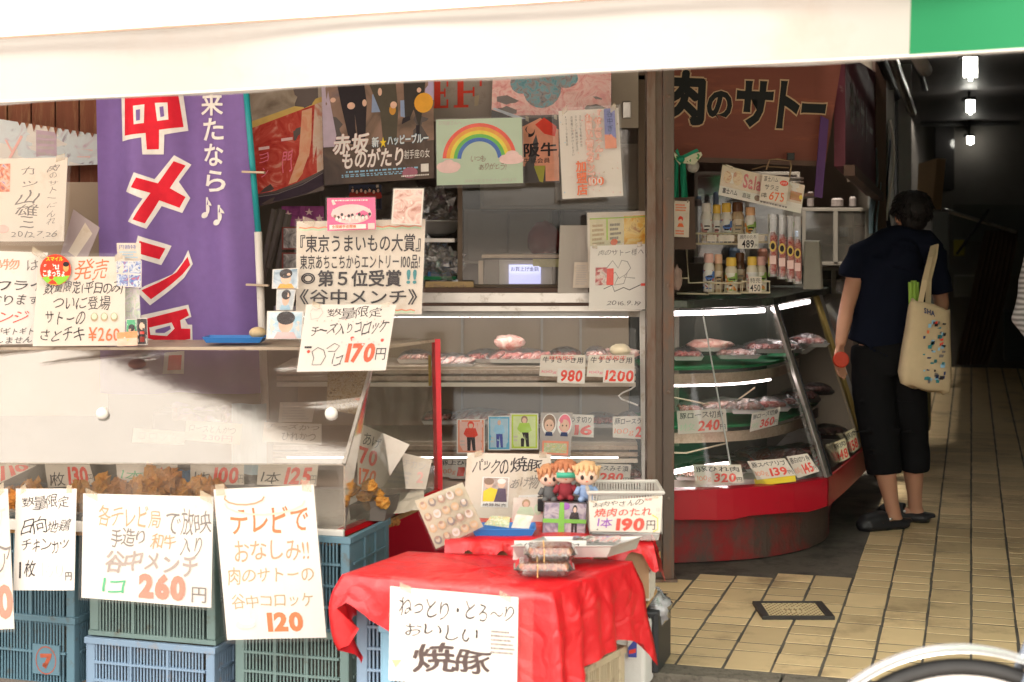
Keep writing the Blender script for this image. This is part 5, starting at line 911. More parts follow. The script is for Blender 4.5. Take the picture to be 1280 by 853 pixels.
# --- purple banner ------------------------------------------------------
BN = empty('purple_banner', P(225, 495, 6.1), 'purple shop banner with large red and white characters on a teal pole', 'banner')
M_ban = mat('banner_cloth', (.27, .175, .48), .8, .1, 30, bump=.25, bsc=500, trans=.25)
def bf_(u, v, d=0):
    L0 = (117 + 6 * v, 60 + 432 * v); R0 = (303 + 30 * v, 60 + 432 * v); px = L0[0] + (R0[0] - L0[0]) * u; py = L0[1]
    f = .05 * math.sin(u * 11 + v * 2.0 + .4) * (.4 + .6 * (1 - u)) + .012 * math.sin(u * 23 - v * 3)
    return P(px, py, 6.12) + Vector((0, f - d, 0))
b = MB(); b.grid(lambda u, v: bf_(u, v), 60, 50); b.build('cloth', M_ban, BN, fix=False, smooth=True)
lay_ = [.004]
def bput(polys, m):
    b = MB().use(I(m))
    for pts in polys:                          # subdivide so that the print follows the folds
        bm = bmesh.new(); vs = [bm.verts.new((x, y, 0)) for x, y in pts]; f_ = bm.faces.new(vs); f_.normal_update(); bmesh.ops.triangulate(bm, faces=bm.faces)
        for _ in range(3):
            lg = [e for e in bm.edges if e.calc_length() > .035]
            if lg: bmesh.ops.subdivide_edges(bm, edges=lg, cuts=1); bmesh.ops.triangulate(bm, faces=[f for f in bm.faces if len(f.verts) > 3])
        bm.verts.index_update(); b.add([bf_(q.co.x, q.co.y, lay_[0]) for q in bm.verts], [tuple(x.index for x in f.verts) for f in bm.faces]); bm.free()
    lay_[0] += .0012; return b
def px2uv(p):
    v = (p[1] - 60) / 432; l = 117 + 6 * v; r = 303 + 30 * v; return ((p[0] - l) / (r - l), v)
def zz(pts, s=3.878, ox=0, oy=80): return [px2uv((ox + a / s, oy + b_ / s)) for a, b_ in pts]
big = []
W1 = zz([(580, 60), (870, 50), (905, 322), (802, 345), (798, 440), (702, 442), (696, 360), (592, 376)]); R1 = zz([(606, 60), (850, 60), (885, 305), (778, 322), (776, 415), (722, 418), (716, 338), (608, 350)])
W2 = zz([(845, 443), (920, 487), (865, 572), (916, 650), (880, 723), (785, 690), (722, 800), (630, 765), (705, 655), (618, 620), (663, 528), (755, 560)]); R2 = zz([(843, 472), (895, 492), (824, 603), (895, 645), (868, 698), (775, 662), (716, 774), (658, 755), (738, 627), (648, 600), (675, 553), (770, 580)])
t_ = lambda pts: zz(pts, 3.878, 0, 280)
W3 = t_([(685, 57), (828, 107), (782, 200), (660, 155)]); R3 = t_([(693, 82), (800, 120), (775, 172), (682, 140)])
W4 = t_([(908, 127), (930, 195), (888, 262), (738, 393), (680, 325), (715, 300), (830, 245), (880, 185)]); R4 = t_([(905, 160), (918, 200), (880, 245), (742, 364), (702, 320), (770, 285), (850, 235)])
W5 = t_([(700, 440), (908, 393), (924, 452), (890, 465), (905, 490), (928, 490), (930, 565), (780, 595), (700, 560)]); R5 = t_([(705, 462), (898, 412), (912, 445), (865, 470), (870, 510), (918, 510), (918, 560), (800, 580), (715, 545)])
W6 = t_([(795, 625), (885, 620), (880, 732), (788, 728)]); R6 = t_([(812, 640), (872, 640), (866, 712), (806, 712)])
names_ = []
for k_, (w_, r_) in enumerate(((W1, R1), (W2, R2), (W3, R3), (W4, R4), (W5, R5), (W6, R6))):
    lay_[0] = .004; names_ += [bput([w_], 'white'), bput([r_], ink('bannerred', (.68, .02, .04)))]
h1 = zz([(655, 207), (710, 200), (708, 290), (660, 297)]); h2 = zz([(760, 193), (818, 190), (822, 272), (770, 280)]); k1 = zz([(670, 227), (690, 224), (690, 276), (672, 280)]); k2 = zz([(782, 212), (800, 209), (804, 256), (786, 262)])
h3 = t_([(735, 500), (825, 480), (838, 510), (805, 545), (740, 535)]); k3 = t_([(760, 512), (818, 495), (822, 512), (795, 530), (760, 526)])
for h_, k_ in ((h1, k1), (h2, k2), (h3, k3)): lay_[0] = .0065; names_ += [bput([h_], 'white'), bput([k_], M_ban)]
for q_ in names_: q_.build('character', parent=BN, fix=False)
def bt(tx, x0, y0, x1, y1, vert=False, b_=.02):
    vs, fs = layout(tx, b_, 0, vert); xa_ = min(a for a, _ in vs); xb_ = max(a for a, _ in vs); ya = min(a for _, a in vs); yb = max(a for _, a in vs)
    pts = [px2uv((x0 + (x1 - x0) * (a - xa_) / (xb_ - xa_), y1 - (y1 - y0) * (c - ya) / (yb - ya))) for a, c in vs]
    b = MB().use(I('white')); b.add([bf_(u, v, .005 + .0001 * z_) for (u, v), z_ in zip(pts, LZ)], fs); b.build('character', parent=BN, fix=False)
for tx, q_ in (('来', (250, 116, 280, 145)), ('た', (253, 148, 281, 176)), ('な', (254, 180, 281, 208)), ('ら', (256, 213, 284, 240)), ('♪', (250, 246, 265, 273)), ('♪', (267, 256, 283, 282))): bt(tx, *q_)
M_teal = mat('pole_teal', (.02, .3, .33), .35, .08, 9)
b = MB(); b.tube([P(303, 60, 6.09), P(323, 293, 6.09)], .0125, 10); b.build('pole_upper', M_teal, BN, smooth=True)
b = MB(); b.tube([P(322.5, 290, 6.09), P(332, 525, 6.09)], .0155, 10); b.build('pole_lower', M_white, BN, smooth=True)
for x, y in ((317, 215), (322, 356)):
    b = MB(); b.bar(P(x - 14, y, 6.06), P(x + 14, y + 1, 6.06), .03, .008); b.build('tie', mat('tie_tape', (.5, .4, .3), .6, .2, 20), BN)
# ================================================================ red table and what stands on it
TB = empty('draped_table', P(620, 735, 4.6) * 1, 'low table draped in a creased red plastic cloth with hanging flaps', 'table')
TZ = .45
def onplane(px, py, z=TZ): Y = (EYE - z) * FPX / (py - HY); return P(px, py, Y)
K_ = dict(FL=onplane(428, 719), FR=onplane(690, 742), BR=onplane(790, 702), BL=onplane(510, 690))
def edge_loop(n):
    pts = []; order = ['FL', 'FR', 'BR', 'BL']
    for k in range(4):
        a, b = K_[order[k]], K_[order[(k + 1) % 4]]
        for i in range(n): pts.append((k + i / n, a.lerp(b, i / n)))
    return pts
NE = 44; LP_ = edge_loop(NE); cen = sum((p for _, p in LP_), Vector()) / len(LP_)
def interp(tab, s):
    for (a, x), (b, y) in zip(tab, tab[1:]):
        if a <= s <= b: return x + (y - x) * (s - a) / (b - a)
    return tab[-1][1]
# length of the drop round the edge (0..1 front, 1..2 right, 2..3 back, 3..4 left)
DROP = [(0, .22), (.05, .20), (.1, .07), (.2, .10), (.3, .16), (.6, .24), (.8, .42), (.9, .47), (1.0, .46), (1.1, .36), (1.25, .26), (1.5, .235), (1.8, .22), (1.93, .25), (2.0, .33), (2.1, .2), (2.5, .15), (3, .1), (3.4, .12), (3.8, .16), (3.93, .27), (4, .22)]
b = MB(); rings_ = []
for j in range(9):
    t = j / 9; rings_.append([cen.lerp(p, max(.02, t)) + Vector((0, 0, -.02 * t * abs(noise.noise(Vector((p.x * 5 + j * .4, p.y * 5, j * .3)))) - .006 * abs(noise.noise(Vector((p.x * 14, p.y * 14, j * .7)))) + .006)) for s, p in LP_])
rings_.append([p + Vector((0, 0, .002)) for s, p in LP_])
for j in range(1, 19):
    t = j / 18; r = []
    for s, p in LP_:
        d = interp(DROP, s); o_ = (p - cen); o_.z = 0; o_.normalize(); cr = min(abs((s % 1)), 1 - (s % 1))
        fold = .016 * math.sin(s * 17) + .012 * math.sin(s * 31 + 1) + .05 * max(0, 1 - cr * 9) - .01
        q = p + o_ * (.012 * min(1, t * 4) + fold * t ** .8 + .02 * t) + Vector((0, 0, -d * t))
        if s < .3 or s > 3.9: q += Vector((-.03 * t + (.10 * t * t if (s < .08 or s > 3.9) else 0), 0, 0))
        rg_ = -abs(noise.noise(Vector((q.x * 7, q.y * 7, q.z * 3)))) * .022 - abs(noise.noise(Vector((q.x * 15 + q.z * 9, q.y * 15, q.z * 6)))) * .011 + .008
        q += o_ * rg_ * min(1, t * 3 + .15); r.append(q)
    rings_.append(r)
b.rings(rings_, cap=True); b.f.pop(); b.mi.pop()
M_cloth = mat('red_plastic_cloth', (.6, .012, .018), .34, .1, 3, bump=.35, bsc=24, spec=.6, trans=.12)
n = M_cloth.node_tree; vo = n.nodes.new('ShaderNodeTexVoronoi'); vo.feature = 'DISTANCE_TO_EDGE'; vo.inputs['Scale'].default_value = 4.2
tcn = n.nodes.new('ShaderNodeTexCoord'); nzn = n.nodes.new('ShaderNodeTexNoise'); nzn.inputs['Scale'].default_value = 5; vm_ = n.nodes.new('ShaderNodeVectorMath'); vm_.operation = 'MULTIPLY_ADD'; vm_.inputs[1].default_value = (.7, .7, .7)
n.links.new(tcn.outputs['Object'], nzn.inputs[0]); n.links.new(nzn.outputs['Color'], vm_.inputs[0]); n.links.new(tcn.outputs['Object'], vm_.inputs[2]); n.links.new(vm_.outputs[0], vo.inputs[0])
mrn = n.nodes.new('ShaderNodeMapRange'); mrn.inputs['From Max'].default_value = .16; n.links.new(vo.outputs['Distance'], mrn.inputs[0])
bpn = n.nodes.new('ShaderNodeBump'); bpn.inputs['Strength'].default_value = .2; bpn.inputs['Distance'].default_value = .012; n.links.new(mrn.outputs[0], bpn.inputs['Height'])
pb_ = n.nodes['Principled BSDF']; old_ = pb_.inputs['Normal'].links[0].from_socket; n.links.new(old_, bpn.inputs['Normal']); n.links.new(bpn.outputs[0], pb_.inputs['Normal'])
ct = b.build('cloth', M_cloth, TB, smooth=True)
b = MB(); q = [K_[k] + Vector((0, 0, -.03)) for k in ('FL', 'FR', 'BR', 'BL')]; q = [x.lerp(cen, .06) for x in q]; b.hexa([x + Vector((0, 0, -.02)) for x in q] + q); b.build('table_board', MATS['osb_board'], TB)
# raised back ledge with ragged red cloth
LD = empty('back_ledge', P(740, 680, 5.05), 'higher ledge behind the table covered in ragged red cloth', 'ledge')
zz0, zz1 = P(835, 655, 4.95), P(835, 700, 4.95)
b = MB(); a, c = onplane(560, 674, .49), onplane(818, 672, .49); b.hexa([Vector((a.x, 4.86, .3)), Vector((c.x - .02, 4.86, .3)), Vector((c.x - .02, 5.25, .3)), Vector((a.x, 5.25, .3)), Vector((a.x, 4.86, .485)), Vector((c.x - .02, 4.86, .485)), Vector((c.x - .02, 5.25, .485)), Vector((a.x, 5.25, .485))]); b.build('box', mat('card_box', (.35, .22, .12), .7, .2, 8), LD)
b = MB()
def lg(u, v):
    x = a.x - .01 + (c.x + .0 - a.x) * u; t = max(0, v - .55) / .45
    z = .492 + .004 * noise.noise(Vector((u * 8, v * 5, 0))) - t * (.06 + .03 * math.sin(u * 40) + .05 * max(0, u - .8) * 5 * .3)
    return Vector((x + (.02 * t if u > .9 else 0), 5.22 - .37 * min(1, v / .55) - t * (.02 + .012 * math.sin(u * 55)), z))
b.grid(lg, 60, 10); b.build('cloth', M_cloth, LD, smooth=True, fix=False)
b = MB(); b.grid(lambda u, v: Vector((c.x - .015 + .04 * v + .01 * math.sin(u * 20) * v, 4.85 + .35 * u, .493 - .11 * v ** 1.3 * (1 + .3 * math.sin(u * 17)))), 24, 8); b.build('side_flap', M_cloth, LD, smooth=True, fix=False)

card('roast_pork_sign', 'large sleeved white sign for roast pork hanging on the front of the red table', 'sign', ((488, 733), (648, 747), (646, 862), (486, 850)), 4.26, (
    ('T', 'ねっとり・とろ～り', .07, .08, .97, .32, 'black', dict(h=.12, b=.004)), ('T', 'おいしい', .12, .36, .69, .53, 'black', dict(h=.1, b=.006)), ('T', '焼豚', .18, .55, .80, .90, ink('brushbrown', (.05, .03, .03)), dict(h=.08, b=.022)), ('S', .79, .37, .98, .64, 6, 'grey'), ('Q', [(.02, .78), (.10, .77), (.05, .86)], 'tan')), 'white', sleeve=(.0, .12, .12, .02), wav=.002)
# clear packs of roast pork
def pack(cx, py, Y, w_, label, seed, lid=True):
    c = P(cx, py, Y); T = empty('meat_pack', c, label, 'food pack')
    def L(b, nm, m, **k): o = b.build(nm, m, org=(0, 0, 0), **k); o.parent = T; o.location = (0, 0, 0); return o
    m_ = photo('roast_pork', [(.28, .05, .02), (.5, .13, .05), (.62, .28, .12), (.4, .08, .03)], 26, rough=.3)
    b = MB()
    for i in range(9): b.ball((-w_ * .36 + w_ * .72 * i / 8, .01 * math.sin(i * 3), .02), (w_ * .075, .035, .012), 8, 6, M=Matrix.Rotation(.4, 3, 'Y'), rough=.3, fr=3, seed=i + seed)
    L(b, 'pork_slices', m_, smooth=True)
    b = MB(); h = .034; b.rings([[Vector((x * w_ / 2 * f, y * .06 * f, z)) for x, y in ((-1, -.7), (-.8, -1), (.8, -1), (1, -.7), (1, .7), (.8, 1), (-.8, 1), (-1, .7))] for f, z in ((.84, 0), (.98, h * .5), (1.06, h * .52), (1.0, h * .6), (.86, h * 1.1))]); L(b, 'clear_tub', clear('tub_film', .05, refl=.08, rough=.12), fix=False)
    b = MB(); b.tube([(-.02, -.066, .0), (-.02, -.064, h), (-.02, .05, h + .006)], .0022, 5); L(b, 'rubber_band', mat('rubber_band', (.7, .4, .15), .6, .1, 9))
    return T
pack(680, 716, 4.50, .17, 'lower clear pack of sliced roast pork at the table edge', 3); pack(688, 697, 4.55, .15, 'upper clear pack of roast pork resting on another pack', 9)
card('pack_label', 'white handwritten paper lying against the clear roast pork packs', 'label', ((643, 676), (733, 676), (733, 692), (641, 700)), 4.66, (('T', '仙老上ク', .1, .1, .9, .75, 'black', dict(h=.1)),), 'white', wav=.004, sleeve=.02)
def steel_tray(x0, y0, x1, Y, h, dp, label, sk=.05):
    c = P((x0 + x1) / 2, y0, Y); w_ = (x1 - x0) / FPX * Y; b = MB()
    b.rings([[c + Vector((x * w_ / 2 * f + (y + 1) * sk, (y * f + 1) * dp / 2, z)) for x, y in ((-1, -1), (1, -1), (1, 1), (-1, 1))] for f, z in ((.9, -h), (.98, -.004), (1.03, 0), (1.0, .002), (.96, -.003), (.88, -h + .004))])
    return tag(b.build('steel_tray', M_steelt), label, 'tray')
steel_tray(640, 683, 765, 4.62, .035, .14, 'shallow steel tray behind the roast pork packs on the red table')
b = MB(); b.grid(lambda u, v: P(716 + 60 * u, 683 - 8 * v, 4.66 + .1 * v) + Vector((0, 0, .012 + .006 * noise.noise(Vector((u * 7, v * 7, 2))))), 14, 6); tag(b.build('clear_wrap', clear('wrap_film', .3, refl=.2, rough=.15), fix=False), 'crumpled clear wrap lying in the steel tray', 'plastic wrap')
# basket with sauce sign
BK = empty('plastic_basket', P(783, 668, 4.9), 'pale grey slotted plastic basket behind the sauce sign', 'basket')
x0, x1 = P(737, 668, 4.9).x, P(828, 668, 4.9).x; zt, zb_ = P(0, 616, 4.9).z, P(0, 668, 4.9).z
m_bk = mat('basket_plastic', (.5, .47, .43), .45, .1, 9)
b = MB(); b.box((x0, 4.9, zb_), (x1, 5.12, zb_ + .008)); b.build('bottom', m_bk, BK)
b = MB()
for i in range(26):
    x = x0 + (x1 - x0) * (i + .2) / 26; b.box((x, 4.9, zb_), (x + .005, 4.904, zt)); b.box((x, 5.116, zb_), (x + .005, 5.12, zt))
for i in range(20):
    y = 4.9 + .22 * (i + .2) / 20; b.box((x0, y, zb_), (x0 + .004, y + .006, zt)); b.box((x1 - .004, y, zb_), (x1, y + .006, zt))
b.build('slat', m_bk, BK, kind='stuff')
b = MB(); b.tube([(x0 - .003, 4.897, zt), (x1 + .003, 4.897, zt), (x1 + .003, 5.123, zt), (x0 - .003, 5.123, zt), (x0 - .003, 4.897, zt)], .007, 6); b.build('rim', m_bk, BK)
sg = card('sauce_sign', 'cream handwritten sign for barbecue sauce at 190 leaning on the basket', 'price sign', ((736, 627), (828, 620), (825, 666), (738, 664)), 4.84, (
    ('T', 'お肉やさんの', .05, .03, .75, .22, 'black', dict(h=.1, b=.004)), ('T', '焼肉のたれ', .06, .25, .86, .54, 'red', dict(h=.06, b=.014)), ('T', '1本', .1, .57, .32, .88, 'purple', dict(h=.05, b=.012)), ('T', '190', .36, .58, .76, .97, 'red', dict(b=.045, skew=.05)), ('T', '円', .80, .66, .92, .92, 'black'), ('T', '味付', .92, .3, .98, .6, 'faint', dict(vert=True)), ('E', .1, .93, .012, .02, 'black'), ('T', '国産', .76, .02, .86, .1, 'red'), ('L', [(.87, .5), (.95, .6), (.96, .9), (.9, .97)], .006, 'yellow')), 'cream', th=.003, sleeve=.01)
b = MB(); b.hexa([P(741, 676, 4.83), P(823, 676, 4.83), P(826, 676, 4.95), P(741, 676, 4.95), P(740, 666, 4.83), P(825, 667, 4.83), P(826, 667, 4.95), P(740, 666, 4.95)]); tag(b.build('card_holder', clear('holder_pl', .25, refl=.12), bevel=.002), 'clear plastic stand under the sauce sign', 'card holder')
# big sign behind with photo
card('pack_pork_sign', 'cream handwritten sign for packed roast pork with a small photo of two people', 'sign', ((584, 566), (689, 568), (684, 668), (578, 664)), 5.35, (
    ('T', 'パックの', .07, .07, .50, .26, 'black', dict(h=.1, b=.01)), ('T', '焼豚', .52, .03, .90, .24, 'black', dict(h=.08, b=.01)), ('T', 'あげ物', .53, .26, .88, .44, 'grey', dict(h=.1)), ('R', .20, .30, .52, .68, 'white'), ('R', .215, .31, .505, .61, photo('roomph', [(.3, .22, .2), (.5, .4, .36), (.62, .55, .5)], 18)), ('E', .28, .38, .05, .06, 'skin'), ('E', .28, .355, .06, .045, 'brown'), ('Q', [(.22, .61), (.22, .48), (.3, .43), (.40, .46), (.38, .55), (.34, .61)], 'yellow'), ('E', .43, .38, .045, .055, 'skin'), ('E', .43, .35, .05, .035, 'white'), ('Q', [(.35, .61), (.39, .44), (.48, .44), (.5, .61)], ink('apronink', (.12, .09, .14))), ('T', '焼豚販売', .22, .63, .5, .67, 'black'),
    ('T', '10までお持', .18, .82, .66, .97, 'black', dict(h=.06)), ('Q', [(.64, .52), (.88, .5), (.86, .7), (.63, .68)], 'white'), ('L', [(.68, .6), (.74, .54), (.78, .62), (.84, .56)], .006, 'tan')), 'old', th=.004, sleeve=.01)
card('figure_card', 'cream card with a faint drawn figure standing right of the blue tray', 'picture card', ((642, 622), (680, 622), (680, 672), (638, 670)), 5.15, (('F', .42, .08, .8, 1.2, 'tan', 'palegreen', 'grey'), ('E', .8, .3, .12, .14, 'palegreen'), ('S', .65, .6, .95, .9, 4, 'tan')), 'cream', sleeve=.03)
fp = card('sticker_board', 'tilted plastic folder full of small round portrait stickers at the table corner', 'sticker sheet', ((519, 626), (578, 603), (604, 658), (545, 686)), 4.88, [e for i in range(5) for j in range(4) for e in (('E', .11 + .19 * i, .14 + .24 * j, .075, .085, ('tan', 'grey', 'brown', 'faint', 'tan')[(i + 2 * j) % 5]), ('E', .11 + .19 * i, .13 + .24 * j, .045, .05, 'cream2' and ink('cream2', (.45, .38, .29))), ('E', .11 + .19 * i, .09 + .24 * j, .04, .03, ('brown', 'tan', 'faint')[(i + j) % 3]))], mat('sticker_bg', (.42, .38, .28), .4, .15, 20), th=.006, sleeve=.02)
trough(589, 658, 670, 4.95, MATS['blue_plastic'], 'blue plastic tray holding two small cards on the red ledge', dp=.12, h=.022)
card('small_card', 'colourful sticker card lying in the left half of the blue tray', 'card', ((605, 656), (614, 645), (638, 646), (636, 660)), 4.93, (('R', 0, 0, 1, 1, photo('mixsticker', [(.6, .2, .15), (.7, .6, .3), (.4, .5, .3), (.75, .68, .5), (.6, .3, .35)], 60)),), 'cream')
card('small_card', 'plain cream card with faint print leaning in the right of the blue tray', 'card', ((645, 643), (667, 645), (661, 661), (639, 660)), 4.92, (('E', .5, .5, .25, .3, 'palegreen'),), 'cream')
b = MB().use(mat('dark_case', (.06, .05, .05), .4, .1, 8)); b.slab([P(677, 673, 5.0), P(736, 672, 5.0), P(738, 627, 5.05), P(681, 625, 5.05)], (0, .03, 0))
bxx = card('photo_box', 'flat boxed photo print tied with crossed green ribbon in front of the dolls', 'boxed print', ((680, 626), (734, 628), (731, 673), (677, 672)), 4.98, (
    ('R', .02, .02, .98, .98, photo('night_print', [(.12, .1, .15), (.3, .26, .34), (.5, .45, .48), (.2, .18, .22)], 22)), ('F', .72, .1, .8, .5, 'black', 'black', 'black'), ('E', .5, .1, .1, .1, 'purple'), ('R', .36, 0, .46, 1, ink('ribbon', (.2, .5, .08))), ('R', 0, .45, 1, .56, ink('ribbon', (.2, .5, .08))), ('Q', [(.36, 0), (.46, 0), (.52, 1), (.42, 1)], ink('ribbon', (.2, .5, .08)))), 'dark_case', th=.02, sleeve=.01)
def doll(px, py, Y, s, hair, face, body_, acc, label):
    """small seated plush doll: big head with hair cap, ears of hair, eyes, round body, arms and feet"""
    c = P(px, py, Y); T = empty('plush_doll', c, label, 'plush doll')
    def L(b, nm, m, **k): o = b.build(nm, m, org=(0, 0, 0), smooth=True, **k); o.parent = T; o.location = (0, 0, 0); return o
    b = MB(); b.ball((0, 0, .032 * s), (.030 * s, .024 * s, .034 * s), 12, 8); b.tube([(-.026 * s, -.004, .048 * s), (-.040 * s, -.014, .026 * s)], [.011 * s, .009 * s], 8); b.tube([(.026 * s, -.004, .048 * s), (.040 * s, -.014, .026 * s)], [.011 * s, .009 * s], 8)
    b.ball((-.018 * s, -.02 * s, .008 * s), (.014 * s, .018 * s, .011 * s), 8, 6); b.ball((.018 * s, -.02 * s, .008 * s), (.014 * s, .018 * s, .011 * s), 8, 6); L(b, 'body', body_)
    b = MB(); b.ball((0, 0, .095 * s), (.044 * s, .036 * s, .040 * s), 16, 12); L(b, 'head', face)
    b = MB(); b.ball((0, .008 * s, .103 * s), (.050 * s, .040 * s, .042 * s), 18, 12, rough=.18, fr=6, seed=px)
    for k in range(7): a = -1.2 + k * .4; b.tube([(.046 * s * math.sin(a), -.026 * s * math.cos(a), .128 * s), (.050 * s * math.sin(a), -.041 * s * math.cos(a), .110 * s - .012 * s * (k % 2))], [.013 * s, .003 * s], 6)
    L(b, 'hair', hair)
    b = MB()
    for sx in (-1, 1): b.ball((sx * .017 * s, -.0352 * s, .09 * s), (.0065 * s, .003 * s, .009 * s), 8, 6)
    L(b, 'eye', mat('doll_eye', (.03, .02, .02), .3), ) ; b = MB(); b.ball((0, -.0375 * s, .076 * s), (.005 * s, .002 * s, .0015 * s), 6, 4); L(b, 'mouth', I('red'))
    if acc:
        b = MB(); b.box((-.034 * s, -.044 * s, .083 * s), (.034 * s, -.036 * s, .102 * s)); L(b, 'visor', acc)
    return T
DF = mat('doll_skin', (.78, .55, .42), .85, .06, 30, bump=.1)
doll(687, 626, 5.08, .84, mat('hair_copper', (.5, .24, .12), .9, .2, 60, bump=.4), DF, mat('doll_grey', (.12, .12, .12), .9, .2, 30), None, 'copper haired plush doll in dark grey, leftmost of three')
doll(707, 624, 5.05, .92, mat('hair_auburn', (.42, .16, .08), .9, .2, 60, bump=.4), DF, mat('doll_maroon', (.25, .03, .04), .9, .2, 30), mat('visor_green', (.06, .38, .25), .4), 'middle plush doll in maroon with a green visor')
doll(733, 626, 5.02, .9, mat('hair_blond', (.62, .38, .2), .9, .2, 60, bump=.4), DF, mat('doll_blue', (.25, .35, .55), .9, .2, 30), None, 'blond plush doll in pale blue, rightmost of three')
b = MB(); b.box(tuple(P(672, 640, 5.12)), tuple(P(752, 620, 5.2))); tag(b.build('small_black_box', M_black, bevel=.004), 'small black box behind the plush dolls', 'box')
# picture cards on the glass
def glasscard(q, label, bgc, hair, top, leg): card('picture_card', label, 'picture card', q, 6.50, (('R', .04, .03, .96, .97, ink(*bgc)), ('R', .1, .08, .9, .92, ink(bgc[0] + 'l', tuple(min(1, x * .6 + .32) for x in bgc[1]))), ('F', .5, .1, .82, 1.05, hair, top, leg), ('S', .12, .6, .3, .8, 2, 'faint')), 'white', sleeve=.02)
glasscard((571, 524, 606, 567), 'orange edged card with a figure in a red top on the showcase glass', ('gc_or', (.8, .3, .2)), 'red', 'red', 'black')
glasscard((610, 520, 638, 563), 'icy blue card with a pale figure between the orange and green cards', ('gc_bl', (.12, .4, .6)), 'sky', 'sky', 'blue')
glasscard((638, 517, 673, 562), 'lime green card with a figure in a green top on the glass', ('gc_gr', (.5, .65, .08)), 'brown', 'lime', 'black')
card('sticker_pair', 'grey plastic sheet with two cartoon head stickers and a pink group strip', 'sticker sheet', ((676, 516), (716, 516), (713, 572), (674, 570)), 6.49, (
    *[e for u, hc, k in ((.28, 'brown', 0), (.76, 'pink', 1)) for e in (('E', u, .27, .23, .25, 'white'), ('E', u, .24, .19, .20, hc), ('E', u, .29, .15, .14, 'skin'), ('E', u - .06, .29, .02, .02, 'black'), ('E', u + .06, .29, .02, .02, 'black'), ('Q', [(u - .1, .44), (u + .1, .44), (u + .12, .53), (u - .12, .53)], 'navy'))], ('R', .08, .64, .92, .96, ink('pinkor', (.8, .3, .2))), ('R', .14, .69, .86, .91, photo('mixsticker', []))), mat('grey_clear', (.42, .38, .36), .4, .05, 5), sleeve=.02)
# --- bits at the right of the table: foam box, bin, plastic bag, carton
def hexbox(name, x0, y0, x1, y1, Y, dp, m, label, cat, bevel=.004, sk=None):
    a_, c_ = P(x0, y1, Y), P(x1, y0, Y); b = MB(); w_ = c_.x - a_.x; s_ = DV * dp if sk is None else Vector((sk, dp, 0))
    b.hexa([Vector((a_.x, Y, a_.z)), Vector((c_.x, Y, a_.z)), Vector((c_.x, Y, c_.z)), Vector((a_.x, Y, c_.z)), Vector((a_.x, Y, a_.z)) + s_, Vector((c_.x, Y, a_.z)) + s_, Vector((c_.x, Y, c_.z)) + s_, Vector((a_.x, Y, c_.z)) + s_])
    T = empty(name, Vector((a_.x, Y, a_.z)), label, cat); b.build('body', m, T, bevel=bevel); return T
T = hexbox('foam_box', 740, 782, 806, 865, 4.95, .25, mat('foam_white', (.68, .66, .62), .7, .04, 40, bump=.1), 'white foam box with a blue triangle mark under the red table flap', 'box', .012)
card('mark', '', '', ((785, 800), (796, 796), (796, 822), (785, 824)), 4.94, (('Q', [(0, .4), (1, 0), (1, 1), (0, .9)], 'blue'), ('R', .1, .55, .9, .75, 'red')), 'white', parent=T)
T = hexbox('black_bin', 795, 765, 823, 842, 5.06, .22, mat('bin_black', (.03, .032, .035), .45, .2, 9), 'ribbed black plastic bin at the kerb beside the table', 'bin', .006)
for i in range(4):
    b = MB(); x = P(799 + i * 6, 0, 5.05).x; b.box((x, 5.05, P(0, 840, 5.05).z), (x + .005, 5.06, P(0, 770, 5.05).z)); b.build('rib', MATS['bin_black'], T)
hexbox('milk_carton', 790, 716, 812, 752, 5.0, .1, mat('carton_white', (.62, .58, .5), .5, .1, 30, dirt=((.3, .28, .25), .3, 40)), 'white printed carton on the pile behind the table', 'carton')
hexbox('cardboard_piece', 770, 700, 815, 716, 5.08, .15, MATS['osb_board'], 'crumbling brown cardboard piece under the ragged red cloth', 'cardboard')
b = MB(); b.bar(P(800, 765, 4.98), P(818, 738, 5.1), .02, .012); tag(b.build('wood_stick', mat('stick_wood', (.4, .24, .1), .6, .2, 20)), 'short wooden stick leaning on the carton', 'stick')
b = MB(); b.ball(P(822, 760, 5.14), (.045, .05, .055), 16, 12, rough=.5, fr=3, seed=8); b.ball(P(815, 745, 5.16), (.04, .04, .03), 12, 9, rough=.6, fr=3, seed=12); tag(b.build('plastic_bag', clear('bag_white', .5, refl=.12, rough=.25, hcol=(.72, .72, .74)), fix=False, smooth=True), 'crumpled translucent white bag hanging over the black bin', 'plastic bag')
# ================================================================ right-hand side: shop board, racks, alley things
BK_ = ink('brush_black', (.012, .014, .014)); OO = dict(b=.045, out=('tan', .03))
sb = card('shop_board', 'large dark red brown shop board with black outlined brush characters', 'sign', ((808, 70), (1050, 80), (1030, 205), (808, 198)), (6.95, 6.95, 7.0, 7.0), (
    ('T', '肉', .09, .12, .31, .66, BK_, OO), ('T', 'の', .32, .31, .455, .60, BK_, OO), ('T', 'サ', .475, .20, .67, .66, BK_, OO), ('T', 'ト', .70, .19, .815, .66, BK_, OO), ('T', 'ー', .825, .28, .955, .62, BK_, dict(b=.07, out=('tan', .035))),
    ('R', 0, .97, 1, 1.02, M_wood)), M_brown, th=.03)
SS = empty('side_board', P(1070, 215, 7.6), 'worn maroon shop board running into the alley with pale flaking letters', 'sign')
V0 = Vector((1.53, 6.98, 0))
def AV(t, z, off=0): return V0 + DV * t + DU * off + Vector((0, 0, z))
M_mar = mat('maroon_board', (.11, .02, .035), .6, .25, 4, dirt=((.3, .22, .22), .06, 9))
b = MB(); b.hexa([AV(0, 1.78), AV(2.3, 1.70), AV(2.3, 2.45), AV(0, 2.30)] + [AV(0, 1.78, -.05), AV(2.3, 1.70, -.05), AV(2.3, 2.45, -.05), AV(0, 2.30, -.05)]); b.build('board', M_mar, SS)
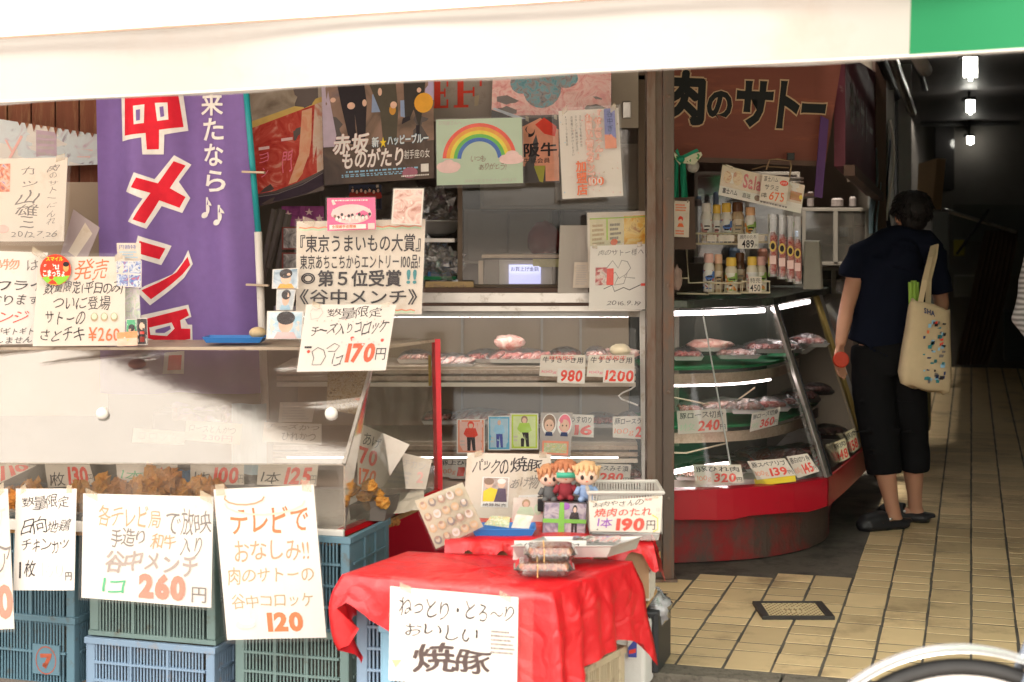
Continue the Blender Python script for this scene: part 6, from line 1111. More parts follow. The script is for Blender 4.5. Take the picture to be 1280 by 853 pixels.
for k, ch in enumerate('谷中サトー'):
    vs, fs = layout(ch, .03); b = MB(); b.add([AV(.25 + .36 * k + .3 * x, 2.02 + .22 * (y) - .01 * k, .003) for x, y in vs], fs); b.build('character', mat('flaking_white', (.4, .36, .36), .7, .3, 20), SS, fix=False)
b = MB(); b.bar(AV(-.02, 1.76, .02), AV(2.9, 1.68, .02), .05, .05); b.build('lower_beam', M_wood, SS)
card('paper_strip', 'long narrow yellowed paper strip hanging aslant on the maroon side board', 'paper strip', ((1052, 165), (1061, 168), (1066, 226), (1059, 228)), 7.4, (('S', .3, .3, .7, .8, 5, 'faint'),), 'old')
b = MB(); b.slab([P(1026, 145, 6.9), P(1036, 150, 6.9), P(1028, 248, 6.9), P(1018, 246, 6.9)], (.0, .01, 0)); tag(b.build('purple_flag', mat('dark_purple', (.08, .03, .13), .6, .3, 12)), 'narrow dark purple banner hanging at the corner of the shop board', 'banner')
for i, (o0, z0, r_, m_) in enumerate(((.06, 2.50, .03, M_black), (.16, 2.40, .03, M_alu), (.02, 2.62, .045, mat('pipe_grey', (.08, .075, .07), .5, .3, 9)), (.24, 2.55, .02, M_black))):
    b = MB(); b.tube([AV(-.2, z0, o0), AV(.9, z0 - .01, o0), AV(3.3, z0 - .12, o0 + .02)], r_, 8); tag(b.build('overhead_pipe', m_, smooth=True), ('black pipe', 'silver pipe', 'thick grey pipe', 'thin black cable')[i] + ' running into the alley above the maroon board', 'pipe')
b = MB(); b.tube([P(1143, 62, 5.6), P(1152, 80, 5.9), P(1157, 88, 6.2)], .028, 10); tag(b.build('pipe_end', mat('pipe_grey', (.08,) * 3), smooth=True), 'short grey pipe end poking out under the awning left of the first lamp', 'pipe')
for i, (t, o, w_, z0, z1, m_, lb) in enumerate(((2.35, .02, .07, 0, 2.6, M_wood, 'dark wooden post at the end of the maroon board'), (2.75, .06, .05, 0, 2.6, mat('grey_frame', (.2, .19, .18), .4, .2, 8, metal=.5), 'grey metal upright beside the hanging cloths in the alley'), (3.3, .12, .09, 0, 2.6, mat('pale_post', (.28, .28, .29), .4, .2, 8), 'pale vertical post farthest along the left alley wall'), (3.1, .02, .03, 0, 2.6, M_black, 'black upright between two paler posts'))):
    b = MB(); p = AV(t, 0, o); b.bar(p + Vector((0, 0, z0)), p + Vector((0, 0, z1)), w_); tag(b.build('alley_post', m_, bevel=.004), lb, 'post')
b = MB(); b.hexa([AV(2.38, .0, -.02), AV(3.0, .0, -.02), AV(3.0, 2.2, -.02), AV(2.38, 2.2, -.02)] + [AV(2.38, .0, -.05), AV(3.0, .0, -.05), AV(3.0, 2.2, -.05), AV(2.38, 2.2, -.05)]); tag(b.build('stained_screen', mat('pale_panel', (.24, .23, .2), .6, .2, 5, dirt=((.08, .1, .14), .35, 6))), 'stained pale panel behind the hanging cloths', 'panel')
for i, (x0, x1, y0, y1, Y, c_, lb) in enumerate(((1089, 1098, 185, 292, 9.2, (.2, .27, .3), 'pale blue cloth hanging above the head of the shopper'), (1098, 1108, 150, 290, 9.3, (.28, .28, .26), 'long pale grey cloth beside the blue one'), (1106, 1112, 175, 300, 9.4, (.06, .07, .09), 'dark cloth strip at the right of the hanging group'))):
    b = MB(); b.grid(lambda u, v: P(x0 + (x1 - x0) * u + 3 * math.sin(v * 5 + i), y0 + (y1 - y0) * v, Y) + Vector((0, .03 * math.sin(u * 9 + v * 2), 0)), 8, 14); tag(b.build('hanging_cloth', mat('cloth%d' % i, c_, .8, .2, 9), fix=False, solid=.004), lb, 'cloth')
b = MB(); b.tube([P(1113 + 5 * math.sin(t * .5), 150 + 14 * t, 9.2) for t in range(10)], .007, 6); tag(b.build('hanging_cable', M_white), 'thin pale cable dangling beside the posts above the shopper', 'cable')
b = MB(); b.slab([P(1148, 205, 12.0), P(1171, 198, 12.0), P(1165, 262, 12.0), P(1145, 262, 12.0)], (.1, .1, 0)); tag(b.build('bamboo_screen', mat('bamboo', (.2, .12, .06), .6, .3, 40, stretch=(6, 6, 1))), 'rolled brown bamboo screen standing above the head of the shopper', 'screen')
# --- wire racks with bottles on the right case ---------------------------
M_wire = mat('cream_wire', (.55, .48, .34), .4, .1, 20)
def rack(x0, x1, yb, yt, Y, dp, label):
    a_, c_ = P(x0, yb, Y), P(x1, yt, Y); T = empty('wire_rack', Vector((a_.x, Y, a_.z)), label, 'rack'); b = MB()
    for z in (a_.z, c_.z): b.tube([(a_.x, Y, z), (c_.x, Y, z), (c_.x, Y + dp, z), (a_.x, Y + dp, z), (a_.x, Y, z)], .0045, 6)
    b.build('rim_wire', M_wire, T); b = MB(); n_ = max(4, int((c_.x - a_.x) / .018))
    for i in range(n_ + 1):
        x = a_.x + (c_.x - a_.x) * i / n_; b.tube([(x, Y, c_.z), (x, Y, a_.z), (x, Y + dp, a_.z)], .002, 4)
    b.build('cross_wire', M_wire, T, kind='stuff'); return T
rack(868, 925, 305, 292, 7.05, .14, 'cream wire rack at the upper left holding five bottles'); rack(924, 960, 303, 294, 7.03, .14, 'short cream wire rack at the upper right with the 489 tag')
rack(886, 926, 367, 354, 7.02, .15, 'cream wire rack on the case top under the left bottles'); rack(928, 962, 366, 352, 7.0, .15, 'cream wire rack on the case top under the right bottles')
b = MB(); b.tube([P(858, 310, 7.1), P(861, 354, 7.1), P(886, 353, 7.05)], .005, 6); b.tube([P(846, 367, 7.05), P(886, 368, 7.05)], .005, 6); b.tube([P(850, 348, 7.05), P(861, 348, 7.05)], .004, 6); tag(b.build('bent_wire', M_wire, smooth=True), 'bent cream wire frame left of the lower bottle rack', 'wire frame')
def bottle(px, yb, yt, w_, Y, capc, bodyc, labc, label, extra=()):
    h = (yb - yt) / FPX * Y; r = w_ * 1.1 / FPX * Y / 2; c = P(px, yb, Y); T = empty('sauce_bottle', c, label, 'bottle')
    def L(b, nm, m, **k): o = b.build(nm, m, org=(0, 0, 0), **k); o.parent = T; o.location = (0, 0, 0); return o
    b = MB(); b.lathe([(r * .92, 0), (r, .006), (r, h * .6), (r * .95, h * .68), (r * .74, h * .75), (r * .72, h * .77)], n=16); L(b, 'body', mat('bottle_' + bodyc[0], bodyc[1], .25, .1, 20, coat=.4), smooth=True)
    b = MB(); b.lathe([(r * .80, h * .76), (r * .84, h * .78), (r * .82, h * .97), (r * .7, h), (.0, h)], n=16); L(b, 'cap', mat('cap_' + capc[0], capc[1], .4, .05, 20))
    b = MB(); b.lathe([(r * 1.015, h * .08), (r * 1.02, h * .10), (r * 1.02, h * .55), (r * 1.012, h * .57)], n=16); L(b, 'label_band', photo('lab_' + labc[0], labc[1], 55, 'cell', rough=.35))
    b = MB()
    for k in range(3): b.box((-r * .5, -r * 1.04, h * (.2 + .09 * k)), (r * (.1 + .2 * k), -r * 1.0, h * (.235 + .09 * k)))
    L(b, 'label_print', I('black' if capc[0] != 'brown' else 'grey')); return T
WH = ('white', (.72, .68, .62)); YC = ('yellow', (.75, .5, .08)); BR = ('brown', (.12, .05, .02)); OC = ('orange', (.8, .5, .35)); PK = ('pink', (.75, .45, .4))
l1 = ('pale', [(.7, .68, .66), (.72, .7, .66), (.6, .3, .28), (.7, .7, .68)]); l2 = ('blue', [(.7, .7, .68), (.1, .2, .5), (.7, .68, .66), (.5, .1, .08)]); l3 = ('veg', [(.7, .68, .6), (.25, .4, .1), (.7, .3, .08), (.7, .66, .6)]); l4 = ('cream', [(.62, .52, .4), (.5, .38, .25), (.62, .54, .42), (.3, .18, .1)])
for a_ in ((883, 302, 254, 13, 7.12, WH, WH, l1, 'white capped bottle at the left end of the upper rack'), (896, 302, 256, 11, 7.14, YC, ('cream', (.65, .58, .45)), l1, 'slim yellow capped bottle second on the upper rack'), (908, 302, 254, 13, 7.12, YC, WH, l2, 'upper rack bottle with a blue label'), (922, 302, 253, 15, 7.13, BR, ('amber', (.45, .33, .2)), l4, 'brown capped bottle in the middle of the upper rack'), (938, 302, 259, 13, 7.1, ('mixed', (.72, .42, .22)), WH, l3, 'upper rack bottle with vegetables on its label at the right end'),
           (886, 365, 317, 13, 7.08, PK, WH, l2, 'pink capped bottle at the left end of the lower rack'), (898, 366, 318, 11, 7.1, OC, ('amber', (.45, .33, .2)), l4, 'slim dark labelled bottle second on the lower rack'), (914, 367, 322, 14, 7.06, YC, ('cream', (.65, .58, .45)), l3, 'lower rack bottle with a green fruit label'), (925, 364, 316, 12, 7.14, BR, ('dark', (.14, .07, .04)), l4, 'dark bottle half hidden behind its neighbours in the lower rack'), (940, 366, 321, 13, 7.05, YC, ('cream', (.65, .58, .45)), l1, 'yellow capped bottle near the right end of the lower rack'), (951, 366, 321, 13, 7.08, PK, ('cream', (.65, .58, .45)), l3, 'last bottle at the right end of the lower rack')): bottle(*a_)
card('price_tag', 'small white tag reading 489 on the upper wire rack', 'price tag', ((922, 293), (948, 292), (948, 311), (922, 311)), 7.0, (('T', '焼肉のたれ', .1, .05, .9, .35, 'black', dict(h=.04)), ('T', '489', .2, .42, .78, .95, 'black', dict(b=.02)), ('T', '円', .82, .7, .95, .95, 'black')), 'white')
card('price_tag', 'small cream tag with four rows of writing low on the right bottle rack', 'price tag', ((936, 346), (952, 346), (952, 366), (936, 366)), 6.98, (('T', '特売', .1, .08, .9, .4, 'black'), ('T', '450', .1, .5, .9, .92, 'black', dict(b=.01))), 'cream')
for i, (x0, x1) in enumerate(((884, 896), (898, 918), (942, 956))):
    card('shelf_label', ('short pale', 'longer pale', 'rightmost pale')[i] + ' label clipped on the upper wire rack edge', 'label', (x0, 294, x1, 302), 7.02, (('S', .1, .2, .9, .8, 2, 'faint'),), 'cream')
# salami packs
for i, (px, w_) in enumerate(((966, 10.5), (977.5, 10.5), (988, 10.5), (997, 10))):
    Y = 6.98 + .01 * i; T = empty('salami_pack', P(px, 345, Y), ('leftmost', 'second', 'third', 'rightmost')[i] + ' of four red salami sticks hanging in clear packs', 'salami', 'hanging salami packs'); dy = i * 3
    r = w_ / 2 / FPX * Y
    b = MB(); b.tube([P(px, 290 + dy, Y), P(px, 296 + dy, Y), P(px + .5, 338 + dy, Y), P(px + .5, 343 + dy, Y)], [r * .4, r, r, r * .5], 10); b.build('salami', photo('salami', [(.22, .03, .03), (.34, .06, .06), (.55, .28, .24), (.18, .03, .03)], 110), T, smooth=True)
    b = MB(); b.tube([P(px, 268 + dy * .3, Y), P(px, 290 + dy, Y), P(px + .5, 346 + dy, Y)], [r * 1.15, r * 1.1, r * 1.25], 8, flat=.8); b.build('clear_wrapper', clear('wrapper', .06, refl=.10, rough=.12), T, fix=False)
    b = MB(); b.ball(P(px, 308 + dy, Y - r - .001), (r * .8, .001, r * 1.3), 10, 6); b.build('emblem', I('gold'), T); b = MB(); b.ball(P(px, 308 + dy, Y - r - .0022), (r * .5, .001, r * .8), 10, 6); b.build('emblem_centre', I('black'), T)
    b = MB(); p = P(px, 325 + dy, Y - r - .002); b.box((p.x - r * .75, p.y, p.z - r), (p.x + r * .75, p.y + .001, p.z + r)); b.build('label_print', I('palepink'), T)
card('salami_poster', 'tilted pale salami banner card hung by a wire above the bottles', 'sign', ((903, 206), (1006, 232), (1001, 267), (898, 244)), 6.9, (
    ('R', 0, 0, 1, .68, photo('sal_bg', [(.62, .5, .38), (.7, .58, .46), (.66, .5, .42)], 6)), ('E', .08, .36, .05, .2, photo('sal_pic', [(.6, .3, .2), (.75, .6, .4), (.5, .2, .15)], 30)), ('E', .2, .32, .06, .24, photo('sal_pic', [])), ('T', 'Salami', .27, .1, .62, .58, ink('sal_pink', (.6, .16, .18)), dict(b=.03)), ('T', '富士ハム', .04, .72, .22, .9, 'black', dict(b=.02)), ('T', '直送', .28, .74, .38, .9, 'black'), ('E', .46, .82, .035, .1, 'brown'), ('R', .84, .3, .98, .6, ink('sal_or', (.5, .22, .1))), ('S', .5, .86, .95, .96, 1, 'grey'), ('E', .97, .45, .02, .08, 'yellow')), 'white', th=.002, sleeve=.0)
card('salami_price', 'square cream card reading 675 clipped over the salami banner', 'price card', ((953, 218), (987, 222), (983, 256), (949, 250)), 6.86, (('T', '富士ハム', .08, .05, .6, .25, 'black', dict(h=.05)), ('T', 'サラミ', .14, .36, .66, .56, 'black', dict(h=.06)), ('T', '1本', .06, .68, .26, .88, 'black'), ('T', '675', .34, .6, .88, .95, 'orange', dict(h=.04, b=.006)), ('E', .82, .24, .15, .1, 'red'), ('T', 'お買得', .72, .19, .92, .29, 'white')), 'cream')
b = MB(); b.tube([P(958, 212, 6.92), P(962, 200, 6.92), P(972, 199, 6.92), P(988, 201, 6.92), P(989, 208, 6.92), P(986, 228, 6.92)], .004, 6); b.tube([P(940, 212, 6.94), P(955, 208, 6.94), P(986, 210, 6.94)], .003, 5); tag(b.build('hook_wire', mat('rusty_wire', (.3, .2, .12), .5, .3, 20, metal=.5)), 'bent wire loop holding the salami banner', 'wire hook')
b = MB(); p = P(988, 196, 6.9); b.box((p.x - .016, 6.88, p.z - .016), (p.x + .016, 6.91, p.z + .016)); tag(b.build('clamp', M_black, bevel=.002), 'small black clamp on the lower edge of the shop board', 'clamp')
# green ribbon on a hook
GR = empty('green_ribbon', P(850, 245, 6.85), 'green ribbon bow with patterned ends tied at the top left of the bottle display', 'ribbon')
M_gr = mat('ribbon_green', (.015, .26, .15), .7, .15, 20); M_pt = photo('ribbon_pattern', [(.1, .3, .12), (.65, .66, .5), (.6, .62, .45)], 70, 'cell')
for x0, x1, x2 in ((843, 848, 841), (850, 857, 860)):
    b = MB(); b.grid(lambda u, v: P((x0 + (x1 - x0) * u) + (x2 - x0) * .2 * v, 200 + 47 * v, 6.85) + Vector((0, .01 * math.sin(u * 7 + v * 3), 0)), 6, 8); b.build('tail', M_gr, GR, fix=False, solid=.003)
for s_, xx in ((-1, 842), (1, 876)):
    b = MB(); b.add([P(850, 197, 6.84), P(xx, 190, 6.83), P(xx + s_ * 2, 194, 6.83), P(xx - s_ * 8, 206, 6.83), P(852, 204, 6.84)], [(0, 1, 2, 3, 4)]); b.build('patterned_loop', M_pt, GR, fix=False, solid=.003)
    b = MB(); b.add([P(850, 196, 6.835), P(xx - s_ * 5, 186, 6.825), P(xx - s_ * 2, 189, 6.825), P(851, 200, 6.835)], [(0, 1, 2, 3)]); b.build('bow_loop', M_gr, GR, fix=False, solid=.003)
b = MB(); b.ball(P(851, 199, 6.83), (.018, .012, .016), 10, 8); b.build('knot', M_gr, GR, smooth=True)
b = MB(); b.ball(P(866, 208, 6.95), (.03, .03, .03), 12, 9); tag(b.build('white_bulb', mat('bulb_glass', (.45, .43, .4), .3), smooth=True), 'unlit round bulb behind the green ribbon', 'bulb')
card('red_print_notice', 'cream paper with small red print and a seated figure by the steel post', 'notice', ((840, 251), (862, 252), (861, 297), (840, 296)), 6.9, (('S', .2, .08, .8, .3, 3, 'orange'), ('E', .5, .5, .14, .08, 'red'), ('E', .5, .56, .1, .06, 'skin'), ('Q', [(.3, .72), (.4, .62), (.6, .62), (.7, .72)], 'orange'), ('S', .2, .8, .8, .95, 2, 'orange')), 'old')
b = MB(); b.slab([P(838, 248, 6.93), P(868, 246, 6.93), P(870, 312, 6.93), P(838, 312, 6.93)], (0, .02, 0)); tag(b.build('dark_board', M_wood), 'dark wooden board behind the red printed notice', 'board')
b = MB(); b.ball(P(846, 348, 6.9), (.025, .03, .055), 12, 9, rough=.3, seed=3); tag(b.build('dim_plush', mat('dim_pink', (.4, .28, .24), .8, .3, 20), smooth=True), 'dim pale plush figure on the case top beside the steel post', 'plush')
# back cabinets behind the right case
def cabinet(x0, y0, x1, y1, Y, dp, lb, shelves=2, m=None):
    m = m or mat('cabinet_metal', (.16, .14, .115), .4, .2, 6); a_, c_ = P(x0, y1, Y), P(x1, y0, Y); T = empty('glass_cabinet', Vector((a_.x, Y, a_.z)), lb, 'cabinet'); t = .02
    for q in (((a_.x, Y, a_.z), (c_.x, Y + dp, a_.z + t)), ((a_.x, Y, c_.z - t), (c_.x, Y + dp, c_.z)), ((a_.x, Y, a_.z + t), (a_.x + t, Y + dp, c_.z - t)), ((c_.x - t, Y, a_.z + t), (c_.x, Y + dp, c_.z - t))):
        b = MB(); b.box(*q); b.build('frame', m, T, bevel=.002)
    b = MB(); b.box((a_.x, Y + dp, a_.z), (c_.x, Y + dp + .01, c_.z)); b.build('back', M_dark, T)
    rn = random.Random(int(x0))
    for k in range(1, shelves + 1):
        z = a_.z + (c_.z - a_.z) * k / (shelves + 1); b = MB(); b.box((a_.x + t, Y + .02, z), (c_.x - t, Y + dp, z + .01)); b.build('shelf', m, T)
    b = MB(); b.box((a_.x + t, Y + .004, a_.z + t), (c_.x - t, Y + .008, c_.z - t)); b.build('glass_door', clear('cab_glass', .10, refl=.12, hcol=(.45, .4, .33)), T, fix=False)
    mx = (a_.x + c_.x) / 2; b = MB(); b.box((mx - .012, Y - .004, a_.z + t), (mx + .012, Y + .012, c_.z - t)); b.build('door_rail', m, T)
    return T
cabinet(1003, 260, 1086, 332, 8.6, .3, 'small glass fronted cabinet left of the shopper'); cabinet(1004, 334, 1080, 372, 8.7, .3, 'low cabinet under the small glass one', 1)
cabinet(868, 215, 1000, 330, 8.9, .35, 'dim wide cabinet behind the bottle racks', 3)
rn = random.Random(9)
JL = ['upper left corner behind the ribbon', 'far left low behind bottles', 'middle of the lower back shelf', 'left of the salami card', 'gap under the salami banner', 'top row beside the cabinet post', 'right end above the folded bag', 'shelf over the low cabinet', 'dark place behind the yellow caps', 'spot behind the 489 tag', 'centre of the small cabinet', 'right half of the small cabinet', 'left edge of the small cabinet', 'shelf behind the hanging sticks', 'lower right behind the shopper arm', 'back of the wide cabinet']
for i in range(16):
    px = 872 + rn.random() * 205; sh = rn.choice(((8.75, 296), (8.75, 328), (8.7, 258))); h = rn.uniform(.03, .09); c = P(px, sh[1], sh[0]); m_ = mat('jar%d' % (i % 5), rn.choice(((.3, .25, .18), (.12, .1, .09), (.45, .4, .33), (.2, .08, .05), (.1, .14, .2))), .4, .1, 9)
    b = MB(); r_ = rn.uniform(.015, .035); b.lathe([(r_, 0), (r_, h * .8), (r_ * .7, h), (0, h)], c, 10); tag(b.build('jar', m_, smooth=False), 'dim jar on the back shelves at the %s' % (JL[i],), 'jar')
b = MB(); b.slab([P(1005, 300, 7.5), P(1024, 301, 7.5), P(1027, 362, 7.5), P(1003, 362, 7.5)], (.02, .05, 0)); tag(b.build('folded_bag', mat('grey_bag', (.36, .34, .3), .6, .1, 20, bump=.3), bevel=.01), 'pale grey folded bag standing right of the salami packs', 'bag')
for i in range(5):
    b = MB(); z = .02 * i; b.lathe([(.06, z), (.085, z + .012), (.085, z + .018), (.0, z + .01)], P(985, 245, 8.2) , 16); tag(b.build('plate', mat('plate_dim', (.4, .37, .33), .3, .05, 9), smooth=False), ('bottom', 'second', 'middle', 'fourth', 'top')[i] + ' plate of the dim stack behind the salami card', 'plate', 'stack of plates')
b = MB(); b.box(tuple(P(960, 246, 8.1)), tuple(P(1010, 244, 8.5))); tag(b.build('wall_shelf', M_wood), 'dark shelf under the stack of plates', 'shelf')
# --- lamps along the alley ceiling ----------------------------------------
for i, (Y, w_, yb) in enumerate(((10.4, .105, 101), (13.2, .08, 143), (16.6, .08, 181))):
    y0 = yb - (31, 19, 11)[i]; c = P(1213, y0, Y); T = empty('ceiling_lamp', c, ('nearest and largest', 'second', 'farthest')[i] + ' lit tube lamp hanging in a row down the alley', 'lamp', 'alley lamps')
    h = (yb - y0) / FPX * Y
    b = MB()
    for s_ in (-1, 0, 1): b.tube([c + Vector((s_ * w_ * .33, 0, 0)) + Vector((0, 0, -.01)), c + Vector((s_ * w_ * .33, 0, -h * (1 if s_ == 0 else .86)))], w_ * .12, 8)
    b.build('tube', glow('lamp_glow', (1, .97, .85), 9), T, smooth=True)
    b = MB(); b.box((c.x - w_ * .52, Y - .03, c.z - .01), (c.x + w_ * .52, Y + .12, c.z + .02)); b.build('cap', M_black, T, bevel=.004)
    b = MB(); b.tube([c + Vector((0, .04, .0)), Vector((c.x, Y + .04, 2.72))], .012, 6); b.build('stem', M_black, T)
# --- far end of the alley ----------------------------------------------------
def farbox(x0, y0, x1, y1, Y, dp, nm, m, lb, ct, **k):
    a_, c_ = P(x0, y1, Y), P(x1, y0, Y); b = MB(); b.hexa([Vector((a_.x, Y, a_.z)), Vector((c_.x, Y, a_.z)), Vector((c_.x, Y, c_.z)), Vector((a_.x, Y, c_.z))] + [Vector(q) + DV * dp for q in ((a_.x, Y, a_.z), (c_.x, Y, a_.z), (c_.x, Y, c_.z), (a_.x, Y, c_.z))]); return tag(b.build(nm, m, bevel=.01, **k), lb, ct)
farbox(1168, 158, 1300, 238, 16.9, .1, 'glossy_transom', mat('gloss_dark', (.03, .028, .028), .12, .3, 2), 'glossy dark panel high at the end of the alley reflecting the lamps', 'panel')
farbox(1150, 152, 1320, 157, 16.7, .15, 'cross_beam', mat('beam_grey', (.06, .06, .06), .5, .2, 4), 'grey beam across the alley above the glossy panel', 'beam')
farbox(1190, 255, 1300, 302, 16.5, .1, 'pale_board', mat('dusty_board', (.12, .12, .11), .4, .4, 1.5), 'pale dusty board behind the brown curtain', 'board')
farbox(1166, 265, 1186, 450, 14.5, .2, 'grey_column', mat('grey_column', (.13, .13, .12), .5, .2, 3), 'grey column right behind the shoulder of the shopper', 'column')
farbox(1192, 300, 1206, 320, 15.5, .2, 'yellow_thing', mat('dim_yellow', (.3, .25, .03), .5), 'small dim yellow object at the end of the alley', 'box')
farbox(1192, 345, 1225, 372, 15.8, .3, 'grey_carton', mat('dim_carton', (.16, .15, .13), .6, .2, 4), 'dim grey carton beside the brown curtain', 'box')
farbox(1252, 300, 1290, 345, 15.9, .3, 'dim_crate', mat('dim_crate', (.1, .1, .08), .6, .3, 4), 'dim stacked crate right of the brown curtain', 'box')
farbox(1255, 390, 1300, 452, 15.0, .4, 'dark_cabinet', mat('dim_cab', (.035, .035, .035), .5, .3, 4), 'dark low cabinet at the right edge of the view', 'cabinet')
BC = empty('brown_curtain', P(1225, 455, 14.8), 'brown pleated curtain gathered aslant at the far end of the alley', 'curtain')
b = MB()
def bc(u, v):
    xl_, xr_ = 1232 - 36 * v, 1270 - 38 * v ** 1.3; return P(xl_ + (xr_ - xl_) * u, 288 + 168 * v, 14.8) + Vector((0, .05 * math.sin(u * 42), 0))
b.grid(bc, 80, 20); b.build('cloth', mat('brown_cloth', (.075, .045, .03), .8, .3, 6), BC, fix=False, solid=.01)
b = MB(); b.tube([P(1178, 262, 14.7), P(1270, 290, 14.7)], .018, 7); b.build('rail', M_alu, BC); b = MB(); b.tube([P(1236, 262, 14.6), P(1196, 318, 14.6)], .015, 7); b.build('cord', M_black, BC)
farbox(1150, 470, 1162, 540, 9.6, .35, 'low_shelf', mat('dim_yellow_box', (.18, .15, .07), .6, .2, 6), 'low box standing by the left alley wall behind the legs of the shopper', 'box')
# ================================================================ people
SK = mat('skin', (.46, .235, .15), .5, .08, 12, sub=.15, bump=.03)
def sk_tube(b, pts, rs, n=14, flat=1): b.tube(pts, rs, n, flat)
def make_body(J, T, face_dir, vox=.006):
    """one continuous figure: torso, neck, head, limbs, hands with five fingers, feet"""
    b = MB(); v = Vector
    b.tube([J['hip'] + v((0, 0, -.06)), J['hip'] + v((0, 0, .04)), J['waist'], J['chest'], J['chest'] + v((0, 0, .10)), J['neck'] + v((0, 0, -.03))], [.13, .15, .12, .135, .12, .055], 18, .58)
    b.tube([J['neck'] + v((0, 0, -.06)), J['neck'], J['head'] - v((0, 0, .05))], [.062, .054, .055], 14)
    f = face_dir.normalized(); side = f.cross(v((0, 0, 1))).normalized(); h = J['head']; M = Matrix((side, -f, v((0, 0, 1)))).transposed()
    b.ball(h + v((0, 0, .015)), (.073, .088, .100), 18, 14, M=M); b.ball(h + f * .025 + v((0, 0, -.045)), (.052, .060, .060), 14, 10, M=M)     # skull, jaw
    b.tube([h + f * .082 + v((0, 0, .01)), h + f * .108 + v((0, 0, -.018)), h + f * .088 + v((0, 0, -.03))], [.008, .014, .010], 8)          # nose
    b.ball(h + f * .086 + v((0, 0, -.052)), (.024, .008, .009), 10, 6, M=M)                                                                  # lips
    for s_ in (-1, 1):
        b.ball(h + side * .074 * s_ + f * -.005 + v((0, 0, -.008)), (.011, .020, .032), 8, 8, M=M)                                           # ears
        b.ball(h + side * .030 * s_ + f * .078 + v((0, 0, .022)), (.020, .010, .007), 8, 6, M=M)                                             # brows
    for a in 'LR':
        sh, el, wr, hd, hp, kn, an, to = (J[a + k] for k in ('sh', 'el', 'wr', 'hd', 'hp', 'kn', 'an', 'to'))
        b.tube([sh.lerp(J['neck'], .45), sh, sh.lerp(el, .4), el, el.lerp(wr, .35), wr], [.055, .058, .047, .038, .038, .026], 14)
        b.tube([hp + v((0, 0, .05)), hp, hp.lerp(kn, .5), kn, kn.lerp(an, .35), kn.lerp(an, .8), an], [.10, .098, .078, .056, .056, .038, .036], 16)
        d = (to - an); d.z = 0; d.normalize(); w_ = d.cross(v((0, 0, 1)))
        b.tube([an + v((0, 0, .0)), an + v((0, 0, -.045)) - d * .02], [.036, .034], 10); b.tube([an - d * .045 + v((0, 0, -.05)), an + d * .05 + v((0, 0, -.035)), an + d * .13 + v((0, 0, -.052)), an + d * .18 + v((0, 0, -.062))], [.030, .040, .040, .022], 12, .8)
        pd = (hd - wr).normalized(); pal = J[a + 'pn'].normalized(); sd = pd.cross(pal).normalized()                                         # palm and five fingers
        b.hexa([wr + sd * .024 - pal * .010, wr - sd * .024 - pal * .010, wr - sd * .024 + pal * .012, wr + sd * .024 + pal * .012, wr + pd * .09 + sd * .038 - pal * .010, wr + pd * .09 - sd * .040 - pal * .010, wr + pd * .09 - sd * .040 + pal * .010, wr + pd * .09 + sd * .038 + pal * .010])
        cu = J[a + 'curl']
        for k, (o, l) in enumerate(((.031, .070), (.010, .080), (-.011, .074), (-.032, .058))):
            p0 = wr + pd * .085 + sd * o; a1, a2, a3 = cu, cu * 2.0, cu * 2.9
            dirs = [pd * math.cos(x) + pal * math.sin(x) for x in (a1, a2, a3)]; p1 = p0 + dirs[0] * l * .45; p2 = p1 + dirs[1] * l * .32; p3 = p2 + dirs[2] * l * .25
            b.tube([p0 - pd * .02, p0, p1, p2, p3], [.0095, .0098, .0088, .0082, .0065], 8)
        tsd = sd * J[a + 'th']; b.tube([wr + pd * .025 + tsd * .02, wr + pd * .055 + tsd * .045 + pal * .014, wr + pd * .085 + tsd * .045 + pal * .030, wr + pd * .10 + tsd * .034 + pal * .045], [.014, .0125, .0105, .008], 8)
    return b.build('body', SK, T, remesh=vox)
def hair_on(J, T, f, m, org=None):
    h = J['head']; f = f.normalized(); side = f.cross(Vector((0, 0, 1))).normalized(); M = Matrix((side, -f, Vector((0, 0, 1)))).transposed(); b = MB()
    b.ball(h + Vector((0, 0, .035)) - f * .026, (.086, .092, .094), 26, 18, M=M, rough=.08, fr=9, seed=4); b.ball(h - f * .045 + Vector((0, 0, -.015)), (.070, .052, .070), 20, 12, M=M, rough=.1, fr=8, seed=6)
    rn = random.Random(4)
    for i in range(260):                                                             # locks
        a = rn.uniform(-1.9, 1.9); e = rn.uniform(-.35, 1.45); d = -f * math.cos(a) * math.cos(e) + side * math.sin(a) * math.cos(e) + Vector((0, 0, math.sin(e)))
        p = h + Vector((0, 0, .03)) - f * .016 + Vector((d.x * .090, d.y * .090, d.z * .090)); tn = Vector((0, 0, -1)) - d * (-d.z); tn = tn.normalized() + side * rn.uniform(-.5, .5) + d * .06
        b.tube([p - d * .008, p + tn * .018 + d * .004, p + tn * .038 + d * rn.uniform(-.004, .003)], [.007, .0055, .001], 5)
    return b.build('hair', m, T, smooth=True)
def Q(px, py, dy=0): return P(px, py, 7.6 + dy)
v3 = Vector
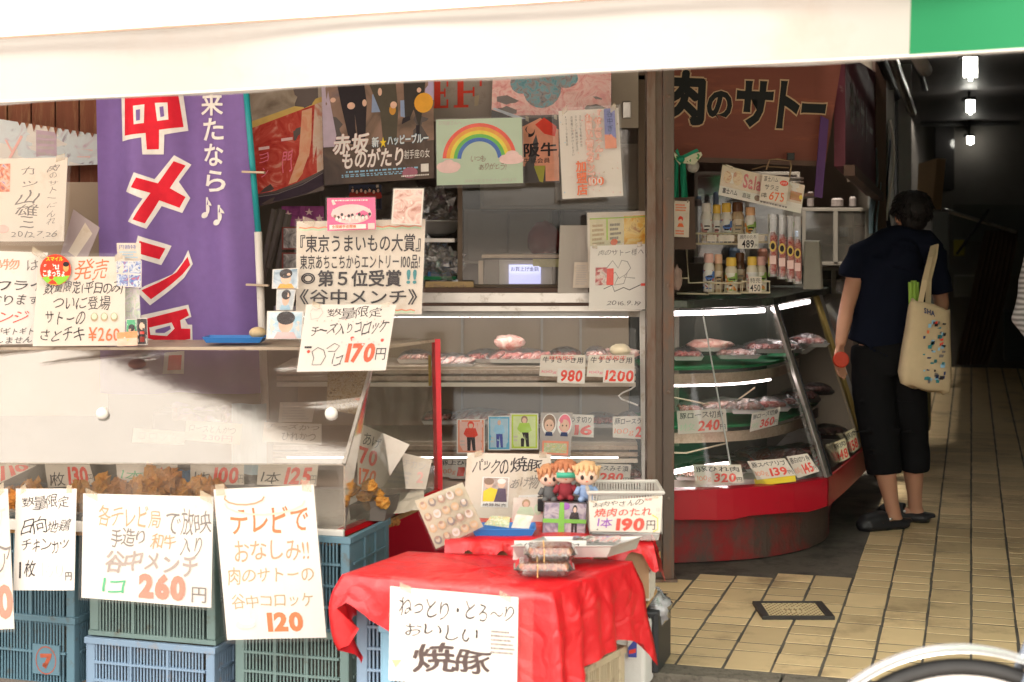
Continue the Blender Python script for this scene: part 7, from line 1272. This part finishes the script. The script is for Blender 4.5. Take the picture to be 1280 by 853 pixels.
J = dict(hip=Q(1110, 445), waist=Q(1112, 405), chest=Q(1120, 350), neck=Q(1134, 300), head=Q(1138, 270, .03),
         Lsh=Q(1077, 318), Lel=Q(1059, 383, -.03), Lwr=Q(1050, 432, -.07), Lhd=Q(1049, 452, -.08), Lpn=v3((.25, -.35, -.2)), Lcurl=.36, Lth=1,
         Rsh=Q(1167, 320, .02), Rel=Q(1177, 380, .06), Rwr=Q(1168, 430, .14), Rhd=Q(1166, 452, .16), Rpn=v3((-1, 0, 0)), Rcurl=.3, Rth=-1,
         Lhp=Q(1092, 462, 0), Lkn=Q(1100, 555, -.02), Lan=Q(1117, 642, -.02), Lto=Q(1072, 655, -.08), Rhp=Q(1130, 462, .04), Rkn=Q(1140, 552, .08), Ran=Q(1144, 634, .16), Rto=Q(1120, 645, .2))
PE = empty('person', v3((J['hip'].x, 7.6, 0)), 'shopper seen from behind in a navy shirt and cropped black trousers with a tote bag on one shoulder', 'person')
PE['label'] = 'person seen from behind in navy shirt and cropped black trousers beside the curved showcase'
FD_ = v3((-.15, .9, -.35)); FD_.z = 0
make_body(J, PE, FD_)
M_hair = mat('black_hair', (.01, .008, .008), .5, .4, 60, spec=.2, bump=.4, bsc=300, stretch=(1, 1, .2))
hair_on(J, PE, FD_, M_hair)
# shirt, trousers (shells over the body)
M_navy = mat('navy_shirt', (.006, .008, .018), .9, .2, 8, bump=.2, bsc=300, spec=.1); M_pant = mat('black_trousers', (.009, .009, .01), .9, .25, 8, bump=.15, bsc=200, spec=.08)
b = MB(); b.tube([Q(1098, 442), Q(1102, 434), Q(1107, 405), Q(1115, 360), Q(1120, 330), Q(1128, 306), Q(1134, 298)], [.176, .180, .178, .190, .196, .13, .066], 22, .62)
b.tube([Q(1124, 314), Q(1090, 313), Q(1074, 320), Q(1065, 340), Q(1063, 347)], [.07, .075, .072, .066, .066], 16); b.tube([Q(1134, 314), Q(1155, 314), Q(1168, 322), Q(1176, 350), Q(1177, 366)], [.07, .073, .070, .060, .060], 16)
b.tube([Q(1131, 304), Q(1136, 293, .01)], [.080, .064], 16)
b.tube([Q(1082, 316), Q(1106, 306), Q(1134, 302), Q(1156, 306), Q(1168, 318)], [.066, .085, .088, .082, .064], 16); b.tube([Q(1118, 335), Q(1126, 315), Q(1133, 304)], [.15, .135, .085], 18, .80)
b.build('shirt', M_navy, PE, remesh=.007, folds=.028)
b = MB(); b.tube([Q(1105, 428), Q(1107, 445), Q(1110, 468)], [.165, .178, .172], 20, .70)
b.tube([Q(1092, 452), Q(1092, 480), Q(1096, 520), Q(1102, 560), Q(1105, 592)], [.112, .112, .100, .093, .088], 18); b.tube([Q(1127, 452, .03), Q(1132, 480, .04), Q(1138, 520, .06), Q(1142, 560, .09), Q(1143, 588, .1)], [.105, .104, .090, .080, .076], 18)
rnx = random.Random(1)
for i in range(10): x, y, l = rnx.uniform(1085, 1150), rnx.uniform(500, 575), rnx.uniform(10, 22); b.tube([Q(x - l, y, -.07), Q(x, y + rnx.uniform(-5, 5), -.085), Q(x + l * .6, y + 3, -.06)], [.004, .010, .004], 6)
b.build('trousers', M_pant, PE, remesh=.007, folds=.02)
for a, nm in (('L', 'left'), ('R', 'right')):                                        # clogs
    an, to = J[a + 'an'], J[a + 'to']; d = to - an; d.z = 0; d.normalize(); base_ = an.copy(); base_.z = 0
    b = MB(); b.tube([base_ - d * .075 + v3((0, 0, .022)), base_ - d * .05 + v3((0, 0, .026)), base_ + d * .06 + v3((0, 0, .024)), base_ + d * .15 + v3((0, 0, .022)), base_ + d * .195 + v3((0, 0, .02))], [.038, .050, .052, .054, .034], 14, .6)
    b.tube([base_ + d * .05 + v3((0, 0, .052)), base_ + d * .10 + v3((0, 0, .052)), base_ + d * .16 + v3((0, 0, .038)), base_ + d * .20 + v3((0, 0, .024))], [.048, .052, .048, .022], 14, .85)
    b.tube([base_ - d * .07 + v3((0, 0, .03)), base_ - d * .072 + v3((0, 0, .05))], [.036, .03], 12, .9)
    sh = b.build('clog', M_black, PE, remesh=.006)
    b = MB(); w_ = d.cross(v3((0, 0, 1))) * (1 if a == 'L' else 1)
    b.ball(base_ + d * .045 - w_ * 0 + v3((0, 0, .058)) + (w_ * .046 if w_.y < 0 else w_ * -.046), (.008, .005, .008), 8, 6); b.build('button', M_alu, PE)
    b = MB()
    for k in (.09, .125): b.ball(base_ + d * k + v3((0, 0, .042)) + (w_ * .046 if w_.y < 0 else w_ * -.046), (.006, .003, .005), 8, 6)
    b.build('vent_hole', mat('vent_skin', (.3, .14, .08), .6), PE)
b = MB(); c_ = Q(1051, 450, -.135); b.lathe([(0, -.012), (.034, -.012), (.040, -.006), (.040, .010), (.034, .014), (0, .012)], c_, 20, Matrix.Rotation(R(80), 3, 'X')); tag(b.build('red_purse', mat('red_round', (.42, .035, .012), .5, .25, 60, bump=.3), smooth=False, bevel=.002), 'small round red thing held in the left hand of the shopper', 'purse')
# tote bag
TG = empty('tote_bag', Q(1155, 492, -.15), 'cream canvas tote bag with small colourful prints hanging from the shopper shoulder', 'bag')
M_can = mat('canvas', (.62, .49, .31), .85, .1, 20, bump=.3, bsc=300)
b = MB()
def ring(px0, py0, px1, py1, dep, n=20, cr=.0):
    a_, c_ = Q(px0, py0, -.22), Q(px1, py1, -.20); m_ = (a_ + c_) / 2; ax = (c_ - a_) / 2; r = []
    for k in range(n):
        t = 2 * math.pi * k / n; ct_, st_ = math.cos(t), math.sin(t); x = abs(ct_) ** .55 * (1 if ct_ > 0 else -1); y = abs(st_) ** .55 * (1 if st_ > 0 else -1)
        r.append(m_ + ax * x + v3((0, dep * y, 0)) + v3((0, 0, .006 * math.sin(t * 5 + py0))))
    return r
rr = [ring(1139, 374, 1186, 388, .045), ring(1137, 380, 1186, 392, .05), ring(1133, 410, 1186, 420, .06), ring(1128, 440, 1187, 448, .065), ring(1124, 466, 1187, 474, .065), ring(1126, 478, 1186, 488, .05), ring(1140, 484, 1178, 492, .02)]
b.rings(rr + [], cap=False); b.build('sack', M_can, TG, smooth=True, solid=.004, fix=True)
b = MB()
for dx, dd in ((0, -.07), (5, .06)):
    b.rings([[Q(x - 3.5, y, z), Q(x + 3.5, y, z), Q(x + 3.5, y, z + .006), Q(x - 3.5, y, z + .006)] for x, y, z in ((1150 + dx * 2, 382, -.22 + dd * .6), (1156 + dx, 350, -.2 + dd * .5), (1163 + dx, 322, -.14 + dd * .2), (1167 + dx * .6, 306, -.07), (1166, 299, .02), (1168, 304, .09))])
b.build('strap', M_can, TG)
prn = MB(); rn = random.Random(12)
for i in range(60):
    px, py = rn.uniform(1153, 1184), rn.uniform(398, 478); w_, h_ = rn.uniform(1.5, 6), rn.uniform(1, 5); prn.use(I(rn.choice(['navy', 'teal', 'red', 'black', 'orange', 'grey', 'sky'])))
    if px + w_ < 1184: prn.add([Q(px, py, -.288), Q(px + w_, py + rn.uniform(-1, 1), -.288), Q(px + w_ * .8, py + h_, -.288), Q(px - w_ * .1, py + h_, -.288)], [(0, 1, 2, 3)])
vs, fs = layout('SHA', .03); prn.use(I('navy')); prn.add([Q(1155 + 7 * x, 391 - 9 * y + 2.5 * x, -.287) for x, y in vs], fs)
prn.build('print', parent=TG, fix=False, kind='stuff')
for i, (px, r_) in enumerate(((1138, .012), (1142, .014), (1146, .011))):
    b = MB(); b.tube([Q(px + 1, 395, -.21), Q(px, 353 - (i == 1) * 2, -.22 + .01 * i)], [r_ * .9, r_], 10); tag(b.build('leek', mat('leek_green', (.25, .42, .06), .5, .2, 30, stretch=(1, 1, .1))), ('left leek end', 'middle tallest leek end', 'right leek end')[i] + ' poking out of the tote bag', 'leek')
# second person, mostly past the right edge
def Q2(px, py, dy=0): return P(px, py, 6.6 + dy)
J2 = dict(hip=Q2(1352, 455), waist=Q2(1352, 415), chest=Q2(1352, 350), neck=Q2(1352, 292), head=Q2(1350, 258), Lsh=Q2(1304, 316), Lel=Q2(1282, 398, -.04), Lwr=Q2(1312, 440, -.25), Lhd=Q2(1330, 445, -.33), Lpn=v3((0, 0, 1)), Lcurl=.4, Lth=1,
          Rsh=Q2(1400, 316), Rel=Q2(1415, 400), Rwr=Q2(1395, 450, -.2), Rhd=Q2(1385, 455, -.28), Rpn=v3((0, 0, 1)), Rcurl=.4, Rth=-1, Lhp=Q2(1330, 470), Lkn=Q2(1332, 590), Lan=Q2(1332, 694), Lto=Q2(1325, 712, -.2), Rhp=Q2(1374, 470), Rkn=Q2(1376, 590), Ran=Q2(1376, 694), Rto=Q2(1380, 712, -.2))
PF = empty('person', v3((J2['hip'].x, 6.6, 0)), 'person at the right edge of whom only a grey striped sleeve shows', 'person')
make_body(J2, PF, v3((-.2, -1, 0)), .008); hair_on(J2, PF, v3((-.2, -1, 0)), M_hair)
M_str = mat('striped_sleeve', (.32, .31, .31), .8, .1, 8)
nn = M_str.node_tree; wv = nn.nodes.new('ShaderNodeTexWave'); wv.inputs['Scale'].default_value = 14; wv.inputs['Distortion'].default_value = 1.5; wv.bands_direction = 'Z'; tcx = nn.nodes.new('ShaderNodeTexCoord'); nn.links.new(tcx.outputs['Object'], wv.inputs[0]); rx = nn.nodes.new('ShaderNodeMix'); rx.data_type = 'RGBA'; rx.inputs['A'].default_value = (.13, .12, .12, 1); rx.inputs['B'].default_value = (.42, .4, .4, 1); nn.links.new(wv.outputs[1], rx.inputs['Factor']); nn.links.new(rx.outputs['Result'], nn.nodes['Principled BSDF'].inputs['Base Color'])
b = MB(); b.tube([Q2(1352, 460), Q2(1352, 415), Q2(1352, 350), Q2(1352, 315), Q2(1352, 296)], [.17, .165, .18, .17, .07], 20, .62)
for a, s_ in (('L', -1), ('R', 1)): b.tube([J2[a + 'sh'].lerp(J2['neck'], .4), J2[a + 'sh'], J2[a + 'sh'].lerp(J2[a + 'el'], .5), J2[a + 'el'], J2[a + 'el'].lerp(J2[a + 'wr'], .6)], [.07, .08, .07, .062, .05], 16)
b.build('shirt', M_str, PF, remesh=.008)
b = MB(); b.tube([Q2(1352, 445), Q2(1352, 480)], [.165, .17], 18, .7)
for a in 'LR': b.tube([J2[a + 'hp'], J2[a + 'kn'], J2[a + 'an'] + v3((0, 0, .06))], [.11, .085, .07], 16)
b.build('trousers', M_pant, PF, remesh=.01)
for a in 'LR':
    base_ = J2[a + 'an'].copy(); base_.z = 0; b = MB(); b.tube([base_ + v3((0, .08, .035)), base_ + v3((0, 0, .045)), base_ + v3((0, -.1, .04)), base_ + v3((0, -.19, .028))], [.03, .042, .046, .026], 12, .8); b.build('shoe', M_black, PF, smooth=True)
# ================================================================ bicycle at the lower right corner
BY = empty('bicycle', v3((.952, 3.2, -.12)), 'parked bicycle whose silver mudguard and front wheel top show at the bottom right', 'bicycle')
M_sil = mat('silver_guard', (.62, .62, .63), .22, .04, 9, metal=.85); M_rim = mat('rim_alu', (.75, .74, .73), .3, .03, 9, metal=.6); M_ty = mat('tyre', (.03, .03, .03), .7, .2, 30)
by_dir = v3((math.cos(.10), -math.sin(.10), 0)); up_ = v3((0, 0, 1)); by_n = by_dir.cross(up_)
def wheel(c, nm):
    def ringo(R0, prof, n=72, a0=0, a1=360):
        r = []; full = (a1 - a0) == 360; m = n if full else n + 1
        for k in range(m):
            a = R(a0 + (a1 - a0) * k / n); d = by_dir * math.cos(a) + up_ * math.sin(a); r.append([c + d * (R0 + x) + by_n * y for x, y in prof])
        return r + ([r[0]] if full else [])
    W_ = MB(); W_.rings(ringo(.328, [(.017 * math.cos(t * math.pi / 4), .017 * math.sin(t * math.pi / 4)) for t in range(8)]), cap=False); ty = W_.build('tyre', M_ty, BY, smooth=True)
    W_ = MB(); W_.rings(ringo(.300, [(.012, .012), (.012, -.012), (-.012, -.009), (-.012, .009)]), cap=False); W_.build('rim', M_rim, BY)
    W_ = MB(); W_.tube([c - by_n * .045, c + by_n * .045], .02, 12); W_.build('hub', M_alu, BY)
    W_ = MB()
    for k in range(32):
        a = R(k * 360 / 32); a2 = a + .35 * (1 if k % 2 else -1); W_.bar(c + (by_dir * math.cos(a2) + up_ * math.sin(a2)) * .018 + by_n * (.03 if k % 4 < 2 else -.03), c + (by_dir * math.cos(a) + up_ * math.sin(a)) * .292, .002)
    W_.build('spokes', M_alu, BY, kind='stuff')
    W_ = MB(); W_.rings(ringo(.362, [(0.0, -.028), (.010, -.016), (.013, 0), (.010, .016), (0, .028), (.002, .026), (.0105, 0), (.002, -.026)], 60, 10, 215), cap=True); W_.build('mudguard', M_sil, BY, smooth=True)
fc_ = v3((.952, 3.2, .226)); rc_ = fc_ + by_dir * 1.08
wheel(fc_, 'front'); wheel(rc_, 'rear')
M_fr = mat('bike_frame', (.05, .06, .08), .3, .1, 9, coat=.5)
def bt_(p, q, r, nm, m=M_fr): b = MB(); b.tube([p, q], r, 10); b.build(nm, m, BY, smooth=True)
hb = fc_ + by_dir * .20 + up_ * .52; ht = fc_ + by_dir * .26 + up_ * .68; bbk = fc_ + by_dir * .64 + up_ * -.05; st_ = fc_ + by_dir * .80 + up_ * .50
for s_ in (-1, 1): bt_(fc_ + by_n * .05 * s_, hb + by_n * .035 * s_, .011, 'fork_blade'); bt_(rc_ + by_n * .05 * s_, bbk + by_n * .03 * s_, .009, 'chain_stay'); bt_(rc_ + by_n * .05 * s_, st_ + by_n * .02 * s_, .008, 'seat_stay')
bt_(hb, ht, .018, 'head_tube'); bt_(hb + up_ * .04, bbk, .018, 'down_tube'); bt_(ht - up_ * .05, fc_ + by_dir * .72 + up_ * .22, .016, 'top_tube'); bt_(bbk, st_, .016, 'seat_tube'); bt_(st_, st_ + by_dir * .04 + up_ * .14, .012, 'seat_post', M_alu); bt_(ht, ht + up_ * .12, .012, 'stem', M_alu)
b = MB(); hbp = ht + up_ * .13; b.tube([hbp + by_n * .28 + by_dir * .16, hbp + by_n * .2 + by_dir * .02, hbp, hbp - by_n * .2 + by_dir * .02, hbp - by_n * .28 + by_dir * .16], .011, 8); b.build('handlebar', M_alu, BY, smooth=True)
b = MB(); sp_ = st_ + by_dir * .04 + up_ * .16; b.tube([sp_ - by_dir * .14, sp_ - by_dir * .05, sp_ + by_dir * .06, sp_ + by_dir * .12], [.02, .035, .085, .075], 12, .4); b.build('saddle', M_black, BY, smooth=True)
b = MB(); b.lathe([(0, -.004), (.09, -.004), (.09, .004), (0, .004)], bbk, 24, Matrix.Rotation(R(90), 3, 'X')); b.bar(bbk + by_n * .05, bbk + by_n * .05 - up_ * .16, .018, .012); b.build('crank', M_alu, BY)
